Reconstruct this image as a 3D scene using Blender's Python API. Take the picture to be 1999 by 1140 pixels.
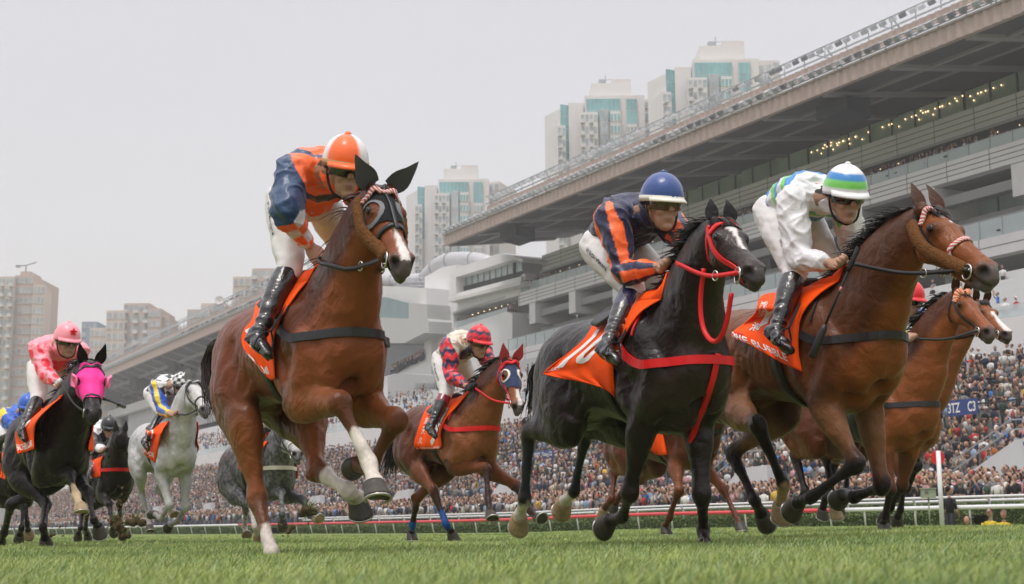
import bpy, math, random
import numpy as np
from math import sin, cos, pi, radians as R, tan, atan2, sqrt
from mathutils import Vector as V, Matrix
from mathutils.bvhtree import BVHTree
sc = bpy.context.scene
for o in list(bpy.data.objects): bpy.data.objects.remove(o)
# ------------------------------------------------------------------ camera
FPX = 2777.0; TILT = R(9.49); ROLL = R(0.40); CAM = np.array((0., 0., .15))
_f = np.array((0, cos(TILT), sin(TILT))); _u0 = np.array((0, -sin(TILT), cos(TILT))); _r0 = np.array((1., 0, 0))
_u = _u0*cos(ROLL)+_r0*sin(ROLL); _r = _r0*cos(ROLL)-_u0*sin(ROLL)
cd = bpy.data.cameras.new('camera'); cam = bpy.data.objects.new('camera', cd); sc.collection.objects.link(cam)
cam.matrix_world = Matrix(((_r[0], _u[0], -_f[0], CAM[0]), (_r[1], _u[1], -_f[1], CAM[1]), (_r[2], _u[2], -_f[2], CAM[2]), (0, 0, 0, 1)))
cd.sensor_width = 36; cd.lens = FPX/1999*36; cd.clip_start = .05; cd.clip_end = 6000
cd.dof.use_dof = True; cd.dof.focus_distance = 9.0; cd.dof.aperture_fstop = 6.3
sc.camera = cam
# ------------------------------------------------------------------ overcast daylight
w = bpy.data.worlds.new('World'); sc.world = w; w.use_nodes = True
nt = w.node_tree; nt.nodes.clear()
SUN_EL, SUN_AZ = R(68), R(200)
out = nt.nodes.new('ShaderNodeOutputWorld'); bg = nt.nodes.new('ShaderNodeBackground'); bg2 = nt.nodes.new('ShaderNodeBackground')
sky = nt.nodes.new('ShaderNodeTexSky'); sky.sky_type = 'NISHITA'; sky.sun_disc = False
sky.sun_elevation = SUN_EL; sky.sun_rotation = SUN_AZ; sky.dust_density = 4; sky.air_density = 1.5
bg.inputs[1].default_value = .05; nt.links.new(sky.outputs[0], bg.inputs[0])
# the cloud deck: an even grey-white layer, brighter overhead than at the horizon
tc = nt.nodes.new('ShaderNodeTexCoord'); sx = nt.nodes.new('ShaderNodeSeparateXYZ'); cr = nt.nodes.new('ShaderNodeValToRGB')
nt.links.new(tc.outputs['Generated'], sx.inputs[0]); nt.links.new(sx.outputs[2], cr.inputs[0])
e = cr.color_ramp.elements; e[0].position = 0.0; e[0].color = (.606, .567, .560, 1); e[1].position = .40; e[1].color = (.606, .563, .558, 1)
for p_, c_ in ((.12, (.610, .570, .563, 1)), (.65, (1.02, .97, .95, 1)), (1.0, (1.50, 1.42, 1.40, 1))):
    q = e.new(p_); q.color = c_
ns = nt.nodes.new('ShaderNodeTexNoise'); ns.inputs['Scale'].default_value = 2.2; ns.inputs['Detail'].default_value = 4
mp = nt.nodes.new('ShaderNodeMapping'); mp.inputs['Scale'].default_value = (1, 1, 3.2)
nt.links.new(tc.outputs['Generated'], mp.inputs[0]); nt.links.new(mp.outputs[0], ns.inputs[0])
mr = nt.nodes.new('ShaderNodeMapRange'); mr.inputs[3].default_value = .955; mr.inputs[4].default_value = 1.04; nt.links.new(ns.outputs[0], mr.inputs[0])
mx = nt.nodes.new('ShaderNodeVectorMath'); mx.operation = 'SCALE'
nt.links.new(cr.outputs[0], mx.inputs[0]); nt.links.new(mr.outputs[0], mx.inputs['Scale']); nt.links.new(mx.outputs[0], bg2.inputs[0]); bg2.inputs[1].default_value = 1.08
ad = nt.nodes.new('ShaderNodeAddShader'); nt.links.new(bg.outputs[0], ad.inputs[0]); nt.links.new(bg2.outputs[0], ad.inputs[1]); nt.links.new(ad.outputs[0], out.inputs[0])
sl = bpy.data.lights.new('sun', 'SUN'); sl.energy = 1.5; sl.angle = R(11); sl.color = (1, .97, .93)
so = bpy.data.objects.new('sun', sl); sc.collection.objects.link(so)
# high sun behind the camera's left shoulder, veiled by cloud
so.rotation_euler = V((-(cos(SUN_EL)*sin(R(-35))), cos(SUN_EL)*cos(R(-35)), -sin(SUN_EL))).to_track_quat('-Z', 'Y').to_euler()
sc.view_settings.view_transform = 'Standard'; sc.view_settings.look = 'None'; sc.view_settings.exposure = 0.0; sc.view_settings.gamma = 1
sc.cycles.max_bounces = 6; sc.cycles.diffuse_bounces = 3; sc.cycles.glossy_bounces = 3; sc.cycles.transmission_bounces = 4; sc.cycles.transparent_max_bounces = 8
sc.cycles.volume_bounces = 0
# ------------------------------------------------------------------ helpers
def nrm(v):
    v = np.asarray(v, float); return v/(np.linalg.norm(v)+1e-12)
def ray(px, py):
    return _f+(px-999.5)/FPX*_r+(570-py)/FPX*_u
def P(px, py, Y):
    d = ray(px, py); return CAM+d*(Y/d[1])
def proj(p):
    q = np.asarray(p)-CAM; z = q@_f; return 999.5+FPX*(q@_r)/z, 570-FPX*(q@_u)/z
def gz(x): return .066*(1+np.tanh((x-1.8)/2.5))
def tag(o, label=None, cat=None, group=None, kind=None):
    if label: o['label'] = label
    if cat: o['category'] = cat
    if group: o['group'] = group
    if kind: o['kind'] = kind
    return o
def empty(name, loc, label=None, cat=None, group=None):
    o = bpy.data.objects.new(name, None); o.location = tuple(loc); o.empty_display_size = .2
    sc.collection.objects.link(o); bpy.context.view_layer.update() if 0 else None
    return tag(o, label, cat, group)
def setpar(o, p):
    # children keep world-space vertices: cancel the parent's offset
    o.parent = p
    q = p; off = V((0, 0, 0))
    while q is not None: off += q.location; q = q.parent
    o.matrix_parent_inverse = Matrix.Identity(4); o.location = o.location-off
def mesh_from(verts, faces, name, smooth=True):
    me = bpy.data.meshes.new(name); verts = np.asarray(verts, np.float32)
    me.vertices.add(len(verts)); me.vertices.foreach_set('co', verts.ravel())
    if isinstance(faces, np.ndarray) and faces.ndim == 2:
        n, k = faces.shape; me.loops.add(n*k); me.loops.foreach_set('vertex_index', faces.ravel().astype(np.int32))
        me.polygons.add(n); me.polygons.foreach_set('loop_start', np.arange(0, n*k, k, dtype=np.int32))
    else:
        tot = sum(len(f) for f in faces); flat = np.fromiter((i for f in faces for i in f), np.int32, tot)
        st = np.zeros(len(faces), np.int32); st[1:] = np.cumsum([len(f) for f in faces])[:-1]
        me.loops.add(tot); me.loops.foreach_set('vertex_index', flat); me.polygons.add(len(faces)); me.polygons.foreach_set('loop_start', st)
    me.update(calc_edges=True); me.validate()
    me.polygons.foreach_set('use_smooth', np.full(len(me.polygons), smooth)); me.update()
    return me
def setcol(me, cols):
    a = me.color_attributes.new('Col', 'FLOAT_COLOR', 'POINT'); c = np.ones((len(me.vertices), 4), np.float32); c[:, :3] = cols; a.data.foreach_set('color', c.ravel())
def obj(name, verts, faces, mat, parent=None, smooth=True, cols=None, origin=None):
    verts = np.asarray(verts, float)
    if origin is not None: verts = verts-np.asarray(origin)
    me = mesh_from(verts, faces, name, smooth)
    if cols is not None: setcol(me, cols)
    for m in (mat if isinstance(mat, (list, tuple)) else [mat]): me.materials.append(m)
    o = bpy.data.objects.new(name, me); sc.collection.objects.link(o)
    if origin is not None: o.location = tuple(origin)
    if parent is not None: setpar(o, parent)
    return o
class MB:
    """collects shapes into one mesh"""
    def __init__(s): s.v = []; s.f = []; s.c = []; s.n = 0; s.m = []
    def add(s, v, f, col=None, mi=0):
        v = np.asarray(v, float); s.v.append(v); s.f += [tuple(int(i)+s.n for i in q) for q in f]; s.n += len(v); s.m += [mi]*len(f)
        s.c.append(np.tile(np.asarray(col if col is not None else (1, 1, 1), float), (len(v), 1)) if col is None or np.ndim(col) == 1 else np.asarray(col)); return s
    def box(s, c, h, ax=None, col=None, mi=0):
        """centre, half sizes, three axes"""
        ax = np.eye(3) if ax is None else np.asarray(ax); v = [np.asarray(c)+sum(ax[i]*h[i]*sg[i] for i in range(3)) for sg in [(-1,-1,-1),(1,-1,-1),(1,1,-1),(-1,1,-1),(-1,-1,1),(1,-1,1),(1,1,1),(-1,1,1)]]
        return s.add(v, [(0,3,2,1),(4,5,6,7),(0,1,5,4),(1,2,6,5),(2,3,7,6),(3,0,4,7)], col, mi)
    def hexa(s, v, col=None, mi=0):
        return s.add(v, [(0,3,2,1),(4,5,6,7),(0,1,5,4),(1,2,6,5),(2,3,7,6),(3,0,4,7)], col, mi)
    def tube(s, pts, r, n=8, col=None, mi=0, cap=True):
        v, f = tube_vf(pts, r, n, cap); return s.add(v, f, col, mi)
    def build(s, name, mat, parent=None, smooth=False, cols=False, origin=None):
        v = np.concatenate(s.v); o = obj(name, v, s.f, mat, parent, smooth, np.concatenate(s.c) if cols else None, origin)
        if any(s.m): o.data.polygons.foreach_set('material_index', np.array(s.m, np.int32)); o.data.update()
        return o
def frames(pts, ref=None):
    pts = np.asarray(pts, float); t = np.gradient(pts, axis=0); t /= np.linalg.norm(t, axis=1)[:, None]+1e-12
    out = []; b = np.asarray(ref if ref is not None else ((0, 0, 1) if abs(t[0][2]) < .9 else (1, 0, 0)), float)
    for i in range(len(pts)):
        bb = (ref[i] if ref is not None and np.ndim(ref) == 2 else (b if ref is None else np.asarray(ref)))
        bb = nrm(bb-t[i]*(bb@t[i])); a = np.cross(t[i], bb); out.append((a, bb)); b = bb
    return t, out
def tube_vf(pts, r, n=8, cap=True):
    pts = np.asarray(pts, float)
    if len(pts) < 2: pts = np.array([pts[0], pts[0]+1e-3])
    r = np.broadcast_to(r, (len(pts),)); t, fr = frames(pts); v = []; f = []
    for i, (a, b) in enumerate(fr):
        for k in range(n):
            g = 2*pi*k/n; v.append(pts[i]+r[i]*(cos(g)*a+sin(g)*b))
    for i in range(len(pts)-1):
        for k in range(n): f.append((i*n+k, i*n+(k+1) % n, (i+1)*n+(k+1) % n, (i+1)*n+k))
    if cap: f.append(tuple(range(n))[::-1]); f.append(tuple((len(pts)-1)*n+k for k in range(n)))
    return np.array(v), f
def spline(pts, n):
    """Catmull-Rom through rows (any columns)"""
    p = np.asarray(pts, float)
    if len(p) == 2: return p[0]+(p[1]-p[0])*np.linspace(0, 1, n)[:, None]
    q = np.vstack([2*p[0]-p[1], p, 2*p[-1]-p[-2]]); m = len(p)-1; o = []
    for x in np.linspace(0, m-1e-9, n):
        i = int(x); t = x-i; a, b, c, d = q[i:i+4]
        o.append(.5*((2*b)+(-a+c)*t+(2*a-5*b+4*c-d)*t*t+(-a+3*b-3*c+d)*t**3))
    return np.array(o)
def loft(pts, ra, rb, side, n=20, sub=5, sq=1.0):
    """closed organic limb: ra = radius across (in plane), rb = radius along `side`; ends rounded"""
    ra = np.broadcast_to(ra, (len(pts),)); rb = np.broadcast_to(rb, (len(pts),))
    sd = np.asarray(side, float); sd = np.tile(sd, (len(pts), 1)) if sd.ndim == 1 else sd
    d = spline(np.column_stack([pts, ra, rb, sd]), (len(pts)-1)*sub+1)
    p, a_, b_, s_ = d[:, :3], np.maximum(d[:, 3], .003), np.maximum(d[:, 4], .003), d[:, 5:8]
    t0 = nrm(p[0]-p[1]); t1 = nrm(p[-1]-p[-2]); A = [];
    for g in (.25, .6, .9): A.append((g,))
    pre = [(p[0]+t0*min(a_[0], b_[0])*sin(g*pi/2)*.8, a_[0]*cos(g*pi/2), b_[0]*cos(g*pi/2), s_[0]) for (g,) in A[::-1]]
    post = [(p[-1]+t1*min(a_[-1], b_[-1])*sin(g*pi/2)*.8, a_[-1]*cos(g*pi/2), b_[-1]*cos(g*pi/2), s_[-1]) for (g,) in A]
    rows = pre+list(zip(p, a_, b_, s_))+post; pp = np.array([r[0] for r in rows]); t = np.gradient(pp, axis=0)
    v = []; f = []
    for i, (c, ra_, rb_, s) in enumerate(rows):
        tt = nrm(t[i]); b = nrm(s-tt*(s@tt)); a = np.cross(b, tt)
        for k in range(n):
            g = 2*pi*k/n; v.append(c+a*ra_*cos(g)+b*rb_*sin(g))
    m = len(rows)
    for i in range(m-1):
        for k in range(n): f.append((i*n+k, i*n+(k+1) % n, (i+1)*n+(k+1) % n, (i+1)*n+k))
    f.append(tuple(range(n))[::-1]); f.append(tuple((m-1)*n+k for k in range(n)))
    return np.array(v), f
def ellipsoid(c, ax, n=12):
    """ax: 3 scaled axis vectors"""
    v = []; f = []; m = n
    for i in range(m+1):
        th = pi*(i+.02 if i == 0 else i-.02 if i == m else i)/m
        for k in range(n):
            g = 2*pi*k/n; v.append(np.asarray(c)+ax[0]*sin(th)*cos(g)+ax[1]*sin(th)*sin(g)+ax[2]*cos(th))
    for i in range(m):
        for k in range(n): f.append((i*n+k, (i+1)*n+k, (i+1)*n+(k+1) % n, i*n+(k+1) % n))
    f.append(tuple(range(n))); f.append(tuple(m*n+k for k in range(n))[::-1])
    return np.array(v), f
def smooth_mesh(v, quads, it=8, lam=.5, mu=-.52, w=None):
    e = np.concatenate([quads[:, [0, 1]], quads[:, [1, 2]], quads[:, [2, 3]], quads[:, [3, 0]]]); n = len(v)
    a = np.concatenate([e[:, 0], e[:, 1]]); b = np.concatenate([e[:, 1], e[:, 0]]); deg = np.bincount(a, minlength=n)[:, None]+1e-9
    for i in range(it):
        for l in ((lam, mu) if mu else (lam,)):
            m = np.column_stack([np.bincount(a, v[b, k], n) for k in range(3)])/deg
            dd = (m-v)*l
            if w is not None: dd *= w[:, None]
            v = v+dd
    return v
def remesh(pieces, voxel, it=6, pre=0):
    mb = MB()
    for v, f in pieces: mb.add(v, f)
    V0 = np.concatenate(mb.v); me = mesh_from(V0, mb.f, 'tmp'); o = bpy.data.objects.new('tmp', me); sc.collection.objects.link(o)
    md = o.modifiers.new('r', 'REMESH'); md.mode = 'VOXEL'; md.voxel_size = voxel; md.adaptivity = 0
    bpy.context.view_layer.update()
    ev = o.evaluated_get(bpy.context.evaluated_depsgraph_get()); m2 = ev.to_mesh()
    v = np.empty(len(m2.vertices)*3, np.float32); m2.vertices.foreach_get('co', v); v = v.reshape(-1, 3).astype(float)
    q = np.empty(len(m2.loops), np.int32); m2.loops.foreach_get('vertex_index', q); q = q.reshape(-1, 4)
    ev.to_mesh_clear(); bpy.data.objects.remove(o); bpy.data.meshes.remove(me)
    if pre: v = smooth_mesh(v, q, pre, .5, 0)
    return smooth_mesh(v, q, it), q
def vnormals(v, q):
    n = np.cross(v[q[:, 2]]-v[q[:, 0]], v[q[:, 3]]-v[q[:, 1]]); o = np.zeros_like(v)
    for k in range(4):
        for j in range(3): o[:, j] += np.bincount(q[:, k], n[:, j], len(v))
    return o/(np.linalg.norm(o, axis=1)[:, None]+1e-12)
def bvh(v, q): return BVHTree.FromPolygons([tuple(x) for x in v], [tuple(int(i) for i in x) for x in q])
def vnoise(p, seed=0):
    """cheap smooth noise in -1..1 from summed sines"""
    r = np.random.RandomState(seed); o = np.zeros(len(p))
    for i in range(9):
        k = r.randn(3)*(1+.35*i); o += np.sin(p@k+r.rand()*6.28)/(1+.25*i)
    return o/3.2
def sst(x, a, b):
    t = np.clip((x-a)/(b-a), 0, 1); return t*t*(3-2*t)
# ------------------------------------------------------------------ materials
MATS = {}
def mat(name, col=(.5, .5, .5), rough=.6, spec=.5, metal=0, bump=0, bscale=30, var=0, vscale=5, attr=False, sheen=0, coat=0, alpha=1, stretch=None, bdist=.01, trans=0, emit=None, coords='Object'):
    if name in MATS: return MATS[name]
    m = bpy.data.materials.new(name); m.use_nodes = True; MATS[name] = m; t = m.node_tree; b = t.nodes['Principled BSDF']; L = t.links.new
    b.inputs['Roughness'].default_value = rough; b.inputs['Metallic'].default_value = metal; b.inputs['Specular IOR Level'].default_value = spec
    b.inputs['Sheen Weight'].default_value = sheen; b.inputs['Coat Weight'].default_value = coat; b.inputs['Coat Roughness'].default_value = .25; b.inputs['Alpha'].default_value = alpha; b.inputs['Transmission Weight'].default_value = trans
    tcn = t.nodes.new('ShaderNodeTexCoord'); src = tcn.outputs[coords]
    if stretch:
        mm = t.nodes.new('ShaderNodeMapping'); mm.inputs['Scale'].default_value = stretch; L(src, mm.inputs[0]); src = mm.outputs[0]
    c = None
    if attr:
        a = t.nodes.new('ShaderNodeAttribute'); a.attribute_name = 'Col'; c = a.outputs['Color']
    else:
        rgb = t.nodes.new('ShaderNodeRGB'); rgb.outputs[0].default_value = (*col, 1); c = rgb.outputs[0]
    if var:
        n = t.nodes.new('ShaderNodeTexNoise'); n.inputs['Scale'].default_value = vscale; n.inputs['Detail'].default_value = 5; n.inputs['Roughness'].default_value = .6; L(src, n.inputs[0])
        r = t.nodes.new('ShaderNodeMapRange'); r.inputs[1].default_value = .25; r.inputs[2].default_value = .75; r.inputs[3].default_value = 1-var; r.inputs[4].default_value = 1+var; L(n.outputs[0], r.inputs[0])
        s = t.nodes.new('ShaderNodeVectorMath'); s.operation = 'SCALE'; L(c, s.inputs[0]); L(r.outputs[0], s.inputs['Scale']); c = s.outputs[0]
        rr = t.nodes.new('ShaderNodeMapRange'); rr.inputs[3].default_value = max(.05, rough-.08); rr.inputs[4].default_value = min(1, rough+.08); L(n.outputs[0], rr.inputs[0]); L(rr.outputs[0], b.inputs['Roughness'])
    L(c, b.inputs['Base Color'])
    if bump:
        n = t.nodes.new('ShaderNodeTexNoise'); n.inputs['Scale'].default_value = bscale; n.inputs['Detail'].default_value = 3; L(src, n.inputs[0])
        bu = t.nodes.new('ShaderNodeBump'); bu.inputs['Strength'].default_value = bump; bu.inputs['Distance'].default_value = bdist; L(n.outputs[0], bu.inputs['Height']); L(bu.outputs[0], b.inputs['Normal'])
    if emit: b.inputs['Emission Color'].default_value = (*emit[0], 1); b.inputs['Emission Strength'].default_value = emit[1]
    return m
def srgb(r, g, b):
    f = lambda x: (x/255/12.92 if x/255 < .04045 else ((x/255+.055)/1.055)**2.4)
    return (f(r), f(g), f(b))
def LOG(*a): pass
def text_mesh(s, bold=0):
    c = bpy.data.curves.new('t', 'FONT'); c.body = s; c.size = 1; c.align_x = 'CENTER'; c.align_y = 'CENTER'; c.offset = bold; c.resolution_u = 3
    o = bpy.data.objects.new('t', c); sc.collection.objects.link(o); bpy.context.view_layer.update(); ev = o.evaluated_get(bpy.context.evaluated_depsgraph_get()); me = ev.to_mesh()
    v = np.array([tuple(x.co) for x in me.vertices]); f = [tuple(p.vertices) for p in me.polygons]; ev.to_mesh_clear(); bpy.data.objects.remove(o)
    if len(v): 
        mn, mx_ = v.min(0), v.max(0); v[:, 0] = (v[:, 0]-(mn[0]+mx_[0])/2)/(mx_[0]-mn[0]); v[:, 1] = (v[:, 1]-(mn[1]+mx_[1])/2)/(mx_[1]-mn[1])   # unit box, centred
    # cut long faces so the letters can follow a curved cloth
    import bmesh
    bm = bmesh.new(); vs = [bm.verts.new((*x[:2], 0)) for x in v]
    for q in f:
        try: bm.faces.new([vs[i] for i in q])
        except ValueError: pass
    bmesh.ops.triangulate(bm, faces=bm.faces[:])
    for a, nrm_ in ((i/8-.5, (1, 0, 0)) for i in range(1, 8)):
        bmesh.ops.bisect_plane(bm, geom=bm.verts[:]+bm.edges[:]+bm.faces[:], plane_co=(a, 0, 0), plane_no=nrm_)
    for i in range(1, 4): bmesh.ops.bisect_plane(bm, geom=bm.verts[:]+bm.edges[:]+bm.faces[:], plane_co=(0, i/4-.5, 0), plane_no=(0, 1, 0))
    bm.verts.index_update(); v = np.array([tuple(x.co) for x in bm.verts]); f = [tuple(x.index for x in p.verts) for p in bm.faces]; bm.free()
    return v, f
_txt = {}
def text_cached(s, bold=0):
    if (s, bold) not in _txt: _txt[(s, bold)] = text_mesh(s, bold)
    return _txt[(s, bold)]
# ================================================================== ground, turf, rails
RAILDIR = nrm((-sin(R(31.5)), cos(R(31.5)), 0)); RAILN = nrm((cos(R(31.5)), sin(R(31.5)), 0)); RAIL0 = np.array((15.05, 42.0, 0))
def railp(t, n=0, z=0): return RAIL0+RAILDIR*t+RAILN*n+np.array((0, 0, z))
def build_ground():
    xs = np.concatenate([[-2500, -900, -300, -120, -60, -30], np.arange(-20, 20.1, .5), [26, 40, 80, 160, 400, 1000, 2500]]); ys = np.concatenate([[-400, -50, -5], np.arange(0, 20, 1), [25, 35, 60, 100, 200, 400, 900, 2000, 4000]])
    v = [(x, y, gz(x)) for y in ys for x in xs]; m = len(xs); f = [(i*m+j, i*m+j+1, (i+1)*m+j+1, (i+1)*m+j) for i in range(len(ys)-1) for j in range(m-1)]
    M = mat('turf_soil', (.15, .19, .06), .95, .1, var=.35, vscale=1.3, bump=.6, bscale=40); tag(obj('ground', v, f, M), kind='structure')
def grass():
    rs = np.random.RandomState(4); Vv = []; Ff = []; Cc = []; n0 = 0
    zones = [(1.9, 3.2, 17000, .5), (3.2, 5.5, 9500, .62), (5.5, 9, 3800, .85), (9, 15, 1300, 1.3), (15, 27, 320, 2.0), (27, 43, 80, 3.2)]
    for y0, y1, den, wk in zones:
        hw = .375; area = hw*2*(y1*y1-y0*y0)/2; n = int(area*den); y = np.sqrt(rs.rand(n)*(y1*y1-y0*y0)+y0*y0); x = (rs.rand(n)*2-1)*hw*y
        # stay on the track side of the rail
        ok = ((np.column_stack([x, y])-RAIL0[:2])@RAILN[:2]) < -.4; x, y = x[ok], y[ok]; n = len(x)
        P0 = np.column_stack([x, y, gz(x)]); patch = vnoise(np.column_stack([x*1.1, y*.7, x*0]), 31); fine = vnoise(np.column_stack([x*6, y*4, x*0]), 32)
        h = (.024+.024*rs.rand(n)+.006*patch+.006*fine)*(1+.25*(wk > 2)); tall = rs.rand(n) < .025; h[tall] *= 1.5
        a = rs.rand(n)*2*pi; lean = np.column_stack([np.cos(a), np.sin(a), np.zeros(n)])*(h*(.25+.55*rs.rand(n)))[:, None]; lean[:, 0] += h*.22
        wd = (.0016+.0012*rs.rand(n))*wk; b = rs.rand(n)*pi; wv = np.column_stack([np.cos(b)*wd, np.sin(b)*wd*.4, np.zeros(n)])
        p0 = P0-wv; p1 = P0+wv; m = P0+lean*.35+np.column_stack([np.zeros((n, 2)), h*.62]); p2 = m+wv*.75; p3 = m-wv*.75; tp = P0+lean+np.column_stack([np.zeros((n, 2)), h*(.95)])
        V_ = np.stack([p0, p1, p2, p3, tp], 1).reshape(-1, 3); base = n0+np.arange(n)*5; F1 = np.column_stack([base, base+1, base+2, base+3]); F2 = np.column_stack([base+3, base+2, base+4, base+4])
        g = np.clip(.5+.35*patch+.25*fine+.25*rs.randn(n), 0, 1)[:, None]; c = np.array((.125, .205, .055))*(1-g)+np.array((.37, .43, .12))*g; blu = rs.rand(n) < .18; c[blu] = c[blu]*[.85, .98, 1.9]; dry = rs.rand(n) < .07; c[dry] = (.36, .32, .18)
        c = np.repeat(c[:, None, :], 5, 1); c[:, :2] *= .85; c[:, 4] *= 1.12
        Vv.append(V_); Ff.append(F1); Cc.append(c.reshape(-1, 3)); n0 += n*5; Ff.append(-F2)
    V_ = np.concatenate(Vv); quads = np.concatenate([f for f in Ff if f[0, 1] >= 0 and f.min() >= 0]); tris = -np.concatenate([f for f in Ff if f.max() <= 0])[:, :3]
    me = bpy.data.meshes.new('grass'); me.vertices.add(len(V_)); me.vertices.foreach_set('co', V_.astype(np.float32).ravel())
    nq, nt_ = len(quads), len(tris); loops = np.concatenate([quads.ravel(), tris.ravel()]).astype(np.int32); me.loops.add(len(loops)); me.loops.foreach_set('vertex_index', loops)
    me.polygons.add(nq+nt_); me.polygons.foreach_set('loop_start', np.concatenate([np.arange(nq)*4, nq*4+np.arange(nt_)*3]).astype(np.int32)); me.update(calc_edges=True); setcol(me, np.concatenate(Cc))
    me.polygons.foreach_set('use_smooth', np.ones(nq+nt_, bool))
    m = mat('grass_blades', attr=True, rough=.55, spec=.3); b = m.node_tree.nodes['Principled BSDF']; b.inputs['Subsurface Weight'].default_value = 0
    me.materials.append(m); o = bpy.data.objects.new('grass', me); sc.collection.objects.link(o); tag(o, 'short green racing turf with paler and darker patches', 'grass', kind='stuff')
build_ground(); grass()
M_RWHITE = mat('rail_white', (.72, .72, .74), .35, .5, var=.05, vscale=3); M_RRED = mat('rail_red', srgb(214, 62, 74), .35, .5, var=.06, vscale=3)
def rail(name, label, t0, t1, n, z, r, m, post_step, brace=True, group='running rails of the track', zb=None, postr=.03, curved=False):
    o = empty(name, railp(t0, n, gz(15)), label, 'rail', group); pts = [railp(t, n, z+gz(railp(t)[0])) for t in np.linspace(t0, t1, 30)]
    mb = MB(); mb.tube(pts, r, 10); mb.build('top_rail', m, o, smooth=True); k = 0
    for t in np.arange(t0+.6, t1, post_step):
        a = railp(t, n, z+gz(railp(t)[0])); mb = MB()
        if curved: q = [a-np.array((0, 0, .02)), a+RAILN*.10+np.array((0, 0, -.02))*1, a+RAILN*.22-np.array((0, 0, .12)), a+RAILN*.25-np.array((0, 0, z+.1))]
        else: q = [a, railp(t-.10+.35, n+.30, gz(a[0])-.15)]
        mb.tube(q, postr*(1.0), 6); mb.build('post', M_RWHITE, o, smooth=True); k += 1
        if k >= 95: break
rail('running_rail', 'red top rail on slanted white posts beside the turf', 7.6, 64, 0, .60, .070, M_RRED, 2.2)
rail('running_rail', 'white near end of the running rail at the right, thicker looking', -16, 7.5, 0, .60, .072, M_RWHITE, 2.2)
rail('running_rail', 'white far end of the running rail at the left, beyond the grey horses', 64.3, 300, 0, .60, .070, M_RWHITE, 3.0)
rail('outer_rail', 'white outer rail with curved brackets behind the hedge, nearer stretch', -16, 60, 2.6, .98, .045, M_RWHITE, 3.2, curved=True, postr=.045)
rail('outer_rail', 'lower white bar of the outer rail running under the curved brackets', -16, 60, 2.9, .86, .05, M_RWHITE, 60)
def leafy(name, pos_fn, n, size, cols, m, rs, label, cat, kind=None, core=None):
    Pp = pos_fn(n, rs); a = rs.randn(n, 3); a /= np.linalg.norm(a, axis=1)[:, None]; b = np.cross(a, rs.randn(n, 3)); b /= np.linalg.norm(b, axis=1)[:, None]; c = np.cross(a, b); s = size*(.6+.8*rs.rand(n))[:, None]
    v = np.stack([Pp-b*s*.5, Pp+c*s*.3, Pp+b*s*.6, Pp-c*s*.3], 1).reshape(-1, 3); f = np.arange(n*4).reshape(-1, 4); t = rs.rand(n)[:, None]; col = np.array(cols[0])*(1-t)+np.array(cols[1])*t
    o = obj(name, v, f, m, cols=np.repeat(col, 4, 0), smooth=False); tag(o, label, cat, kind=kind); return o
M_LEAF = mat('leaf', attr=True, rough=.55, spec=.3)
def hedgeobj(t0, t1, n0, n1, z1, label, dens=260, seed=1):
    rs = np.random.RandomState(seed); root = empty('hedge', railp(t0, n0, .2), label, 'hedge', 'hedges along the track')
    mb = MB(); m = int((t1-t0)/1.5)+2; ts = np.linspace(t0, t1, m); v = []
    for t in ts:
        g0 = gz(railp(t)[0]); hh = z1-.06+.03*sin(t*1.7); v += [railp(t, n0+.05, g0-.1), railp(t, n0+.05, g0+hh), railp(t, n1-.05, g0+hh), railp(t, n1-.05, g0-.1)]
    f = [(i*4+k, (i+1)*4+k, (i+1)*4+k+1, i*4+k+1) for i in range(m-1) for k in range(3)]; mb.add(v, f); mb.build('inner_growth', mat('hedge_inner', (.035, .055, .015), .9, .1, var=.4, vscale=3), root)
    def pos(n, rs):
        t = t0+(t1-t0)*rs.rand(n)**1.0; top = rs.rand(n) < .45; nn_ = np.where(top, n0+(n1-n0)*rs.rand(n), n0); z = np.where(top, z1, z1*rs.rand(n)); 
        p = RAIL0+np.outer(t, RAILDIR)+np.outer(nn_, RAILN)+rs.randn(n, 3)*.045; p[:, 2] = z+gz(p[:, 0])+rs.randn(n)*.04+.03*np.sin(t*1.7)+.03*np.sin(t*5); return p
    o = leafy('leaves', pos, int((t1-t0)*dens), .075, ((.045, .075, .018), (.14, .20, .045)), M_LEAF, rs, None, None); setpar(o, root)
hedgeobj(-14, 2.2, 1.5, 2.3, .62, 'low clipped hedge behind the white near end of the rail', 420, 1)
hedgeobj(3.4, 60, 1.5, 2.3, .46, 'long low clipped hedge behind the red rail', 300, 2)
hedgeobj(62, 190, 1.5, 2.6, .5, 'far stretch of low hedge behind the white rail at the left', 90, 3)
hedgeobj(-14, 30, 3.6, 4.6, .80, 'taller bright green hedge just in front of the spectators', 260, 4)
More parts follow.
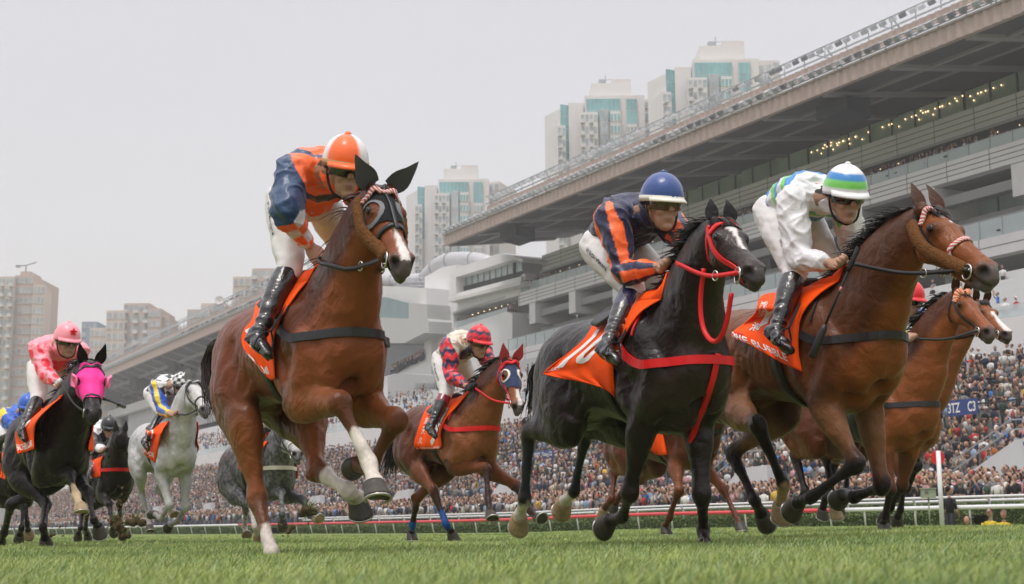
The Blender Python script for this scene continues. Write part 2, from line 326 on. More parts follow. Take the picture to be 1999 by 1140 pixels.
# red disc on its white post
def disc_post():
    a = P(1840, 1036, 39.5); a[2] = gz(a[0]); tp = P(1832, 880, 39.5); k = 39.5/2777; c = P(1833, 893, 39.45); root = empty('disc_sign', a, 'round red disc on a thin white post beside the rail', 'track marker')
    mb = MB(); mb.tube([a-np.array((0, 0, .1)), np.array((a[0], a[1], tp[2]))], .062, 10); mb.build('post', M_RWHITE, root, smooth=True)
    n = 32; v = []; 
    for dy in (-.0, .03): v += [np.array((a[0]+.22*0+cos(g)*.185, a[1]+.07+dy, c[2]+sin(g)*.21)) for g in np.linspace(0, 2*pi, n, False)]
    f = [tuple(range(n)), tuple(range(n, 2*n))[::-1]]+[(i, n+i, n+(i+1) % n, (i+1) % n) for i in range(n)]
    obj('disc', v, f, mat('disc_red', srgb(205, 24, 30), .4, .4), root, smooth=False)
disc_post()
def elec_box():
    c = P(1812, 963, 41.2); root = empty('control_box', (c[0], c[1], gz(c[0])), 'grey green metal control box on a thin pole near the red disc', 'control box'); M = mat('box_green', (.27, .31, .22), .5, .4, var=.1, vscale=6)
    mb = MB(); mb.box(c, (.19, .12, .125)); mb.box(c+np.array((0, 0, .135)), (.215, .145, .012)); o = mb.build('cabinet', M, root); md = o.modifiers.new('b', 'BEVEL'); md.width = .006
    mb = MB(); mb.box(c+np.array((-.08, -.125, .03)), (.05, .006, .05)); mb.build('label_plate', mat('plate_dark', (.12, .13, .11), .5), root)
    mb = MB(); mb.tube([c-np.array((0, 0, .12)), np.array((c[0], c[1], gz(c[0])-.05))], .022, 8); mb.build('pole', M, root, smooth=True)
elec_box()
# clods and dust thrown up by the hooves
def clod(px, py, Y, r, seed, label, green=False):
    rs = np.random.RandomState(seed); c = P(px, py, Y); root = empty('turf_clod', c, label, 'clod', 'clods of turf kicked up by the hooves'); pcs = [ellipsoid(c+rs.randn(3)*r*.4, [np.array((1, 0, 0))*r*.6, np.array((0, 1, 0))*r*.6, np.array((0, 0, 1))*r*.5], 6) for _ in range(4)]
    v, q = remesh(pcs, r*.16, it=0); v += vnormals(v, q)*(vnoise(v*30/ r*.1, seed)*r*.15)[:, None]; obj('soil', v, q, mat('soil_clod', (.07, .05, .028), .95, .1, var=.4, vscale=40), root)
    mb = MB(); 
    for i in range(46 if green else 20):
        d = nrm(rs.randn(3)+np.array((0, 0, .9))); mb.tube([c+d*r*.3, c+d*r*1.0+rs.randn(3)*r*.1, c+d*r*(1.4+.8*rs.rand())+np.array((.3, 0, -.1))*r], (r*.05, r*.045, r*.01), 3)
    mb.build('grass_tuft', mat('clod_grass', (.10, .14, .03), .7, .2, var=.3, vscale=20), root)
clod(601, 1000, 15.5, .085, 3, 'green tuft of turf flying near the dappled horse\'s forefoot', True)
for i, (x, y, r) in enumerate(((228, 1024, .10), (268, 1018, .085), (100, 1045, .03), (567, 1034, .05), (243, 1047, .06))): clod(x, y, 16, r, 10+i, ('brown clod of turf in the air behind the pink hooded horse, largest', 'brown clod of turf in the air just ahead of the largest clod', 'small clod near the ground at the far left', 'clod falling below the dappled horse', 'clod just above the turf between the white and the black horse')[i])
def dust():
    rs = np.random.RandomState(2); V_ = []; F_ = []; n = 0
    for cx, cy, Y, sx, sy, m in ((235, 1015, 16, 22, 28, 420), (60, 950, 13, 40, 60, 260), (560, 1030, 15, 30, 14, 90), (110, 1030, 15, 50, 18, 120), (700, 850, 9, 170, 120, 60), (420, 1000, 14, 60, 30, 60)):
        for i in range(m):
            c = P(cx+rs.randn()*sx, cy+rs.randn()*sy, Y+rs.randn()*.4); s = (.003+.008*rs.rand()**3)*Y/14; 
            if c[2] < gz(c[0])+.02: continue
            a = rs.randn(3, 3)*s; V_ += [c+a[0], c+a[1], c+a[2], c-a[0]*.6-a[1]*.4]; F_ += [(n, n+1, n+2), (n, n+2, n+3), (n, n+3, n+1), (n+1, n+3, n+2)]; n += 4
    tag(obj('flying_soil', V_, F_, mat('soil_dust', (.10, .07, .035), .9, .1, var=.4, vscale=30), smooth=False), 'specks of soil and grass thrown up behind the hooves', 'soil', kind='stuff')
dust()
# ================================================================== grandstands and towers
TH = R(28.6); SA = np.array((-sin(TH), cos(TH), 0)); SN = np.array((cos(TH), sin(TH), 0)); ZZ = np.array((0, 0, 1.))
def SP(s, n, z): return SA*s+SN*n+ZZ*z
def fac(px, py, n):
    d = ray(px, py); t = (n-CAM@SN)/(d@SN); p = CAM+d*t; return p@SA, p[2]
def sx_(px, n): return fac(px, 700, n)[0]
SAX = [SA, SN, ZZ]
def sbox(mb, s0, s1, n0, n1, z0, z1, col=None, mi=0):
    return mb.box(SP((s0+s1)/2, (n0+n1)/2, (z0+z1)/2), (abs(s1-s0)/2, abs(n1-n0)/2, abs(z1-z0)/2), SAX, col, mi)
def panelmat(name, col, sc=(1, 1, 1), **k):
    """cladding with thin joints, in the stand's own axes"""
    m = mat(name, col, **k); return m
M_CLAD = mat('cladding_grey', (.68, .66, .68), .55, .4, var=.06, vscale=.35); M_JOINT = mat('joint_dark', (.13, .13, .14), .7, .2)
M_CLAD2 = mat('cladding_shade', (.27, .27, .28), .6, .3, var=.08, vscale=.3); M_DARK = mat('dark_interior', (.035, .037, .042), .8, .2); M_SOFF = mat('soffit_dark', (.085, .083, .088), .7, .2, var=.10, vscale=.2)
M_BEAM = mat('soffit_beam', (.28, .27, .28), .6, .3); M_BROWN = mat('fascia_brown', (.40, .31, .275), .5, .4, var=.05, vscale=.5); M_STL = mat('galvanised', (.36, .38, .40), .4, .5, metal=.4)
M_LAMP = mat('lamp_glass', (.50, .52, .55), .25, .6); M_LAMPD = mat('lamp_housing', (.16, .17, .19), .4, .5); M_WHT = mat('white_render', (.66, .65, .66), .7, .3, var=.05, vscale=.25); M_LIL = mat('pale_wall', (.50, .50, .53), .7, .3, var=.04, vscale=.3)
M_GLZ = mat('glazing', (.50, .565, .57), .35, .5, var=.25, vscale=.25); M_GLZP = mat('glazing_pale', (.38, .44, .46), .15, .6, var=.2, vscale=.4); M_RAILG = mat('balustrade_glass', (.62, .70, .73), .15, .6, alpha=.5); M_BULB = mat('warm_bulb', (1, .8, .5), emit=((1.0, .70, .38), 3.2))
M_CONC = mat('concrete_step', (.30, .295, .29), .85, .2, var=.1, vscale=.6)
RZ = fac(1999, 23, 88)[1]; RS0 = fac(2150, 23, 88)[0]; RS1 = fac(868, 488, 88)[0]
def gridjoints(mb, s0, s1, n, z0, z1, nz, ds):
    for i in range(1, nz): z = z0+(z1-z0)*i/nz; sbox(mb, s0, s1, n-.03, n+.02, z-.035, z+.035)
    for s in np.arange(s0+ds, s1, ds): sbox(mb, s-.03, s+.03, n-.025, n+.02, z0, z1)
def gantry(root, s0, s1, n, z, lab, lampmax=100, step=2.6, hh=1.7):
    o = MB(); 
    for zz in (z+.1, z+hh): o.tube([SP(s0, n, zz), SP(s1, n, zz)], .09, 6)
    o.tube([SP(s0, n+.9, z+.5), SP(s1, n+.9, z+.5)], .06, 5)
    k = 0
    for s in np.arange(s0, s1, 3.2):
        o.tube([SP(s, n, z-.2), SP(s, n, z+hh)], .06, 5)
        if k % 3 == 0: o.tube([SP(s, n+1.4, z-.2), SP(s, n, z+hh)], .09, 5); o.tube([SP(s, n+1.4, z), SP(s+1.6, n, z+hh*.6)], .06, 5)
        k += 1
    g = o.build('light_gantry', M_STL, root, smooth=True); rs = np.random.RandomState(int(n)); ss = np.arange(s0+1, s1-1, step)[:lampmax]; 
    rest = MB(); cnt_ = 0; nq = 2 if step < 4 else 4
    for i, s in enumerate(ss):
        for q_ in range(nq):
            cnt_ += 1; mb = MB() if cnt_ <= 45 else rest
            c = SP(s+q_*step/nq+rs.rand()*.3, n-.15, z+hh*.62); ax_ = nrm(SN*.7+ZZ*(.3+.4*rs.rand())); mb.box(c, (.34, .16, .22), [SA, ax_, np.cross(SA, ax_)]); mb.box(c-ax_*.2, (.30, .04, .18), [SA, ax_, np.cross(SA, ax_)]); mb.tube([c, c+ZZ*hh*.38], .04, 4)
            if cnt_ <= 45: mb.build('floodlight', (M_LAMP, M_LAMPD, M_STL)[rs.randint(3)], root)
    if rest.n: rest.build('floodlights', M_LAMP, root)['kind'] = 'stuff'
def roof(root, s0, s1, n, z, nb, zb, ref=(1500, 230, 202, 188, 170, 146, 186)):
    rx, yb, yt, ub, ut, g2, g1 = ref; zz_ = lambda y, a: fac(rx, y, a)[1]; h = zz_(yt, n)-zz_(yb, n)
    mb = MB(); v = [SP(s, nn_, zz) for s in (s0, s1) for nn_, zz in ((n, z), (n, z+h), (n+.4, z+h), (n+.4, z))]
    # ribbed fascia
    step = .5; ss = np.arange(s0, s1, step); pts = []
    for i, s in enumerate(ss): d = .0 if i % 2 else .11; pts += [(s, n-d), (s+step*.5, n-d)]
    pts.append((s1, n)); v = [SP(a, b, z) for a, b in pts]+[SP(a, b, z+h) for a, b in pts]; m = len(pts); mb.add(v, [(i, i+1, m+i+1, m+i) for i in range(m-1)]); sbox(mb, s0, s1, n+.02, n+.5, z, z+h); mb.build('fascia', M_BROWN, root)
    mb = MB(); sbox(mb, s0, s1, n-.27, n+.7, z+h, z+h+.16); mb.build('gutter', M_BEAM if 0 else mat('gutter_pale', (.42, .37, .35), .5), root)
    mb = MB(); n2 = n+7; z2 = z+zz_(ub, n2)-zz_(yb, n); h2 = zz_(ut, n2)-zz_(ub, n2); pts = []
    for i, s in enumerate(ss): d = .0 if i % 2 else .10; pts += [(s, n2-d), (s+step*.5, n2-d)]
    pts.append((s1, n2)); m = len(pts); v = [SP(a, b, z2) for a, b in pts]+[SP(a, b, z2+h2) for a, b in pts]; mb.add(v, [(i, i+1, m+i+1, m+i) for i in range(m-1)]); sbox(mb, s0, s1, n2+.02, n2+.5, z2, z2+h2); mb.build('upper_fascia', M_BROWN, root)
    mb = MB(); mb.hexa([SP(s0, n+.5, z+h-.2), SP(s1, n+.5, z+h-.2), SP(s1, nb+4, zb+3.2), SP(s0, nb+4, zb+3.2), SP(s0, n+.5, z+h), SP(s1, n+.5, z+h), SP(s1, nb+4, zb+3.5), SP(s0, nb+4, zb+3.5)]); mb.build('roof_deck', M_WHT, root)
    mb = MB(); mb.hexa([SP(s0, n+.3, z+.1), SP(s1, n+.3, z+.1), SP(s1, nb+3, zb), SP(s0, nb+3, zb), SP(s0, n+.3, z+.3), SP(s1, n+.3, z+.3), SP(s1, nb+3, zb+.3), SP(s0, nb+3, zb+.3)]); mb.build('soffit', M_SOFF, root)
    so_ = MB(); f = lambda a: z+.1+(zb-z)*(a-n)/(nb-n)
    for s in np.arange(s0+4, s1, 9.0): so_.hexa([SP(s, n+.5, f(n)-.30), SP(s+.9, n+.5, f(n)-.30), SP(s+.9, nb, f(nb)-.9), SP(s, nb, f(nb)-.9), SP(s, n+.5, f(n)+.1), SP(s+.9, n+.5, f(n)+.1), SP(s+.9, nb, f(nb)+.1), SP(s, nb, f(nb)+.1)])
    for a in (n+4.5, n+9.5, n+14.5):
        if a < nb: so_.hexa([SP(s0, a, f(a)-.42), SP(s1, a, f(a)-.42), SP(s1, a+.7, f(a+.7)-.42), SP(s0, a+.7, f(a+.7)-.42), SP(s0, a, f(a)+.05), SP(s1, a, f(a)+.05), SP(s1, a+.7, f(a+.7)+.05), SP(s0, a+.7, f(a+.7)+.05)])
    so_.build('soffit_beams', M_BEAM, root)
    gantry(root, s0, s1, n-.35, z+h+.2, '', step=max(2.6, (s1-s0)/49), lampmax=50, hh=zz_(g1, n)-zz_(yt, n)-.2); gantry(root, s0, s1, n2-.2, z2+h2+.2, '', step=max(2.6, (s1-s0)/49), lampmax=50, hh=zz_(g2, n2)-zz_(ut, n2)-.2)
def main_stand():
    root = empty('grandstand', SP(0, 100, 0), 'large grey grandstand with cantilever roof, glass balconies and brown fascia at the right', 'grandstand')
    S0, S1 = fac(2120, 300, 98)[0], fac(1012, 600, 98)[0]; nb = 106; zb = fac(1024, 510, 106)[1]
    zb = fac(1999, 130, 106)[1]+.2
    roof(root, RS0, RS1, 88, RZ, nb, zb)
    z = lambda y, n=98: fac(1999, y, n)[1]
    # top window strip with lit lamps behind it
    mb = MB(); sbox(mb, S0, S1-5, nb, nb+.3, z(176, nb), z(137, nb)); mb.build('window_strip', M_GLZ, root); zl, zh = z(176, nb), z(137, nb)
    mb = MB(); 
    for s in np.arange(S0, S1-5, 3.4): sbox(mb, s-.09, s+.09, nb-.12, nb, zl, zh)
    sbox(mb, S0, S1-5, nb-.15, nb, zh, zh+.25); mb.build('mullions', M_DARK, root)
    rs = np.random.RandomState(5); bulbs = 0
    for g_ in range(11):
        sa_, sb_ = sx_(1995, nb), sx_(1540, nb); s = sa_+(sb_-sa_)*(g_+.3*rs.rand())/13; m = rs.randint(2, 8)
        for i in range(m):
            if bulbs >= 90: break
            c = SP(s+i*1.0, nb-.16, zl+(zh-zl)*(.62+.16*((i//5) % 2))-.1*i*0); c = c-ZZ*(.55*(i % 2)*(g_ % 2)); v, f = ellipsoid(c, [SA*.075, SN*.05, ZZ*.075], 6); obj('lit_lamp', v, f, M_BULB, root); bulbs += 1
    # cladding bands: name, y top, y bottom at the right border, plane n, joint rows
    for nm, y0, y1, n, k in (('upper_band', 176, 223, 102, 4), ('balcony_band', 270, 312, 98, 4), ('lower_band', 448, 487, 96, 2)):
        a, b = z(y1, n), z(y0, n); mb = MB(); sbox(mb, S0, S1, n, n+1.2, a, b); o = mb.build(nm, M_CLAD, root); mb = MB(); gridjoints(mb, S0, S1, n, a, b, k, 5.2); mb.build('panel_joint', M_JOINT, o)
        mb = MB(); sbox(mb, S0, S1, n+1.2, n+10, a, a+.4); mb.build('floor_slab', M_CLAD2, root)
    # recessed dark backs
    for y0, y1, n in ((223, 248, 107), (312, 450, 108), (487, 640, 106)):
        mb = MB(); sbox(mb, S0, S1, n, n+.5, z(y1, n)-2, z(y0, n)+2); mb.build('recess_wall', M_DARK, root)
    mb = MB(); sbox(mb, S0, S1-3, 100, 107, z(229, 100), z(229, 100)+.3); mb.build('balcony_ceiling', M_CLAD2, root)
    for s in np.arange(S0+2, S1-4, 2.6)[:60]: v, f = ellipsoid(SP(s, 101.5, z(229, 100)-.05), [SA*.05, SN*.05, ZZ*.04], 6); obj('lit_lamp', v, f, M_BULB, root)
    # beams under the balcony with light end blocks
    zt = z(312, 98); mb = MB()
    for i, (a, n_) in enumerate(((2.6, 99), (4.6, 101))): sbox(mb, S0, S1-1, n_, n_+1.2, zt-a+.6, zt-a+1.5)
    mb.build('edge_beam', mat('beam_grey', (.27, .27, .28), .6, .3), root)
    for s in np.arange(S0+6.5, S1-2, 11.0): mb = MB(); sbox(mb, s, s+1.7, 98.2, 105, zt-3.0, zt-.02); mb.build('bracket', M_CLAD, root)
    # glass balustrades
    for y0, y1, n in ((247, 270, 98), (410, 448, 96)):
        a, b = z(y1, n), z(y0, n); mb = MB(); sbox(mb, S0, S1, n+.2, n+.24, a, b); o = mb.build('glass_balustrade', M_RAILG, root); mb = MB()
        for s in np.arange(S0, S1, 2.6): sbox(mb, s-.03, s+.03, n+.14, n+.2, a, b)
        sbox(mb, S0, S1, n+.14, n+.28, b, b+.06); mb.build('balustrade_post', M_STL, o)
    # glazed wall behind the lower balcony
    mb = MB(); sbox(mb, S0, fac(1870, 420, 104)[0], 104, 104.3, z(450, 104)-1, z(355, 104)); o = mb.build('concourse_glazing', M_GLZP, root)
    for s in np.arange(S0+3, fac(1870, 420, 104)[0], 6): mb = MB(); sbox(mb, s, s+.12, 103.8, 104, z(450, 104)-1, z(355, 104)); mb.build('glazing_bar', M_CLAD2, o)
    # columns under the lower band
    for s in np.arange(S0+4, S1-2, 12.0): mb = MB(); sbox(mb, s, s+1.6, 99, 101, 8, z(487, 99)); mb.build('column', M_CLAD2, root)
    # lower wall that backs the seating
    mb = MB(); sbox(mb, S0, S1, 105, 106, 8, z(560, 105)); mb.build('back_wall', M_LIL, root)
    # left end
    mb = MB(); sbox(mb, S1-1.2, S1, 98.5, 110, z(312, 98), z(226, 100)); mb.build('end_wall', M_CLAD, root)
    mb = MB(); sbox(mb, S1-10, S1, 96, 97, z(560, 96), z(487, 96)); mb.build('end_panel', M_LIL, root)
    # big dark loudspeaker boxes hung under the roof
    for px, py in ((1010, 445), (1645, 195)):
        s_, z_ = fac(px, py, 91.5); mb = MB(); mb.hexa([SP(s_-2.2, 90, RZ-1.5), SP(s_+2.2, 90, RZ-1.5), SP(s_+2.2, 93, RZ-2.0), SP(s_-2.2, 93, RZ-2.0), SP(s_-2.2, 90, RZ-.3), SP(s_+2.2, 90, RZ-.3), SP(s_+2.2, 93, RZ-.1), SP(s_-2.2, 93, RZ-.1)]); mb.build('loudspeaker_box', M_DARK, root)
    return root, S0, S1
MS, MS0, MS1 = main_stand()
def prism(mb, pix, n, depth):
    p = [SP(*(lambda a: (a[0], n, a[1]))(fac(x, y, n))) for x, y in pix]; q = [a+SN*depth for a in p]; m = len(p)
    mb.add(p+q, [tuple(range(m)), tuple(range(m, 2*m))[::-1]]+[(i, m+i, m+(i+1) % m, (i+1) % m) for i in range(m)]); return mb
def white_building():
    root = empty('white_building', SP(fac(950, 700, 98)[0], 98, 0), 'white rendered building with a long upper window and open terrace beside the main stand', 'building')
    n = 98
    mb = MB(); prism(mb, [(829, 541), (862, 522), (890, 517), (890, 850), (829, 850)], n+2, 18); prism(mb, [(879, 540), (879, 528), (977, 494), (1020, 505), (1020, 512), (1004, 506), (890, 541)], n+.0, 16); prism(mb, [(879, 540), (890, 541), (890, 575), (879, 580)], n, 16)
    prism(mb, [(877, 588), (877, 580), (890, 573), (1018, 539), (1016, 558), (1016, 575), (880, 613)], n, 16); prism(mb, [(879, 613), (884, 611), (886, 643), (879, 645)], n, 16); prism(mb, [(853, 648), (883, 643), (987, 608), (1000, 612), (1000, 850), (853, 850)], n+.0, 16); mb.build('wall', M_WHT, root)
    mb = MB(); prism(mb, [(876, 590), (876, 584), (1016, 548), (1016, 556)], n-1.6, 1.7); mb.build('ledge', mat('ledge_pale', (.58, .56, .54), .7), root)
    mb = MB(); prism(mb, [(890, 541), (1003, 507), (1018, 509), (1018, 539), (890, 573)], n+1.6, .3); w_ = mb.build('upper_window', M_GLZP, root)
    mb = MB(); prism(mb, [(890, 573), (890, 563), (1018, 529), (1018, 539)], n+1.4, .15); prism(mb, [(1001, 508), (1004, 508), (1004, 543), (1001, 543)], n+1.3, .25); mb.build('window_frame', M_DARK, w_)
    for i in range(9): x = 897+i*11.5; mb = MB(); prism(mb, [(x, 538-(x-890)*.3), (x+.7, 538-(x-890)*.3), (x+.7, 564-(x-890)*.27), (x, 564-(x-890)*.27)], n+1.45, .1); mb.build('window_bar', M_CLAD2, w_)
    mb = MB(); prism(mb, [(879, 613), (990, 583), (990, 610), (884, 643)], n+9, .4); mb.build('terrace_back', M_GLZ, root)
    mb = MB(); prism(mb, [(879, 613), (990, 583), (992, 585), (890, 615)], n+.1, 8.9) if 0 else None; s0, z0 = fac(884, 613, n); s1, z1 = fac(987, 584, n); sbox(mb, s1, s0, n, n+9, max(z0, z1), max(z0, z1)+.3); mb.build('terrace_ceiling', mat('ceiling_pale', (.45, .45, .45), .7), root)
    for i in range(9): v, f = ellipsoid(SP(s1+(s0-s1)*(i+.5)/9, n+3, max(z0, z1)-.05), [SA*.12, SN*.12, ZZ*.04], 6); obj('lit_lamp', v, f, M_BULB, root)
    mb = MB(); a0, b0 = fac(884, 643, n); a1, b1 = fac(987, 608, n); sbox(mb, a1, a0, n+.25, n+.3, b0, b0+1.1); mb.build('glass_balustrade', M_RAILG, root)
    # roof plant: fat silver duct and pipe rack
    d = empty('air_duct', SP(fac(850, 540, 104)[0], 104, 30), 'fat silver ventilation duct bending over the roofs between the buildings', 'duct'); mb = MB(); pts = [SP(*(lambda a: (a[0], 104, a[1]))(fac(x, y, 104))) for x, y in ((700, 553), (760, 548), (822, 548), (838, 535), (860, 515), (885, 508), (925, 508), (960, 517))]
    mb.tube(spline(pts, 30), 1.35, 14); mb.build('duct', mat('duct_silver', (.46, .46, .48), .45, .5, metal=.2, var=.08, vscale=.5), d, smooth=True)
    mb = MB()
    for k in range(0, 30, 5): mb = MB(); mb.tube([spline(pts, 30)[k]-SA*.12, spline(pts, 30)[k]+SA*.12], 1.48, 14); mb.build('duct_collar', M_STL, d)
    rk = empty('pipe_rack', SP(fac(800, 560, 102)[0], 102, 28), 'steel pipe rack with railings on the roof under the silver duct', 'pipe rack'); mb = MB()
    for y in (545, 552, 560): a = fac(770, y, 102); b = fac(828, y-2, 102); mb.tube([SP(a[0], 102, a[1]), SP(b[0], 102, b[1])], .10, 5)
    for x in range(772, 828, 9): a = fac(x, 542, 102); b = fac(x, 563, 102); mb.tube([SP(a[0], 102, a[1]), SP(b[0], 102, b[1])], .10, 5)
    mb.build('frame', M_STL, rk, smooth=True)
white_building()
def link_building():
    n = 94; root = empty('link_building', SP(fac(780, 700, n)[0], n, 0), 'low white block with a glazed corner and sloping stair window, left of the white building', 'building')
    mb = MB(); prism(mb, [(700, 556), (832, 562), (832, 594), (799, 592), (752, 580), (700, 582)], n+2, 14); prism(mb, [(828, 650), (832, 590), (842, 590), (842, 850), (780, 850), (775, 729), (828, 697)], n+3, 12); prism(mb, [(700, 745), (775, 729), (780, 850), (700, 850)], n+2.5, 10); mb.build('wall', M_WHT, root)
    mb = MB(); prism(mb, [(798, 592), (834, 594), (834, 622), (837, 627), (837, 650), (828, 650), (788, 670), (700, 668), (700, 618), (798, 622)], n, 6); o = mb.build('jutting_bay', mat('bay_grey', (.44, .44, .44), .7, .3, var=.04, vscale=.3), root)
    mb = MB(); prism(mb, [(700, 582), (752, 580), (799, 592), (798, 622), (700, 618)], n+.8, .3); mb.build('bay_window', mat('teal_glass', (.12, .20, .21), .12, .6, var=.2, vscale=.3), root)
    mb = MB(); prism(mb, [(700, 668), (788, 670), (828, 650), (828, 698), (775, 730), (700, 746)], n+3.2, .3); mb.build('stair_window', mat('navy_glass', (.05, .065, .09), .15, .6, var=.2, vscale=.3), root)
    mb = MB(); prism(mb, [(757, 736), (780, 728), (849, 733), (849, 860), (757, 860)], 86, 6); b = mb.build('service_box', mat('box_grey', (.38, .385, .40), .6, .3, var=.05, vscale=.4), root)
    for x in (810, 830): mb = MB(); prism(mb, [(x, 748), (x+17, 748), (x+17, 757), (x, 757)], 85.8, .2); mb.build('louvre', mat('louvre_grey', (.24, .245, .255), .6), b)
    # terraces below, with parasols
    mb = MB(); prism(mb, [(560, 878), (760, 868), (760, 930), (560, 934)], 80, 8); t = mb.build('terrace_wall', mat('terrace_grey', (.40, .40, .41), .7, .3, var=.05, vscale=.4), root)
    mb = MB(); a = fac(560, 878, 80); b = fac(760, 862, 80); sbox(mb, b[0], a[0], 80.1, 80.2, a[1], a[1]+1.5); mb.build('glass_balustrade', M_RAILG, root)
    cs = (('orange striped', (.75, .30, .06)), ('yellow', (.80, .62, .12)), ('lime green', (.45, .62, .12)), ('red', (.62, .08, .06)), ('white', (.7, .7, .68)), ('pale orange', (.75, .40, .15)), ('blue', (.10, .18, .5)))
    for i, (nm, c) in enumerate(cs):
        px = 672+i*13; py = 846+(i % 3)*4; s_, z_ = fac(px, py, 84+i % 3); c0 = SP(s_, 84+i % 3, z_); pr = empty('parasol', c0-ZZ*2.6, '%s parasol open on the terrace under the white block, between the chestnut\'s legs' % nm, 'parasol', 'parasols on the terrace')
        v = [c0+ZZ*.55]+[c0+1.7*(cos(g)*SA+sin(g)*SN) for g in np.linspace(0, 2*pi, 12, False)]; obj('canopy', v, [(0, 1+k, 1+(k+1) % 12) for k in range(12)], mat('parasol_%d' % i, c, .7), pr, smooth=False); mb = MB(); mb.tube([c0-ZZ*2.6, c0+ZZ*.5], .04, 5); mb.build('pole', M_STL, pr)
link_building()
def left_stand():
    s0, s1 = fac(545, 590, 88)[0], fac(60, 790, 88)[0]+30; zr = fac(446, 637, 88)[1]; root = empty('grandstand', SP(s0, 100, 0), 'second grandstand with a long dark coffered roof, far left behind the white horse', 'grandstand')
    roof(root, s0, s1, 88, zr, 108, zr-5.5, ref=(446, 637, 619, 611, 600, 581, 609))
    z = lambda y, n=96: fac(250, y, n)[1]
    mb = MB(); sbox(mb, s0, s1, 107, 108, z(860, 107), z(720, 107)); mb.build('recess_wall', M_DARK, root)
    for y0, y1, n, m in ((790, 806, 96, M_CLAD), (870, 884, 92, M_CLAD), (944, 962, 84, M_CLAD)):
        mb = MB(); sbox(mb, s0, s1, n, n+1.5, z(y1, n), z(y0, n)); o = mb.build('beam', m, root)
        mb = MB(); sbox(mb, s0, s1, n+1.5, n+11, z(y1, n), z(y1, n)+.5); mb.build('floor_slab', M_CLAD2, root)
    for i, (xa, xb) in enumerate(((250, 330), (352, 420), (436, 520), (540, 640))):
        mb = MB(); a, b = fac(xb, 820, 98)[0], fac(xa, 820, 98)[0]; sbox(mb, a, b, 98, 98.5, z(862, 98), z(808, 98)); mb.build('wall_panel', M_LIL, root)
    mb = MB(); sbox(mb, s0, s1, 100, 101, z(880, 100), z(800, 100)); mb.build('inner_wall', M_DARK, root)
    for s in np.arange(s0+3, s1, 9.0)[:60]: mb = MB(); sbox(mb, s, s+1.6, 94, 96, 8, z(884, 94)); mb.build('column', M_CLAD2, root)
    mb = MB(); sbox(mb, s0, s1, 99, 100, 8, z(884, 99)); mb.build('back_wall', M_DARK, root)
    for px in (270, 345, 420, 215, 480):
        s_ = fac(px, 650, 93)[0]; mb = MB(); mb.hexa([SP(s_-3, 92, zr-4.3), SP(s_+3, 92, zr-4.3), SP(s_+3, 96, zr-5.0), SP(s_-3, 96, zr-5.0), SP(s_-3, 92, zr-1.2), SP(s_+3, 92, zr-1.2), SP(s_+3, 96, zr-1.4), SP(s_-3, 96, zr-1.4)]); mb.build('loudspeaker_box', M_DARK, root)
    return root, s0, s1
LS, LS0, LS1 = left_stand()
# --- terracing: one stepped profile along both stands
PROF = [(42.5, .35), (52, 1.2), (52.1, 1.7), (69, 9.9), (69.1, 12.4), (84, 18.6), (96, 18.7)]
def terz(n):
    return float(np.interp(n, [p[0] for p in PROF], [p[1] for p in PROF]))
def terraces():
    root = empty('terracing', SP(0, 60, 0), 'stepped concrete terracing that carries the crowd below both grandstands', 'terrace'); S0, S1 = -60, 420
    mb = MB(); n = 42.5; v = [SP(S0, 42.5, -.3), SP(S1, 42.5, -.3)]; prof = [(42.5, -.3)]
    while n < 96: prof += [(n, terz(n)-.02), (min(n+.85, 96), terz(n)-.02)]; n += .85
    v = [SP(s, a, b) for s in (S0, S1) for a, b in prof]; m = len(prof); mb.add(v, [(i, i+1, m+i+1, m+i) for i in range(m-1)]); mb.build('steps', M_CONC, root)
    M_ST = mat('stair_white', (.60, .60, .61), .7, .3, var=.05, vscale=.8)
    for px in (2025, 1490, 1010, 810, 640, 430, 330):      # white flank walls of the vomitories
        s_ = sx_(px, 53); mb = MB(); q = [(51.9, 1.0), (51.9, 3.5), (60.5, 5.9), (60.5, 4.4)]; a = [SP(s_-3.4, x, z) for x, z in q]; 
        # front wall: a white wedge falling to the left
        p = [SP(s_-4, 51.8, .9), SP(s_+4.5, 51.8, .9), SP(s_+4.5, 51.8, 2.2), SP(s_+.5, 51.8, 4.1), SP(s_-4, 51.8, 4.2)] if px > 2000 else [SP(s_-1.5, 51.8, .9), SP(s_+3, 51.8, .9), SP(s_+3, 51.8, 2.3), SP(s_+1, 51.8, 3.6), SP(s_-1.5, 51.8, 3.7)]; q = [x+SN*.5 for x in p]; k = 5
        mb.add(p+q, [tuple(range(k)), tuple(range(k, 2*k))[::-1]]+[(i, k+i, k+(i+1) % k, (i+1) % k) for i in range(k)]); mb.build('stair_wall', M_ST, root)
        for dz in (.55, 1.0): mb = MB(); mb.tube([SP(s_+(-4 if px > 2000 else -1.5), 51.7, 4.1+dz*.8), SP(s_+.7, 51.7, 4.0+dz), SP(s_+4.5, 51.7, 2.2+dz)], .04, 5); mb.build('handrail', M_STL, root)
    for n_ in (69.0,):
        mb = MB(); sbox(mb, S0, S1, n_-.25, n_-.05, 9.6, 12.9); mb.build('parapet', M_CLAD, root)
        mb = MB(); sbox(mb, S0, S1, n_-.18, n_-.12, 12.9, 13.7); mb.build('glass_balustrade', M_RAILG, root)
    for n_ in (60,): mb = MB(); mb.tube([SP(S0, n_, terz(n_)+1.3), SP(S1, n_, terz(n_)+1.3)], .05, 5); mb.build('crush_rail', M_DARK, root)
    # white seats of the upper tier
    for i in range(13):
        nn_ = 71.5+i*.95; mb = MB(); sbox(mb, -45, 300, nn_, nn_+.35, terz(nn_)+.1, terz(nn_)+.85); mb.build('seat_row', M_ST, root)
terraces()
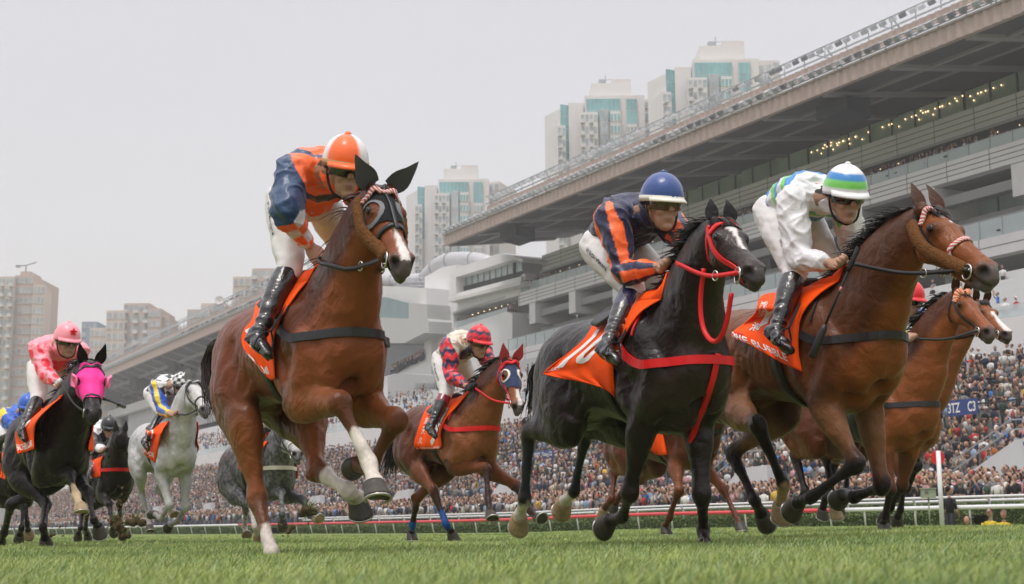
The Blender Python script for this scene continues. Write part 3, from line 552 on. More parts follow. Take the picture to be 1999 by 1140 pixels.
def sign(px0, py0, px1, py1, n, txt, label, col=(.03, .06, .22)):
    (s0, z0), (s1, z1) = fac(px0, py0, n), fac(px1, py1, n); root = empty('sign', SP((s0+s1)/2, n, z1), label, 'sign', 'blue zone signs among the crowd'); mb = MB(); sbox(mb, s0, s1, n, n+.06, min(z0, z1), max(z0, z1)); mb.build('panel', mat('sign_blue', srgb(38, 62, 128), .5), root)
    v, f = text_cached(txt, .02); c = SP((s0+s1)/2, n-.03, (z0+z1)/2); obj('lettering', [c-SA*x*abs(s1-s0)*.9+ZZ*y*abs(z1-z0)*.66 for x, y, _ in v], f, WHITEP0, root, smooth=False)
WHITEP0 = mat('white_print', (.78, .77, .76), .55, .3)
# ------------------------------------------------------------------ residential towers beyond
def tower(label, Y, blocks, group, base_z=0):
    """blocks: (px0, px1, py_top, rot deg, depth m, style, wall material)"""
    x0 = P(blocks[0][0], 800, Y); root = empty('residential_tower', (x0[0], Y, 0), label, 'tower block', group); k = Y/2777
    for bi, (a, b, top, rot, dep, st, wm, dy) in enumerate(blocks):
        Yb = Y+dy; A_ = P(a, top, Yb); B_ = P(b, top, Yb); wd = abs(B_[0]-A_[0]); zt = A_[2]; c = np.array(((A_[0]+B_[0])/2, Yb, 0)); th = R(rot); ux = np.array((cos(th), sin(th), 0)); uy = np.array((-sin(th), cos(th), 0)); w2 = wd/cos(th)
        if rot: w2 = wd/(cos(th)+.0)
        mb = MB(); mb.box(c+uy*dep/2+ZZ*(zt/2), (w2/2, dep/2, zt/2), [ux, uy, ZZ]); mb.build('block', wm, root)
        if st[0] == 'plain': continue
        fl = 3.1; zlow = max(3, zt-st[1]*fl) if len(st) > 1 else 3; cols = st[2] if len(st) > 2 else max(2, int(w2/3.2)); wn = MB(); sl_ = MB(); gl = st[3] if len(st) > 3 else M_TWIN; pit = w2/cols
        z = zt-fl*st[4] if len(st) > 4 else zt-fl
        while z > 3 and z > zlow:
            for i in range(cols):
                u = -w2/2+pit*(i+.5); f = .33 if st[0] == 'win' else .46 if st[0] == 'glass' else .36
                wn.box(c+ux*u-uy*.03+ZZ*(z+fl*.5), (pit*f, .05, fl*(.27 if st[0] != 'glass' else .47)), [ux, uy, ZZ])
                if st[0] == 'balc' and i % 2 == 0: sl_.box(c+ux*u-uy*.7+ZZ*(z+.05), (pit*.46, .75, .12), [ux, uy, ZZ]); sl_.box(c+ux*u-uy*1.42+ZZ*(z+.5), (pit*.46, .05, .42), [ux, uy, ZZ])
                if st[0] == 'win': sl_.box(c+ux*u-uy*.18+ZZ*(z+fl*.2), (pit*.36, .18, .06), [ux, uy, ZZ])
            z -= fl
        if wn.n: o = wn.build('windows', gl, root); o['kind'] = 'stuff'
        if sl_.n: o = sl_.build('balconies' if st[0] == 'balc' else 'sills', M_TSLAB, root); o['kind'] = 'stuff'
    return root
M_TWIN = mat('tower_window', (.33, .37, .39), .3, .5, var=.45, vscale=.35); M_TEAL = mat('tower_teal_glass', (.17, .38, .40), .15, .6, var=.35, vscale=.18); M_TSLAB = mat('tower_slab', (.55, .54, .53), .7)
M_TW = mat('tower_pale', (.66, .64, .635), .8, .2, var=.04, vscale=.1); M_TW2 = mat('tower_pale_pink', (.62, .575, .56), .8, .2, var=.04, vscale=.1); M_TP = mat('tower_pink', (.50, .40, .355), .8, .2, var=.06, vscale=.1); M_TC = mat('tower_cream', (.58, .49, .425), .8, .2, var=.06, vscale=.1); M_TBL = mat('tower_blue', (.20, .25, .33), .6, .3)
def pale_tower(label, Y, x, y, w, h0):
    """x,y: top left of the teal glazed front; w: its width in px at this distance"""
    q = w/73.; g = 'pale towers with teal glazed tops'
    t = tower(label, Y, [
      (x-3*q, x+126*q, y-2*q, 0, 22, ('plain',), M_TW, 0.5), (x+11*q, x+97*q, y-28*q, 0, 12, ('plain',), M_TW, 3), (x+55*q, x+97*q, y-37*q, 0, 10, ('plain',), M_TW2, 4),
      (x, x+73*q, y, 0, .4, ('glass', 2.9, 8, M_TEAL, 1.2), M_TW, -.2), (x+87*q, x+109*q, y, 0, .4, ('glass', 4, 3, M_TEAL, 1.2), M_TW2, -.2),
      (x-12*q, x+25*q, y+34*q, 0, 2, ('balc', 40, 4, M_TWIN), M_TW, -2), (x+30*q, x+48*q, y+28*q, 0, 1.5, ('glass', 40, 2, M_TWIN), M_TW2, -1.5), (x+52*q, x+74*q, y+32*q, 0, 1, ('win', 40, 3, M_TEAL), M_TW, -1), (x+88*q, x+110*q, y+60*q, 0, 1, ('win', 40, 3, M_TWIN), M_TW, -1),
      (x-38*q, x-6*q, y+14*q, 0, 16, ('plain',), M_TW, 2), (x-56*q, x-36*q, y+28*q, 28, 8, ('glass', 5, 3, M_TEAL, .6), M_TW, 2), (x-62*q, x-44*q, y+62*q, 15, 10, ('balc', 40, 2, M_TWIN), M_TW, 0),
      (x+124*q, x+152*q, y+5*q, -20, 14, ('win', 40, 2, M_TWIN), M_TW2, 8)], g)
    mb = MB(); c = P(x+42*q, y-27*q, Y+6); mb.tube([c-ZZ*1, c+ZZ*20*q*Y/2777*1.0], .15*q, 5); mb.tube([c-np.array((2.2*q, 0, -.6)), c+np.array((1.6*q, 0, 1.2))], .12, 5); mb.box(c+np.array((-1*q, 0, .6)), (.9*q, .6, .4)); mb.build('roof_crane', M_STL, t)
    return t
pale_tower('pale tower with teal glazed top, the tallest, directly left of the roof edge upper right', 330, 1355, 117, 73, 0)
pale_tower('pale tower with teal glazed top, middle one of the three', 345, 1144, 188, 66, 0)
pale_tower('pale tower with teal glazed top, leftmost and lowest, beside the hooded chestnut\'s head', 400, 858, 351, 56, 0)
tower('plain pale end of a tower peeping over the roof gantry at the upper right', 380, [(1475, 1522, 118, 0, 20, ('win', 20, 3, M_TWIN), M_TW2, 0)], 'pale towers with teal glazed tops')
tower('pinkish tall tower at the left edge with a crane on the roof', 420, [(-30, 28, 540, 0, 22, ('balc', 60, 7, M_TWIN), M_TC, 0), (30, 66, 537, 0, 24, ('win', 60, 4, M_TWIN), M_TP, 2), (66, 88, 556, 12, 18, ('win', 60, 3, M_TWIN), M_TC, -1), (40, 60, 530, 0, 10, ('plain',), M_TP, 6)], 'pink and cream towers at the left')
def crane(px, py, Y, sc_, lab):
    c = P(px, py, Y); root = empty('roof_crane', c, lab, 'roof crane'); mb = MB(); mb.tube([c, c+ZZ*1.6*sc_], .25, 5); mb.tube([c+ZZ*1.6*sc_-np.array((2.2*sc_, 0, 0)), c+ZZ*1.7*sc_, c+ZZ*2.4*sc_+np.array((2.4*sc_, 0, 0))], .22, 5); mb.box(c+ZZ*1.5*sc_-np.array((1.8*sc_, 0, 0)), (.5*sc_, .3*sc_, .3*sc_)); mb.build('arm', mat('crane_grey', (.30, .31, .33), .6), root)
crane(50, 532, 424, 1.3, 'small grey window cleaning crane on the roof of the leftmost tower')
tower('narrow blue grey tower between the pink jockey and the cream towers', 520, [(160, 190, 628, 0, 20, ('win', 40, 3, M_TWIN), M_TBL, 0), (168, 196, 640, 0, 16, ('plain',), M_TBL, -2)], 'pink and cream towers at the left')
tower('stepped pink and cream tower behind the far end of the second stand roof', 420, [(176, 212, 640, 0, 16, ('win', 60, 4, M_TWIN), M_TC, 2), (208, 244, 606, 0, 18, ('win', 60, 3, M_TWIN), M_TC, 0), (242, 292, 592, 0, 20, ('balc', 60, 5, M_TWIN), M_TP, 2), (290, 314, 602, 0, 18, ('win', 60, 3, M_TWIN), M_TP, 0), (312, 331, 618, 0, 12, ('win', 60, 2, M_TWIN), M_TP, 3)], 'pink and cream towers at the left')
tower('low pink tower just over the stand roof, left of the taller cream tower', 430, [(366, 410, 604, 0, 14, ('win', 60, 4, M_TWIN), M_TP, 0), (392, 440, 592, 0, 16, ('win', 60, 4, M_TWIN), M_TC, 3), (408, 452, 598, 0, 12, ('plain',), M_TC, 6)], 'pink and cream towers at the left')
tower('taller cream and pink tower right behind the leading jockey\'s boot', 380, [(455, 500, 540, 0, 18, ('win', 60, 4, M_TWIN), M_TC, 2), (492, 540, 524, 0, 18, ('balc', 60, 4, M_TWIN), M_TP, 0)], 'pink and cream towers at the left')
def dish():
    c = P(429, 588, 300); root = empty('satellite_dish', c, 'white satellite dish above the second stand roof', 'satellite dish'); n = 16; v = [c+ZZ*.0]; 
    for g in np.linspace(0, 2*pi, n, False): v.append(c+np.array((cos(g)*1.0, -.5, sin(g)*.85+.2)))
    obj('bowl', v, [(0, 1+k, 1+(k+1) % n) for k in range(n)], M_TW, root); mb = MB(); mb.tube([c, c-ZZ*6], .1, 5); mb.build('mast', M_STL, root)
dish()
sign(1848, 783, 1909, 807, 57.6, '3TZ    C3', 'blue sign reading C3 hanging in the seated crowd right of the bays')
sign(1996, 848, 2020, 868, 51.6, 'C2', 'blue sign on the white stair wall at the right border')
sign(1042, 882, 1080, 894, 57.6, 'D2JT  Zone C2', 'small blue sign in the crowd left of the near black horse')
# ================================================================== spectators
def blob(c, r, n=7, m=5):
    v = []; f = []
    for i in range(m+1):
        th = pi*i/m
        for k in range(n): g = 2*pi*k/n; v.append((c[0]+r[0]*sin(th)*cos(g), c[1]+r[1]*sin(th)*sin(g), c[2]+r[2]*cos(th)))
    for i in range(m):
        for k in range(n): f.append((i*n+k, (i+1)*n+k, (i+1)*n+(k+1) % n, i*n+(k+1) % n))
    return np.array(v), f
def person_mesh(rs, lod, pose, hat, hairlen):
    """faces +X; feet at the origin; colour slots: 0 skin 1 hair/hat 2 shirt 3 trousers 4 dark 5 phone"""
    v = []; f = []; c = []; n = 0
    def add(vf, s):
        nonlocal n
        v.append(np.asarray(vf[0])); f.extend([tuple(i+n for i in q) for q in vf[1]]); c.extend([s]*len(vf[0])); n += len(vf[0])
    N = {2: 8, 1: 6, 0: 5}[lod]; hz = 1.60 if pose != 'sit' else 1.22; sh = hz-.26; hip = hz-.72
    def tb(pts, r, k=N): return tube_vf(pts, r, k)
    q_ = tb([(0, 0, hip), (.0, 0, hip+.25), (0, 0, sh-.06), (0, 0, sh+.03)], (.155, .165, .19, .08)); q_[0][:, 0] *= .62; add(q_, 2)
    add(blob((0.0, 0, sh-.04), (.095, .215, .07), N, 4 if lod else 3), 2)
    if lod == 2: add(tb([(0, 0, sh), (.01, 0, sh+.10)], .05), 0)
    add(blob((.02, 0, hz), (.105, .088, .132), N+2, 6 if lod == 2 else 4), 0)
    if lod == 2: add(blob((.115, 0, hz-.01), (.02, .016, .03), 5, 3), 0)
    if hat: add(blob((-.01, 0, hz+.055), (.112, .098, .085), N+1, 4), 1); (add(([(.07, -.07, hz+.05), (.07, .07, hz+.05), (.19, .05, hz+.03), (.19, -.05, hz+.03)], [(0, 1, 2, 3)]), 1) if lod else None)
    else: add(blob((-.022, 0, hz+.035), (.102, .092, .108), N+1, 4), 1); 
    if hairlen: add(blob((-.055, 0, hz-.08), (.065, .085, .15), N, 3), 1)
    if lod == 2 and rs.rand() < .3: add(blob((.09, 0, hz+.015), (.022, .075, .02), 6, 3), 4)
    for s in (-1, 1):
        S = np.array((0, s*.205, sh-.04))
        if pose == 'raise' or (pose == 'phone'): E_ = S+np.array((.16, s*.05, -.20 if pose == 'phone' else .10)); H_ = np.array((.30, s*.05, hz-.03 if pose == 'phone' else hz+.25))
        elif pose == 'fold': E_ = S+np.array((.06, s*.07, -.27)); H_ = np.array((.20, -s*.08, sh-.28))
        else: E_ = S+np.array((.02, s*.06, -.28)); H_ = E_+np.array((.12 if pose != 'sit' else .2, -s*.03, -.18))
        if lod or pose in ('raise', 'phone'):
            add(tb([S, (S+E_)/2, E_], (.062, .055, .048), 5), 2); add(tb([E_, H_], (.042, .030), 5), 0); 
            if lod: add(blob(H_, (.045, .035, .05), 5, 3), 0)
    if pose == 'phone': add(blob((.34, 0, hz-.0), (.015, .085, .045), 4, 2), 5)
    if pose == 'sit': add(tb([(0, .09, hip), (.4, .1, hip)], .09, 5), 3); add(tb([(0, -.09, hip), (.4, -.1, hip)], .09, 5), 3)
    else: add(tb([(0, .09, 0), (0, .09, hip+.02)], (.06, .10), 5), 3); add(tb([(0, -.09, 0), (0, -.09, hip+.02)], (.06, .10), 5), 3)
    return np.concatenate(v), f, np.array(c)
SHIRTS = [('black', (.015, .015, .018), 22), ('navy', (.02, .03, .07), 16), ('white', (.62, .61, .60), 18), ('grey', (.20, .20, .21), 12), ('pale blue', (.26, .35, .48), 9), ('beige', (.45, .37, .27), 7), ('red', (.45, .02, .025), 4), ('pink', (.55, .28, .30), 5), ('dark green', (.03, .07, .05), 4), ('bright blue', (.04, .18, .50), 2), ('yellow', (.60, .40, .05), 1), ('brown', (.12, .07, .045), 5), ('orange', (.50, .16, .03), .6)]
HAIRS = [('black hair', (.010, .008, .008), 60), ('brown hair', (.05, .028, .016), 14), ('grey hair', (.28, .27, .27), 9)]
HATS = [('white cap', (.62, .62, .62), 9), ('black cap', (.015, .015, .018), 8), ('tan hat', (.38, .28, .16), 4), ('red cap', (.42, .03, .03), 2), ('navy cap', (.02, .03, .09), 3)]
def pick(rs, lst):
    w_ = np.array([x[2] for x in lst], float); return lst[rs.choice(len(lst), p=w_/w_.sum())]
M_CROWD = mat('clothes_and_skin', attr=True, rough=.75, spec=.25)
POSES = ['stand']*5+['fold']*4+['phone']*2+['raise']+['sit']*5
_rs = np.random.RandomState(11); LIB = {}
for lod in (0, 1, 2):
    for po in set(POSES):
        for hat in (0, 1):
            for hl_ in (0, 1): LIB[(lod, po, hat, hl_)] = [person_mesh(_rs, lod, po, hat, hl_) for _ in range(2 if lod == 2 else 1)]
def crowd():
    rs = np.random.RandomState(21); ppl = []
    RN0 = RAIL0@SN
    rows = list(np.arange(43.2, 51.6, .95))+list(np.arange(52.8, 68.8, .95))+list(np.arange(70.2, 84, 1.2))+[97.0, 98.9, 100.6]
    for ri, n in enumerate(rows):
        smin = -22; s = smin+rs.rand(); zc = terz(n) if n < 96 else 0
        while s < 330:
            s += .50+.28*rs.rand() if n < 69 else .6+1.5*rs.rand()
            p = SP(s, n+rs.randn()*.12, zc); 
            if p[1] < 5: continue
            x, y = proj(p+ZZ*1.2)
            if x > 2030 or x < -40: continue
            dens = 1.0 if n < 69 else .55
            if n > 84: dens = 0
            if 69 < n < 84 and x > 1700: dens = .12
            g = vnoise(np.array([[s*.12, n*.3, 0]]), 77)[0]
            if rs.rand() > dens*(.93+.15*g) : continue
            if n < 52 and p[1] > 260: continue
            ppl.append((p, x, y, n, s, ri))
    # balcony people
    for n, yref, s0, s1, d in ((98.42, 270, MS0, MS1, .9), (96.45, 448, MS0, fac(1870, 420, 96)[0]+6, .8), (98.7, 270, MS0, MS1, .9)):
        z = fac(1999, yref, 98 if n > 97 else 96)[1]; s = s0
        while s < s1:
            s += .42+1.9*rs.rand()**3
            if vnoise(np.array([[s*.2, n, 0]]), 5)[0] < -.45: continue
            p = SP(s, n+rs.rand()*.25, z+.12*rs.rand()); x, y = proj(p)
            if -30 < x < 2030: ppl.append((p, x, y, n, s, 90))
    sA, sB = fac(987, 600, 98)[0], fac(884, 640, 98)[0]; zt = fac(884, 643, 98)[1]
    for i in range(52): s = sA+(sB-sA)*rs.rand(); p = SP(s, 98.8+rs.rand()*1.5, zt); ppl.append((p, *proj(p), 98, s, 91))
    for i in range(900):
        s = LS0+(LS1-LS0)*rs.rand()**1.3; row = rs.randint(3); p = SP(s, 97.2+row*1.0, fac(250, 792, 96)[1]+row*.9-.6); x, y = proj(p)
        if x > -30: ppl.append((p, x, y, 97, s, 92))
    for i in range(70): s_, z_ = fac(760+rs.rand()*66, 700, 96.5); f_ = (sx_(760, 96.5)-s_)/(sx_(760, 96.5)-sx_(826, 96.5)); p = SP(s_, 96.6, fac(760+66*f_, 733-30*f_, 96.6)[1]); ppl.append((p, *proj(p), 97, s_, 93))
    LOG('balc', sum(1 for a in ppl if a[5] == 90), [tuple(round(float(c), 1) for c in (*a[0], a[1], a[2])) for a in ppl if a[5] == 90][:12])
    ppl.sort(key=lambda a: a[0][1]); 
    # the 300 that show largest, one object each
    used = {}; cnt = 0; Vs = []; Fq = []; Cs = []; n0 = 0; faces_by = []
    occ = lambda x, y: (x > 1580 and x < 1700 and y < 1010)
    for (p, x, y, n, s, ri) in ppl:
        Y = p[1]; hatp = rs.rand() < .27; long_ = rs.rand() < .33; pose = POSES[rs.randint(len(POSES))]
        if n < 52 and pose == 'sit': pose = 'stand'
        if n < 52 and rs.rand() < .2: pose = 'phone'
        indiv = cnt < 292 and 1130 < x < 2010 and n < 69 and ri < 90
        lod = 2 if indiv else (1 if Y < 115 else 0); mv, mf, mc = LIB[(lod, pose, int(hatp), int(long_))][0]
        shn, shc, _ = pick(rs, SHIRTS); hn_, hcol, _ = pick(rs, HATS if hatp else HAIRS); sk = np.array((.40, .235, .165))*(.75+.4*rs.rand()); tro = [(.02, .02, .025), (.04, .05, .09), (.12, .11, .10)][rs.randint(3)]
        pal = np.array([sk, hcol, np.array(shc)*(.8+.4*rs.rand()), tro, (.01, .01, .01), (.02, .02, .03)])
        fa = pi+TH+rs.randn()*.35-.25; k = .93+.14*rs.rand(); ca, sa_ = cos(fa), sin(fa); w_ = mv*[k*(1+.08*rs.randn()), k*(1+.12*rs.rand()), k]; 
        W = np.column_stack([w_[:, 0]*ca-w_[:, 1]*sa_, w_[:, 0]*sa_+w_[:, 1]*ca, w_[:, 2]])
        if indiv:
            what = {'stand': 'standing', 'fold': 'arms folded', 'phone': 'phone raised', 'raise': 'arms raised', 'sit': 'sitting'}[pose]
            row = ('rail row' if ri == 0 else 'lawn row %d' % (ri+1)) if n < 52 else 'seat row %d' % (ri-8)
            where = 'far right of disc' if x > 1900 else 'right of disc' if x > 1840 else 'left of disc' if x > 1760 else 'behind the bays' if x > 1540 else 'beyond big horses' if x > 1420 else 'under black horse'
            lab = 'spectator, %s top, %s, %s, %s, %s' % (shn, ('long ' if long_ and not hatp else '')+hn_, what, row, where); used.setdefault(lab, []).append(None)
            me_ = obj('person', W, mf, M_CROWD, cols=pal[mc], origin=None, smooth=True); me_.location = tuple(p); tag(me_, lab, 'spectator', 'spectators crowding the rail and lower seats'); me_['_x'] = float(x); me_['_r'] = lab; cnt += 1
        else:
            Vs.append(W+p); Cs.append(pal[mc]); faces_by.append((mf, n0)); n0 += len(W)
    # tell alike neighbours apart by their place
    by = {}
    for o in bpy.data.objects:
        if '_r' in o.keys(): by.setdefault(o['_r'], []).append(o)
    for lab, os_ in by.items():
        os_.sort(key=lambda o: o['_x'])
        if len(os_) > 1:
            for i, o in enumerate(os_): o['label'] = lab.replace('spectator,', ('leftmost' if i == 0 else 'rightmost' if i == len(os_)-1 else ('second', 'third', 'fourth', 'fifth', 'sixth')[min(i-1, 4)])+' spectator,')
        for o in os_: del o['_x']; del o['_r']
    loops = []; starts = []; tot = 0
    cache = {}
    for mf, off in faces_by:
        k = id(mf)
        if k not in cache: cache[k] = (np.array([i for q in mf for i in q]), np.array([len(q) for q in mf]))
        fl, ln = cache[k]; loops.append(fl+off); starts.append(ln)
    loops = np.concatenate(loops).astype(np.int32); ln = np.concatenate(starts); st = np.zeros(len(ln), np.int32); st[1:] = np.cumsum(ln)[:-1]
    me = bpy.data.meshes.new('crowd'); Va = np.concatenate(Vs).astype(np.float32); me.vertices.add(len(Va)); me.vertices.foreach_set('co', Va.ravel()); me.loops.add(len(loops)); me.loops.foreach_set('vertex_index', loops); me.polygons.add(len(ln)); me.polygons.foreach_set('loop_start', st); me.update(calc_edges=True)
    me.polygons.foreach_set('use_smooth', np.ones(len(ln), bool)); setcol(me, np.concatenate(Cs)); me.materials.append(M_CROWD); o = bpy.data.objects.new('crowd', me); sc.collection.objects.link(o); tag(o, 'dense crowd of spectators filling the terraces and balconies', 'crowd', kind='stuff')
    LOG('crowd', len(ppl), len(Va))
crowd()

def trackside():
    rs = np.random.RandomState(3)
    for px, py, Y, pose, hat, hl_, shirt, hair, fa, lab, cat in (
        (1932, 1001, 42.6, 'sit', 1, 0, (.62, .45, .04), (.03, .03, .04), pi+.9, 'man in yellow vest and dark cap, low behind the white rail', 'official'),
        (1959, 1004, 42.9, 'sit', 0, 0, (.62, .45, .04), (.42, .38, .33), pi+1.1, 'grey haired man in yellow vest, low behind the white rail', 'official'),
        (1888, 1016, 42.8, 'sit', 0, 1, (.25, .10, .10), (.012, .010, .010), pi+.8, 'dark haired woman whose head shows low behind the white rail', 'spectator'),
        (1852, 957, 44.4, 'stand', 0, 0, (.010, .010, .012), (.010, .009, .009), .4, 'man in a black suit with his back turned, right of the red disc post', 'guard')):
        mv, mf, mc = person_mesh(rs, 2, pose, hat, hl_); pal = np.array([(.42, .23, .16), hair, shirt, (.02, .02, .025), (.01, .01, .01), (0, 0, 0)]); hz = 1.22 if pose == 'sit' else 1.60; p = P(px, py, Y)-ZZ*hz; ca, sa_ = cos(fa), sin(fa)
        o = obj('person', np.column_stack([mv[:, 0]*ca-mv[:, 1]*sa_, mv[:, 0]*sa_+mv[:, 1]*ca, mv[:, 2]]), mf, M_CROWD, cols=pal[mc]); o.location = tuple(p); tag(o, lab, cat)
trackside()
# ================================================================== horses
def rot_about(v, axis, ang):
    return np.array(Matrix.Rotation(ang, 3, V(tuple(axis))) @ V(tuple(v)))
M_EYE = mat('eye_glossy', (.006, .004, .003), .16, .4)
M_HOOF = mat('hoof_horn', (.05, .043, .036), .5, .4, var=.35, vscale=40, bump=.3, bscale=60, stretch=(1, 1, .2))
M_PALEHOOF = mat('hoof_pale', (.33, .24, .14), .55, .4, var=.35, vscale=25, bump=.3, bscale=60)
M_STEEL = mat('steel', (.6, .58, .55), .22, .5, metal=1)
M_SHOE = mat('horseshoe', (.5, .48, .45), .35, .5, metal=.9)
M_BLACKSTRAP = mat('black_leather', (.012, .012, .014), .38, .5, bump=.2, bscale=150, var=.2, vscale=30)
M_BOOT = mat('boot_leather', (.010, .010, .012), .22, .6, bump=.5, bscale=22, bdist=.02, coat=.3)
M_SKIN = None
class Horse: pass
def HL(h, u, s, z):
    """local body point (metres: forward, left, up from barrel centre)"""
    return h.O+h.k*(u*h.Fp+s*h.L+z*h.Zp)
def onplane(h, px, py, s):
    d = ray(px, py); n = h.L; t = (s*h.k-((CAM-h.O)@n))/(d@n); return CAM+d*t
def solve(h, px, py, par, Ln, s0, w2=.45, yr=1.6, ybias=0):
    """point on the pixel's ray, at bone length Ln from par and near the lateral plane s0"""
    d = ray(px, py); ys = np.linspace(par[1]-yr, par[1]+yr, 801); q = CAM+d[None, :]*(ys/d[1])[:, None]
    c = (np.linalg.norm(q-par, axis=1)-Ln*h.k)**2+w2*((q-h.O)@h.L-s0*h.k)**2+ybias*(ys-par[1])
    return q[np.argmin(c)]
def make_horse(sp):
    h = Horse(); h.sp = sp; psi = R(sp['heading']); h.F = np.array((sin(psi), -cos(psi), 0.)); h.L = np.array((cos(psi), sin(psi), 0.)); h.k = sp.get('k', 1.0)
    Z = np.array((0, 0, 1.)); pit = R(sp.get('pitch', 0)); h.Fp = h.F*cos(pit)+Z*sin(pit); h.Zp = Z*cos(pit)-h.F*sin(pit)
    h.O = P(*sp['c'], sp['D']); k = h.k; vox = sp.get('vox', .013); pcs = []; ap = pcs.append
    g = lambda u, s, z: HL(h, u, s, z)
    T = [(-.90, .02, .10, .09), (-.84, .02, .21, .17), (-.70, .02, .295, .228), (-.52, .035, .31, .252), (-.32, .045, .272, .245), (-.12, .022, .268, .248), (.08, -.002, .288, .255), (.25, -.008, .318, .246), (.40, .01, .338, .228), (.54, .00, .318, .212), (.66, -.045, .27, .19), (.75, -.075, .19, .15)]
    ap(loft([g(u, 0, z) for u, z, a, b in T], [a*k for *_, a, b in T], [b*k for *_, b in T], h.L, n=28, sub=4))
    # head and neck
    nb = g(.56, 0, .06); poll = solve(h, *sp['poll'], g(.50, 0, .30), sp.get('neck', .80), sp.get('poll_s', 0), w2=2., ybias=sp.get('nyb', 0))
    muz = solve(h, *sp['muz'], poll, sp.get('head', .53*sp.get('hk', .9)), sp.get('muz_s', 0), w2=.6, ybias=sp.get('nyb', 0))
    h.poll, h.muz = poll, muz
    top = g(.36, 0, .22); mid = (nb+poll)/2; crest = nrm(np.cross(h.L, poll-nb)); crest = crest if crest@(Z-h.F) > 0 else -crest
    hd = nrm(muz-poll); 
    hl = nrm(np.cross(Z, hd)); hl = hl if hl@h.L > -0.2 else -hl; hl = nrm(rot_about(hl, hd, R(sp.get('headroll', 0)))); hn = nrm(np.cross(hd, hl)); hn = hn if hn@Z > 0 or abs(hn@Z) < .2 and hn@h.F > 0 else -hn
    h.hd, h.hl, h.hn = hd, hl, hn; HLn = np.linalg.norm(muz-poll)
    kh = k*sp.get('hk', .9); h.kh = kh; hp = lambda t, s, o: poll+hd*(t*.575*kh)+hl*(s*kh)+hn*(o*kh); h.hp = hp
    h.HLn = HLn; nk = [nb-h.Fp*.14*k-h.Zp*.07*k, nb+(poll-nb)*.22+crest*.0, nb+(poll-nb)*.48+crest*.035*k, nb+(poll-nb)*.76+crest*.035*k, hp(.02, 0, -.015)]
    lat = np.array([h.L, h.L, h.L*.75+hl*.25, h.L*.4+hl*.6, hl])
    h.neckax = np.array(nk); h.crest = crest
    NK = sp.get('neckk', 1.0)
    ap(loft(nk, np.array([.33, .300, .245, .185, .115])*k*NK, np.array([.225, .185, .145, .110, .080])*k*NK, lat, n=24, sub=5))
    # windpipe / brachial muscle rounding the front of the neck
    ap(loft([nk[0]+h.Fp*.20*k-h.Zp*.16*k, nk[1]-crest*.17*k, nk[2]-crest*.125*k, nk[3]-crest*.09*k], np.array([.14, .09, .07, .05])*k, np.array([.15, .09, .065, .055])*k, h.L, n=14))
    HW = sp.get('headw', 1.0)
    Hs = [(-.05, .055, -.06, .060), (.08, .080, -.115, .082), (.20, .086, -.150, .092), (.32, .084, -.155, .088), (.44, .078, -.128, .072), (.56, .070, -.085, .058), (.68, .064, -.062, .050), (.80, .062, -.056, .052), (.90, .060, -.060, .060), (.97, .048, -.060, .056), (1.02, .020, -.05, .036)]
    ap(loft([hp(t, 0, (a+b)/2) for t, a, b, c in Hs], [(a-b)/2*kh for t, a, b, c in Hs], [c*kh*HW for *_, c in Hs], hl, n=24, sub=4))
    for s in (-1, 1):
        ap(ellipsoid(hp(.275, s*.079, .036), [hd*.048*kh, hn*.036*kh, hl*.026*kh]))              # orbit
        ap(ellipsoid(hp(.26, s*.052, -.075), [hd*.098*kh, hn*.086*kh, hl*.040*kh]))            # cheek
        ap(loft([hp(.34, s*.055, .01), hp(.66, s*.040, -.01)], np.array([.022, .014])*kh, np.array([.034, .016])*kh, hl, n=10))   # facial crest
        ap(ellipsoid(hp(.90, s*.040, .022), [hd*.046*kh, hn*.034*kh, hl*.030*kh]))              # nostril
        ap(ellipsoid(hp(-.01, s*.050, .055), [hd*.045*kh, hn*.045*kh, hl*.035*kh]))             # ear base
    ap(ellipsoid(hp(.97, 0, -.066), [hd*.045*kh, hn*.030*kh, hl*.036*kh]))                      # lip and chin
    ap(loft([hp(.45, 0, -.105), hp(.90, 0, -.088)], np.array([.03, .022])*kh, np.array([.038, .030])*kh, hl, n=12))
    # legs
    h.legs = []
    for nm in ('fn', 'ff', 'hn', 'hf'):      # fore/hind, near(right side) / far(left side)
        q = sp[nm]; sd = -1 if nm[1] == 'n' else 1; rf = sp.get('legk', 1.0)
        if nm[0] == 'f':
            pt = g(.66+sp.get('sw_'+nm, 0)*.3, sd*.135, -.10); elb = q.get('e') and solve(h, *q['e'], pt, .30, sd*.16, w2=2.) 
            if elb is None: elb = g(.44+sp.get('sw_'+nm, 0), sd*.155, -.30)
            s0 = q.get('s', sd*.14); kn = solve(h, *q['k'], elb, .40, s0); ft = solve(h, *q['f'], kn, .29, q.get('sf', s0)); hf = solve(h, *q['h'], ft, .15, q.get('sh', q.get('sf', s0)), ybias=q.get('yb', -.03))
            if 'print' in sp: LOG(sp['name'], nm, 'lens', [round(float(np.linalg.norm(a-b)), 2) for a, b in ((pt, elb), (elb, kn), (kn, ft), (ft, hf))])
            ap(loft([g(.36, sd*.09, .26), g(.50, sd*.145, .10), g(.63, sd*.145, -.08)], np.array([.10, .13, .105])*k, np.array([.05, .075, .075])*k, h.L, n=16))
            ap(loft([pt, (pt+elb)/2+h.L*sd*.012, elb], np.array([.105, .118, .085])*k, np.array([.070, .078, .062])*k, h.L, n=16))
            ap(loft([g(.28, sd*.16, -.02), g(.36, sd*.165, -.17), elb-h.F*.02], np.array([.085, .11, .075])*k, np.array([.06, .066, .055])*k, h.L, n=16))   # triceps
            ap(ellipsoid(g(.68, sd*.085, -.16), [h.Fp*.10*k, h.L*.085*k, h.Zp*.14*k]))                                                     # pectoral
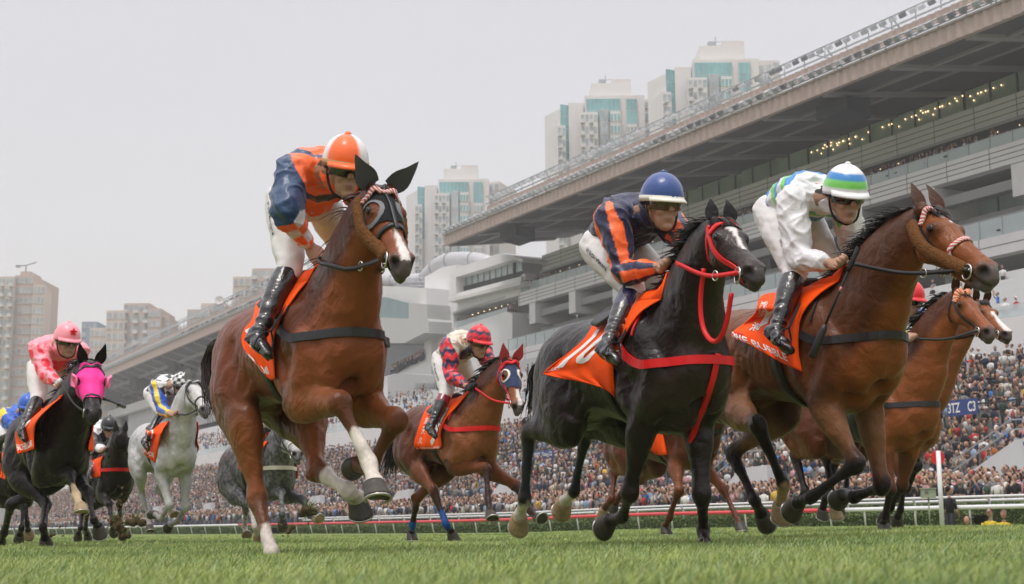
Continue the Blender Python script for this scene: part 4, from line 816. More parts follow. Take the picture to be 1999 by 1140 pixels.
            d = kn-elb; J = [elb, elb+d*.22, elb+d*.5, elb+d*.8, kn, kn+(ft-kn)*.2, kn+(ft-kn)*.5, kn+(ft-kn)*.83, ft, ft+(hf-ft)*.5, hf]
            ra = np.array([.100, .102, .078, .053, .058, .039, .031, .034, .043, .032, .043]); rb = np.array([.072, .076, .060, .044, .052, .034, .026, .029, .038, .030, .043])
        else:
            hip = g(-.50, sd*.12, .08); stf = q.get('e') and solve(h, *q['e'], hip, .40, sd*.19, w2=2.)
            if stf is None: stf = g(-.30+sp.get('sw_'+nm, 0), sd*.185, -.28)
            s0 = q.get('s', sd*.14); kn = solve(h, *q['k'], stf, .46, s0); ft = solve(h, *q['f'], kn, .38, q.get('sf', s0)); hf = solve(h, *q['h'], ft, .15, q.get('sh', q.get('sf', s0)), ybias=q.get('yb', -.03))
            if 'print' in sp: LOG(sp['name'], nm, 'lens', [round(float(np.linalg.norm(a-b)), 2) for a, b in ((hip, stf), (stf, kn), (kn, ft), (ft, hf))])
            ap(loft([g(-.56, sd*.10, .15), (hip+stf)/2+h.L*sd*.03*k-h.Fp*.04*k, stf], np.array([.20, .20, .115])*k, np.array([.12, .105, .080])*k, h.L, n=18))
            ap(loft([g(-.80, sd*.09, .08), g(-.72, sd*.125, -.15), stf*.45+kn*.55-h.F*.05*k*0], np.array([.11, .135, .065])*k, np.array([.09, .095, .050])*k, h.L, n=16))   # hamstring
            ap(loft([g(-.10, sd*.17, -.05), g(-.26, sd*.19, -.18), stf], np.array([.08, .10, .08])*k, np.array([.05, .06, .05])*k, h.L, n=14))   # flank fold
            d = kn-stf; J = [stf, stf+d*.22, stf+d*.5, stf+d*.8, kn, kn+(ft-kn)*.18, kn+(ft-kn)*.5, kn+(ft-kn)*.86, ft, ft+(hf-ft)*.5, hf]
            ra = np.array([.118, .120, .092, .058, .064, .048, .037, .037, .046, .034, .044]); rb = np.array([.080, .083, .060, .040, .048, .038, .029, .031, .040, .032, .044])
            dk = nrm(nrm(kn-stf)-nrm(ft-kn)); ap(ellipsoid(kn+dk*.028*k, [dk*.045*k, nrm(ft-kn)*.06*k, h.L*.032*k]))     # point of hock
        Jx = []; d0 = 0
        v, f = loft(J, ra*k*rf, rb*k*rf, h.L, n=16, sub=4); ap((v, f))
        h.legs.append(dict(nm=nm, J=J, sd=sd, kn=kn, ft=ft, hf=hf, el=J[0]))
    ap(ellipsoid(g(.45, 0, -.28), [h.Fp*.22*k, h.L*.12*k, h.Zp*.10*k]))
    v, q = remesh(pcs, vox*k, it=0)
    # smooth the body more than the lower legs and the face
    wgt = np.ones(len(v)); 
    for lg in h.legs:
        for a, b in ((lg['kn'], lg['ft']), (lg['ft'], lg['hf'])):
            ab = b-a; t = np.clip(((v-a)@ab)/(ab@ab), 0, 1); dd = np.linalg.norm(v-a-t[:, None]*ab, axis=1); wgt = np.minimum(wgt, sst(dd, .06*k, .16*k)*.9+.1)
    hdist = np.linalg.norm(v-(hp(.5, 0, 0)), axis=1); wgt = np.minimum(wgt, sst(hdist, .30*k, .42*k)*.8+.2)
    v = smooth_mesh(v, q, int(round(16*(.013/vox)**2)), .5, 0, w=wgt); v = smooth_mesh(v, q, 3)
    nn = vnormals(v, q)
    # muscle relief: grooves between the big muscles
    lu = np.column_stack([(v-h.O)@h.Fp, (v-h.O)@h.L, (v-h.O)@h.Zp])/k
    def groove(a, b, r, dep):
        A = np.array(a); B = np.array(b); dep *= 1.55
        for sg in (-1, 1):
            A2 = A*[1, sg, 1]; B2 = B*[1, sg, 1]; ab = B2-A2; t = np.clip(((lu-A2)@ab)/(ab@ab), 0, 1); dd = np.linalg.norm(lu-A2-t[:, None]*ab, axis=1)
            v[:] -= nn*(dep*k*np.exp(-(dd/r)**2)*np.minimum(1, np.minimum(t*(1-t)*8+.2, 1)))[:, None]
    groove((.26, .17, .20), (.44, .19, -.22), .035, .018)       # behind the shoulder blade
    groove((.52, .17, .20), (.70, .17, -.04), .035, .014)       # before the shoulder
    groove((.74, .02, -.02), (.72, .01, -.32), .035, .026)      # between the pectorals
    groove((.60, .15, -.12), (.44, .18, -.20), .028, .014)
    groove((-.30, .22, .12), (-.42, .24, -.16), .04, .016)      # hip / thigh
    groove((-.74, .16, .16), (-.66, .20, -.28), .028, .014)     # hamstring line
    groove((-.12, .24, -.10), (-.24, .22, -.24), .05, .016)
    groove((-.88, .00, .10), (-.86, .00, -.32), .035, .03)
    for j in range(7):                                          # ribs
        groove((.20-.065*j, .24, .06), (.14-.075*j, .22, -.20), .018, .0035)
    def bulge(c, r, dep):
        for sg in (-1, 1):
            C_ = np.array(c)*[1, sg, 1]; dd = np.linalg.norm((lu-C_)/np.array(r), axis=1); v[:] += nn*(dep*k*np.exp(-dd**4))[:, None]
    bulge((.47, .20, .06), (.09, .2, .15), .012); bulge((.60, .18, -.06), (.08, .2, .10), .014); bulge((.36, .20, -.16), (.10, .2, .10), .012)
    bulge((.73, .09, -.14), (.2, .075, .13), .016); bulge((-.52, .22, .14), (.17, .2, .12), .012); bulge((-.40, .24, -.12), (.10, .2, .16), .012); bulge((-.66, .2, -.12), (.09, .2, .2), .012)
    v += nn*(vnoise(v*7/k, 3)*.0050*k+vnoise(v*15/k, 5)*.0032*k+vnoise(v*34/k, 6)*.0012*k)[:, None]
    ridge = 1-np.abs(vnoise(v*9/k, 21)); v += nn*(sst(ridge, .93, 1)*.0022*k)[:, None]
    # carve nostrils, mouth
    hc = np.column_stack([(v-poll)@hd/(.575*kh), (v-poll)@hl/kh, (v-poll)@hn/kh]); shade = np.zeros(len(v))
    for s in (-1, 1):
        c = np.array((.965, s*.046*sp.get('headw', 1), .016)); dd = np.linalg.norm((hc-c)*[.575, 1, 1]/[.034, .023, .027], axis=1); wv = np.exp(-dd**2)
        v -= (nn*.0+hl*s)[None, :]*0 if False else 0; v -= ((hl*s*.016+hd*.020)*kh)[None, :]*wv[:, None]; shade = np.maximum(shade, np.exp(-(dd*.9)**4))
        c = (hc[:, 2]+.040-.02*(hc[:, 0]-.9))/.006; mm = np.exp(-c**2)*sst(hc[:, 0], .76, .82)*(abs(hc[:, 1]) > .018); v -= nn*(mm*.004*kh)[:, None]; shade = np.maximum(shade, mm*.5)
    h.v, h.q = v, q; h.bvh = bvh(v, q); h.nn = vnormals(v, q); h.lu = lu; h.hc = hc
    # ------- coat colour
    ck = sp.get('ck', 1)
    for key in ('coat', 'dark', 'belly', 'arm'):
        if key in sp: sp[key] = tuple(x*ck for x in sp[key])
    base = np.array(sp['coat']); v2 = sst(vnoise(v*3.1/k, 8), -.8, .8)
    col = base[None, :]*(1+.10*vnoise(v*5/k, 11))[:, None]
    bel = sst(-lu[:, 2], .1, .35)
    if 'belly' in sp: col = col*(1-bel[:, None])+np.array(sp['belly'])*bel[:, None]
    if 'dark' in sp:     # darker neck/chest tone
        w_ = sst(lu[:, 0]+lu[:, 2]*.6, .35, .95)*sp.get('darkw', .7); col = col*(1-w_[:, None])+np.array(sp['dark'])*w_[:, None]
    pts = np.array(sp.get('points', sp['coat'])); wh = np.array(sp.get('white', (.62, .56, .50)))
    best = np.full(len(v), 1e9); par = np.zeros(len(v)); idx = np.zeros(len(v), int)
    for i, lg in enumerate(h.legs):
        for j, (a, b) in enumerate(((lg['el'], lg['kn']), (lg['kn'], lg['ft']), (lg['ft'], lg['hf']))):
            ab = b-a; t = ((v-a)@ab)/(ab@ab); tc_ = np.clip(t, 0, 1.15); dd = np.linalg.norm(v-a-tc_[:, None]*ab, axis=1); m = dd < best; best[m] = dd[m]; par[m] = (j+tc_)[m]; idx[m] = i
    near = best < .14*k
    if 'arm' in sp:
        w_ = sst(par, .0, .25)*(1-sst(par, .9, 1.2))*near*.85; col = col*(1-w_[:, None])+np.array(sp['arm'])*w_[:, None]
    if 'points' in sp:
        w_ = sst(par+vnoise(v*20, 2)*.08, sp.get('p0', .55), sp.get('p1', 1.0))*near; col = col*(1-w_[:, None])+pts*w_[:, None]
    for i, lg in enumerate(h.legs):
        so_ = sp.get('sock', {}).get(lg['nm'])
        if so_ is not None:
            w_ = sst(par+vnoise(v*25, i)*.07, so_, so_+.10)*near*(idx == i); dirt = (1-.25*sst(vnoise(v*30, 9), -.2, 1))[:, None]; col = col*(1-w_[:, None])+wh*dirt*w_[:, None]
        bo = sp.get('wrap', {}).get(lg['nm'])
        if bo is not None: w_ = ((par > bo[0]) & (par < bo[1]) & near & (idx == i)); col[w_] = bo[2]
    if 'face' in sp:
        w_ = sst(hc[:, 0], 0, .15)*(best > .1); col = col*(1-w_[:, None])+np.array(sp['face'])*w_[:, None]
    mz = sp.get('muzzle', (.10, .080, .075)); w_ = sst(hc[:, 0]+.25*abs(hc[:, 1])-hc[:, 2]*.6, .80, .97)*(hc[:, 2] > -.16)*(abs(hc[:, 1]) < .12)*(hdist < .5*k); col = col*(1-w_[:, None])+np.array(mz)*w_[:, None]
    ew = np.exp(-(np.linalg.norm((hc-np.array((.275, .10, .03)))*[.575, 1, 1], axis=1)/.05)**2)+np.exp(-(np.linalg.norm((hc-np.array((.275, -.10, .03)))*[.575, 1, 1], axis=1)/.05)**2)
    col *= (1-.72*np.clip(ew*1.25, 0, 1))[:, None]
    if 'blaze' in sp:
        for (t0_, t1_, w0, w1, off) in sp['blaze']:
            tt = (hc[:, 0]-t0_)/(t1_-t0_); wd = w0+(w1-w0)*tt+vnoise(v*60, 4)*.005; w_ = (tt > 0)*(tt < 1)*(hc[:, 2] > .02)*sst(wd-abs(hc[:, 1]-off), -.004, .004); col = col*(1-w_[:, None])+np.array((.68, .64, .62))*w_[:, None]
    if 'dapple' in sp:
        w_ = sst(np.abs(vnoise(v*22/k, 6))+.3*vnoise(v*60/k, 7), .1, .55)*sp['dapple'][1]; w_ *= (lu[:, 0] < .65) | (hdist < .9); col = col*(1-w_[:, None])+np.array(sp['dapple'][0])*w_[:, None]
    col = col*(1-shade[:, None])+np.array((.008, .005, .005))*shade[:, None]
    root = empty('horse', (*h.O[:2], gz(h.O[0])), sp['label'], 'horse', 'race horses galloping on the turf'); h.root = root
    # ears
    ev, ef, ec = [], [], []; n0 = len(v)
    for s in (-1, 1):
        dr = nrm(hn*1.0-hd*sp.get('earback', .5)+hl*s*.34*sp.get('earspread', 1)); b0 = hp(-.02, s*.055, .075); outw = nrm(np.cross(dr, hn*.2+hd) * 1.0); outw = nrm(hl-dr*(hl@dr)); fr = nrm(np.cross(dr, outw)); fr = fr if fr@hd > 0 else -fr
        m = 9; nb_ = 14; vv = []
        for i in range(m):
            t = i/(m-1); wd = .034*kh*sp.get('earw', 1)*(1.0+.35*sin(pi*min(t*1.5, 1)))*(1-t**2.6)+.001; c = b0+dr*(.165*kh*t*sp.get('earlen', 1))-outw*s*(.028*kh*t*t)+fr*(.012*kh*sin(pi*t))
            for kx in range(nb_):
                a = 2*pi*kx/nb_; x = cos(a); y = sin(a); y = y*.62 if y < 0 else -.10*y-.05
                vv.append(c+outw*wd*x+fr*wd*y*1.0)
        ff = [(i*nb_+kx, i*nb_+(kx+1) % nb_, (i+1)*nb_+(kx+1) % nb_, (i+1)*nb_+kx) for i in range(m-1) for kx in range(nb_)]+[tuple((m-1)*nb_+kx for kx in range(nb_))]
        cc = []
        for i in range(m):
            for kx in range(nb_): a = 2*pi*kx/nb_; cc.append(np.array(sp.get('ear', base*.8))*(.5 if .3 < a < 2.84 else 1)*(.55 if i > m-3 else 1))
        h.__dict__.setdefault('ears', []).append((np.array(vv), ff))
        if 'earcover' not in sp: ev.append(np.array(vv)); ef += [tuple(i+n0 for i in f_) for f_ in ff]; ec += cc; n0 += len(vv)
    coatm = mat('coat_'+sp['name'], attr=True, rough=sp.get('rough', .34), spec=sp.get('spec', .18), bump=.35, bscale=38, bdist=.008, var=.14, vscale=18, sheen=.02)
    if not coatm.get('done'):
        coatm['done'] = 1; t = coatm.node_tree; bu = [n for n in t.nodes if n.bl_idname == 'ShaderNodeBump'][0]; n2 = t.nodes.new('ShaderNodeTexNoise'); n2.inputs['Scale'].default_value = 7; n2.inputs['Detail'].default_value = 4; n2.inputs['Distortion'].default_value = 1.2
        b2 = t.nodes.new('ShaderNodeBump'); b2.inputs['Strength'].default_value = .55; b2.inputs['Distance'].default_value = .03; t.links.new(n2.outputs[0], b2.inputs['Height']); t.links.new(b2.outputs[0], bu.inputs['Normal'])
        tcn = [n for n in t.nodes if n.bl_idname == 'ShaderNodeTexCoord'][0]; t.links.new(tcn.outputs['Object'], n2.inputs[0])
    fb = [tuple(int(i) for i in x) for x in q]+ef
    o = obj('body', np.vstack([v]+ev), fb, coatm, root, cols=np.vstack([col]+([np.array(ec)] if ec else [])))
    # eyes
    for s in (-1, 1):
        c = hp(.272, s*.0975, .034); ve, fe = ellipsoid(c, [hd*.027*kh, hn*.020*kh, hl*.013*kh], 10); obj('eye', ve, fe, M_EYE, root)
    # hooves
    for lg in h.legs:
        hoof(h, lg, sp)
    # mane
    rs = np.random.RandomState(7); mb = MB(); hc_ = np.array(sp.get('hair', (.012, .010, .010)))
    nkp = spline(np.array([nk[0]+crest*.0, *nk[1:]]), 40); rad = np.interp(np.linspace(0, 1, 40), [0, .25, .5, .75, 1], np.array([.36, .305, .245, .185, .115])*k*NK)
    nman = int(sp.get('mane', 130)*(3.2 if vox < .0135 else 1.6)); wind = sp.get('wind', .5); ms = sp.get('maneside', 1)
    for i in range(nman):
        t = .20+.79*rs.rand(); j = min(39, int(t*39)); base_ = nkp[j]+crest*rad[j]*.96+h.L*rs.randn()*.012*k; ln = .17*k*(1-.2*t)*(.45+.75*rs.rand()); sd_ = (1 if rs.rand() < .5+.5*ms else -1)*(.35+.5*rs.rand())
        cl = math.sin(t*38+3*math.sin(t*17))*.25; dr = nrm(-h.F*(wind+.25*rs.randn())+h.L*sd_*.8+crest*(.30+.35*wind*rs.rand())+(nkp[max(j-3, 0)]-nkp[j])*2+h.F*cl*.3); p_ = [base_-crest*.02*k]; dv = dr.copy()
        for m_ in range(5):
            q_ = p_[-1]+dv*ln/5; r_ = h.bvh.find_nearest(V(tuple(q_))); c_, n_ = np.array(r_[0]), np.array(r_[1])
            if (q_-c_)@n_ < .008*k: q_ = c_+n_*.010*k
            p_.append(q_); dv = nrm(dv-Z*(.30-.22*min(wind, 1))+rs.randn(3)*.10)
        w_ = .62 if vox < .0135 else 1.0; mb.tube(p_, np.array([.0075, .008, .007, .0055, .0035, .001])*k*w_, 3)
    mf_ = MB()
    for i in range(int(nman*.10)):     # forelock
        b_ = hp(-.03+rs.rand()*.06, rs.randn()*.016, .078); p_ = [b_]; dv = nrm(hd*.8+hn*.12+rs.randn(3)*.20)
        for m_ in range(4):
            q_ = p_[-1]+dv*.026*k; r_ = h.bvh.find_nearest(V(tuple(q_))); c_, n_ = np.array(r_[0]), np.array(r_[1])
            if (q_-c_)@n_ < .006*k: q_ = c_+n_*.008*k
            p_.append(q_); dv = nrm(dv-hn*.2+hd*.2)
        if not sp.get('noforelock'): mf_.tube(p_, np.array([.006, .006, .005, .003, .001])*k*.8, 3)
    M_hair = mat('hair_'+sp['name'], tuple(hc_), .45, .4, var=.3, vscale=30)
    mb.build('mane', M_hair, root, smooth=True)
    if mf_.n: mf_.build('forelock', M_hair, root, smooth=True)
    # tail
    mb = MB(); tb = g(-.90, 0, .20); tl = [tb, *[onplane(h, *p_, sp.get('tail_s', 0)) for p_ in sp['tail']]] if 'tail' in sp else [tb, tb-h.F*.25*k+Z*.03, tb-h.F*.48*k-Z*.15*k, tb-h.F*.58*k-Z*.45*k, tb-h.F*.60*k-Z*.68*k]
    tp = spline(tl, 12)
    for i in range(sp.get('tailn', 150)):
        off = rs.randn(3); off /= max(1, np.linalg.norm(off)); t_end = .55+.45*rs.rand(); m_ = 9; ts = np.linspace(0, t_end, m_)*11
        p_ = []
        for a_, x in enumerate(ts):
            j = min(int(x), 10); b_ = tp[j]+(tp[j+1]-tp[j])*(x-j); sp_ = (.015+.11*(x/11)**1.2*sp.get('tailw', 1))*k; p_.append(b_+off*sp_+rs.randn(3)*.010*x/11)
        mb.tube(p_, np.array([.012, .010, .009, .008, .007, .006, .005, .003, .001])*k*.85, 4)
    mb.build('tail', mat('tailhair_'+sp['name'], sp['tailcol'], .5, .35, var=.3, vscale=30) if 'tailcol' in sp else M_hair, root, smooth=True)
    return h
def hoof(h, lg, sp):
    k = h.k; ax = nrm(lg['hf']-lg['ft']); c = lg['hf']; hx = sp[lg['nm']].get('hz', 0); ax = nrm(ax*(1-hx)+np.array((0, 0, -1.))*hx)
    toe = h.F-ax*(h.F@ax); toe = nrm(toe) if np.linalg.norm(toe) > .2 else nrm(np.cross(h.L, ax)); 
    if lg['nm'][0] == 'f' or True:
        # the toe side faces the front of the limb
        cn = nrm(lg['ft']-lg['kn']); fw = np.cross(ax, h.L); fw = fw if fw@toe > 0 else -fw
        if (h.F@nrm(np.cross(h.L, -ax))) == 0: pass
        toe = nrm(-np.cross(h.L, ax)) ; toe = nrm(np.cross(ax, h.L)*-1.0); 
        # for a leg pointing down (ax=-Z) this is +F
        toe = nrm(np.cross(h.L, -ax)); 
    side = nrm(np.cross(toe, ax)); n = 18; v = []; f = []
    rows = [(-.012, .043, 0), (.0, .047, .0), (.03, .053, .010), (.062, .060, .022), (.075, .062, .027), (.078, .052, .024)]
    for (d, r, sh) in rows:
        for i in range(n):
            a = 2*pi*i/n; x = cos(a); y = sin(a); r2 = r*(1.12 if x > 0 else .80+.1*abs(y)); v.append(c+k*(ax*(d-(.012 if x < -.3 else 0)*(d > .05))+toe*(x*r2+sh)+side*y*r))
    for i in range(len(rows)-1):
        for j in range(n): f.append((i*n+j, i*n+(j+1) % n, (i+1)*n+(j+1) % n, (i+1)*n+j))
    f.append(tuple(range(n))[::-1]); f.append(tuple((len(rows)-1)*n+j for j in range(n)))
    hm = M_PALEHOOF if lg['nm'] in sp.get('palehoof', ()) else M_HOOF
    o = obj('hoof', v, f, hm, h.root)
    mb = MB(); pp = [c+k*(ax*.080+toe*(cos(a)*.060*(1.1 if cos(a) > 0 else .85)+.026)+side*sin(a)*.058) for a in np.linspace(-2.5, 2.5, 16)]
    mb.tube(pp, .007*k, 5); s_ = mb.build('shoe', M_SHOE, o, smooth=True)
# ------------------------------------------------------------------ tack
def snap(h, p, off):
    r = h.bvh.find_nearest(V(tuple(p))); return np.array(r[0])+np.array(r[1])*off, np.array(r[1])
def ribbon(pts, nor, wd, th):
    """flat strap with thickness"""
    pts = np.asarray(pts, float); nor = np.asarray(nor, float); t = np.gradient(pts, axis=0); v = []; f = []; m = len(pts); wd = np.broadcast_to(wd, (m,))
    for i in range(m):
        tt = nrm(t[i]); n = nrm(nor[i]-tt*(nor[i]@tt)); b = np.cross(tt, n)
        v += [pts[i]-b*wd[i]/2-n*th/2, pts[i]+b*wd[i]/2-n*th/2, pts[i]+b*wd[i]/2+n*th/2, pts[i]-b*wd[i]/2+n*th/2]
    for i in range(m-1):
        for k in range(4): f.append((i*4+k, i*4+(k+1) % 4, i*4+4+(k+1) % 4, i*4+4+k))
    f += [(3, 2, 1, 0), (m*4-4, m*4-3, m*4-2, m*4-1)]
    return v, f
def strap_vf(h, ctrl, wd, th=.006, off=.006, n=30, snapit=True, up=None):
    p = spline(ctrl, n); nn = []; q = []
    for i in range(n):
        a, b = snap(h, p[i], off*h.k) if snapit else (p[i], np.array(up if up is not None else (0, 0, 1.)))
        q.append(a); nn.append(b)
    if snapit and n > 8:
        q = np.array(q); nn = np.array(nn)
        for _ in range(6): q[1:-1] = (q[:-2]+2*q[1:-1]+q[2:])/4; nn[1:-1] = (nn[:-2]+2*nn[1:-1]+nn[2:])/4
    return ribbon(q, nn, wd*h.k, th*h.k)
def ring_vf(c, ax, r, rr, n=20):
    ax = nrm(ax); a = nrm(np.cross(ax, (0.1, .2, 1))); b = np.cross(ax, a); pts = [np.asarray(c)+r*(cos(g)*a+sin(g)*b) for g in np.linspace(0, 2*pi, n+1)]
    return tube_vf(pts, rr, 6, False)
def bridle(h, sp, hands):
    root = h.root; m = sp.get('bridle_mat', M_BLACKSTRAP); mb = MB(); hp = h.hp; k = h.k; W = sp.get('strapw', .019)
    for s in (-1, 1):
        v, f = strap_vf(h, [hp(-.01, 0, .09), hp(.00, s*.06, .02), hp(.10, s*.09, .0), hp(.40, s*.09, -.045), hp(.62, s*.08, -.045), hp(.80, s*.07, -.032)], W, n=36); mb.add(v, f)     # cheekpiece
        v, f = strap_vf(h, [hp(.02, s*.09, .03), hp(.10, s*.1, -.08), hp(.16, s*.07, -.16), hp(.18, 0, -.18)], W*.7, n=24); mb.add(v, f)                              # throat latch
    nbt = sp.get('noseband', .60); pts = [hp(nbt+(.05 if abs(g_) > 2 else 0), .12*sin(g_), .13*cos(g_)) for g_ in np.linspace(-pi, pi, 25)]
    v, f = strap_vf(h, pts, W*1.1, n=48, off=.008)
    br = mb.build('bridle', m, root)
    if 'no_noseband' not in sp: obj('noseband', v, f, sp.get('nose_mat', m), br)
    if sp.get('headstrap'):
        v, f = strap_vf(h, [hp(-.02, 0, .1), hp(.2, 0, .12), hp(.45, 0, .1), hp(.60, 0, .09)], W*.8, n=24, off=.014); obj('face_strap', v, f, M_BLACKSTRAP, br)
    bo = sp.get('browoff', .008); v, f = strap_vf(h, [hp(.12, -.105, .01), hp(.10, -.09, .07), hp(.09, -.045, .11), hp(.085, 0, .12), hp(.09, .045, .11), hp(.10, .09, .07), hp(.12, .105, .01)], sp.get('browv', .026), th=.012, n=34, off=bo)
    obj('browband', v, f, sp.get('brow_mat', m), br)
    bits = []
    for s in (-1, 1):
        c = snap(h, hp(.80, s*.08, -.036), .012*k)[0]; bits.append(c); mb2 = MB(); mb2.add(*ring_vf(c-h.hn*.012*k-h.hd*.00*k, h.hl+h.hd*.15, .036*k, .0045*k)); mb2.tube([c, c-h.hl*s*.05*k], .008*k, 8); mb2.build('bit_ring', M_STEEL, br, smooth=True)
    mb3 = MB(); c = h.hp(.83, 0, -.105); mb3.add(*strap_vf(h, [bits[0], c, bits[1]], .014, n=14, snapit=False, up=-h.hn)); mb3.build('chin_strap', m, br)
    for i, s in enumerate((-1, 1)):
        if hands[i] is None: continue
        a = bits[i]; b = hands[i]; mid = (a+b)/2-np.array((0, 0, .035*k)); mm = []
        pts = spline([a, mid, b], 18)
        for j in range(18):      # keep the rein outside the neck
            r = h.bvh.find_nearest(V(tuple(pts[j]))); q = np.array(r[0]); d_ = pts[j]-q
            if d_@np.array(r[1]) < .012*k and 0 < j < 17: pts[j] = q+np.array(r[1])*.014*k
            mm.append(h.L*s)
        v, f = ribbon(pts, mm, .020*k, .006*k); rn = obj('rein', v, f, sp.get('rein_mat', m), br)
        if sp.get('reinring'):
            c = pts[6]; v, f = ring_vf(c, h.L, .022*k, .004*k); obj('rein_ring', v, f, M_STEEL, rn, True)
    return bits
def sheepskin(h, sp, mt):
    hp = h.hp; k = h.k
    for s in (-1, 1):
        p = spline([hp(.03, s*.10, -.02), hp(.27, s*.11, -.060), hp(.50, s*.095, -.072), hp(.74, s*.075, -.058)], 16); q = [snap(h, x, .016*k)[0] for x in p]
        v, f = loft(q, np.full(16, .036*k), np.full(16, .024*k), h.hl, n=12, sub=2); v = v+np.random.RandomState(3).randn(*v.shape)*.0012*k
        obj('sheepskin_cheekpiece', v, f, mt, h.root)
def breastplate(h, mt, z=-.02, wd=.042, m2=None, zc=-.10):
    g = lambda u, s, z_: HL(h, u, s, z_); mb = MB(); q = []; nn = []; N_ = 72; w_ = []
    for a in np.linspace(-2.35, 2.35, N_):       # sweep round the chest from the outside
        t_ = abs(a)/2.35; zz = zc+(z+.03-zc)*sst(np.array(t_), .25, .75)+.09*float(sst(np.array(t_), .80, 1)); o = g(.30, 0, zz); d = nrm(h.Fp*cos(a)+h.L*sin(a)); far = o+d*1.1*h.k
        hit = h.bvh.ray_cast(V(tuple(far)), V(tuple(-d))); p_, n_ = (np.array(hit[0]), np.array(hit[1])) if hit[0] is not None else (o+d*.3, d)
        q.append(p_+d*.012*h.k); nn.append(nrm(n_*.4+d*.6-h.Zp*0)); w_.append(wd if t_ < .66 else .024)
    q = np.array(q); nn = np.array(nn); q0 = q.copy()
    for _ in range(3): q[1:-1] = (q[:-2]+2*q[1:-1]+q[2:])/4; nn[1:-1] = (nn[:-2]+2*nn[1:-1]+nn[2:])/4
    c0 = g(.30, 0, 0)     # never sink into the coat while easing over hollows
    for i in range(N_):
        if np.linalg.norm((q[i]-c0)) < np.linalg.norm(q0[i]-c0): q[i] = q0[i]
    mb.add(*ribbon(q, nn, np.array(w_)*h.k, .010*h.k))
    mb.add(*strap_vf(h, [g(.50, -.25, z), g(.50, -.18, .18), g(.46, 0, .40), g(.50, .18, .18), g(.50, .25, z)], .014, n=40))
    b = mb.build('breastplate', mt, h.root)
    for i in (16, N_-17):
        v, f = ring_vf(q[i]+nn[i]*.008*h.k, nn[i], .024*h.k, .005*h.k); obj('buckle', v, f, M_STEEL, b, True)
    return b
def girth(h, mt, u=.20):
    g = lambda u_, s, z_: HL(h, u_, s, z_); pts = [g(u+.03*cos(a), .33*sin(a), -.02+.37*cos(a)) for a in np.linspace(-pi, pi, 33)]
    v, f = strap_vf(h, pts, .075, th=.009, n=64, off=.009); obj('girth', v, f, mt, h.root)
def saddle(h, mt, u0=.02, u1=.24):
    g = lambda u_, s, z_: HL(h, u_, s, z_); n1, n2 = 16, 25; v = []
    for i in range(n1):
        u = u0+(u1-u0)*i/(n1-1)
        for j in range(n2):
            a = (j/(n2-1)*2-1)*(.95-.25*abs(i/(n1-1)-.5)); p, n_ = snap(h, g(u, .33*sin(a), .37*cos(a)), .040*h.k)
            lift = (.030*math.exp(-((i/(n1-1)-1)/.12)**2)+.018*math.exp(-((i/(n1-1))/.16)**2))*math.exp(-(a/.5)**2); v.append(p+h.Zp*lift*h.k)
    f = [(i*n2+j, i*n2+j+1, (i+1)*n2+j+1, (i+1)*n2+j) for i in range(n1-1) for j in range(n2-1)]
    o = obj('saddle', v, f, mt, h.root); md = o.modifiers.new('s', 'SOLIDIFY'); md.thickness = .018*h.k
    return o
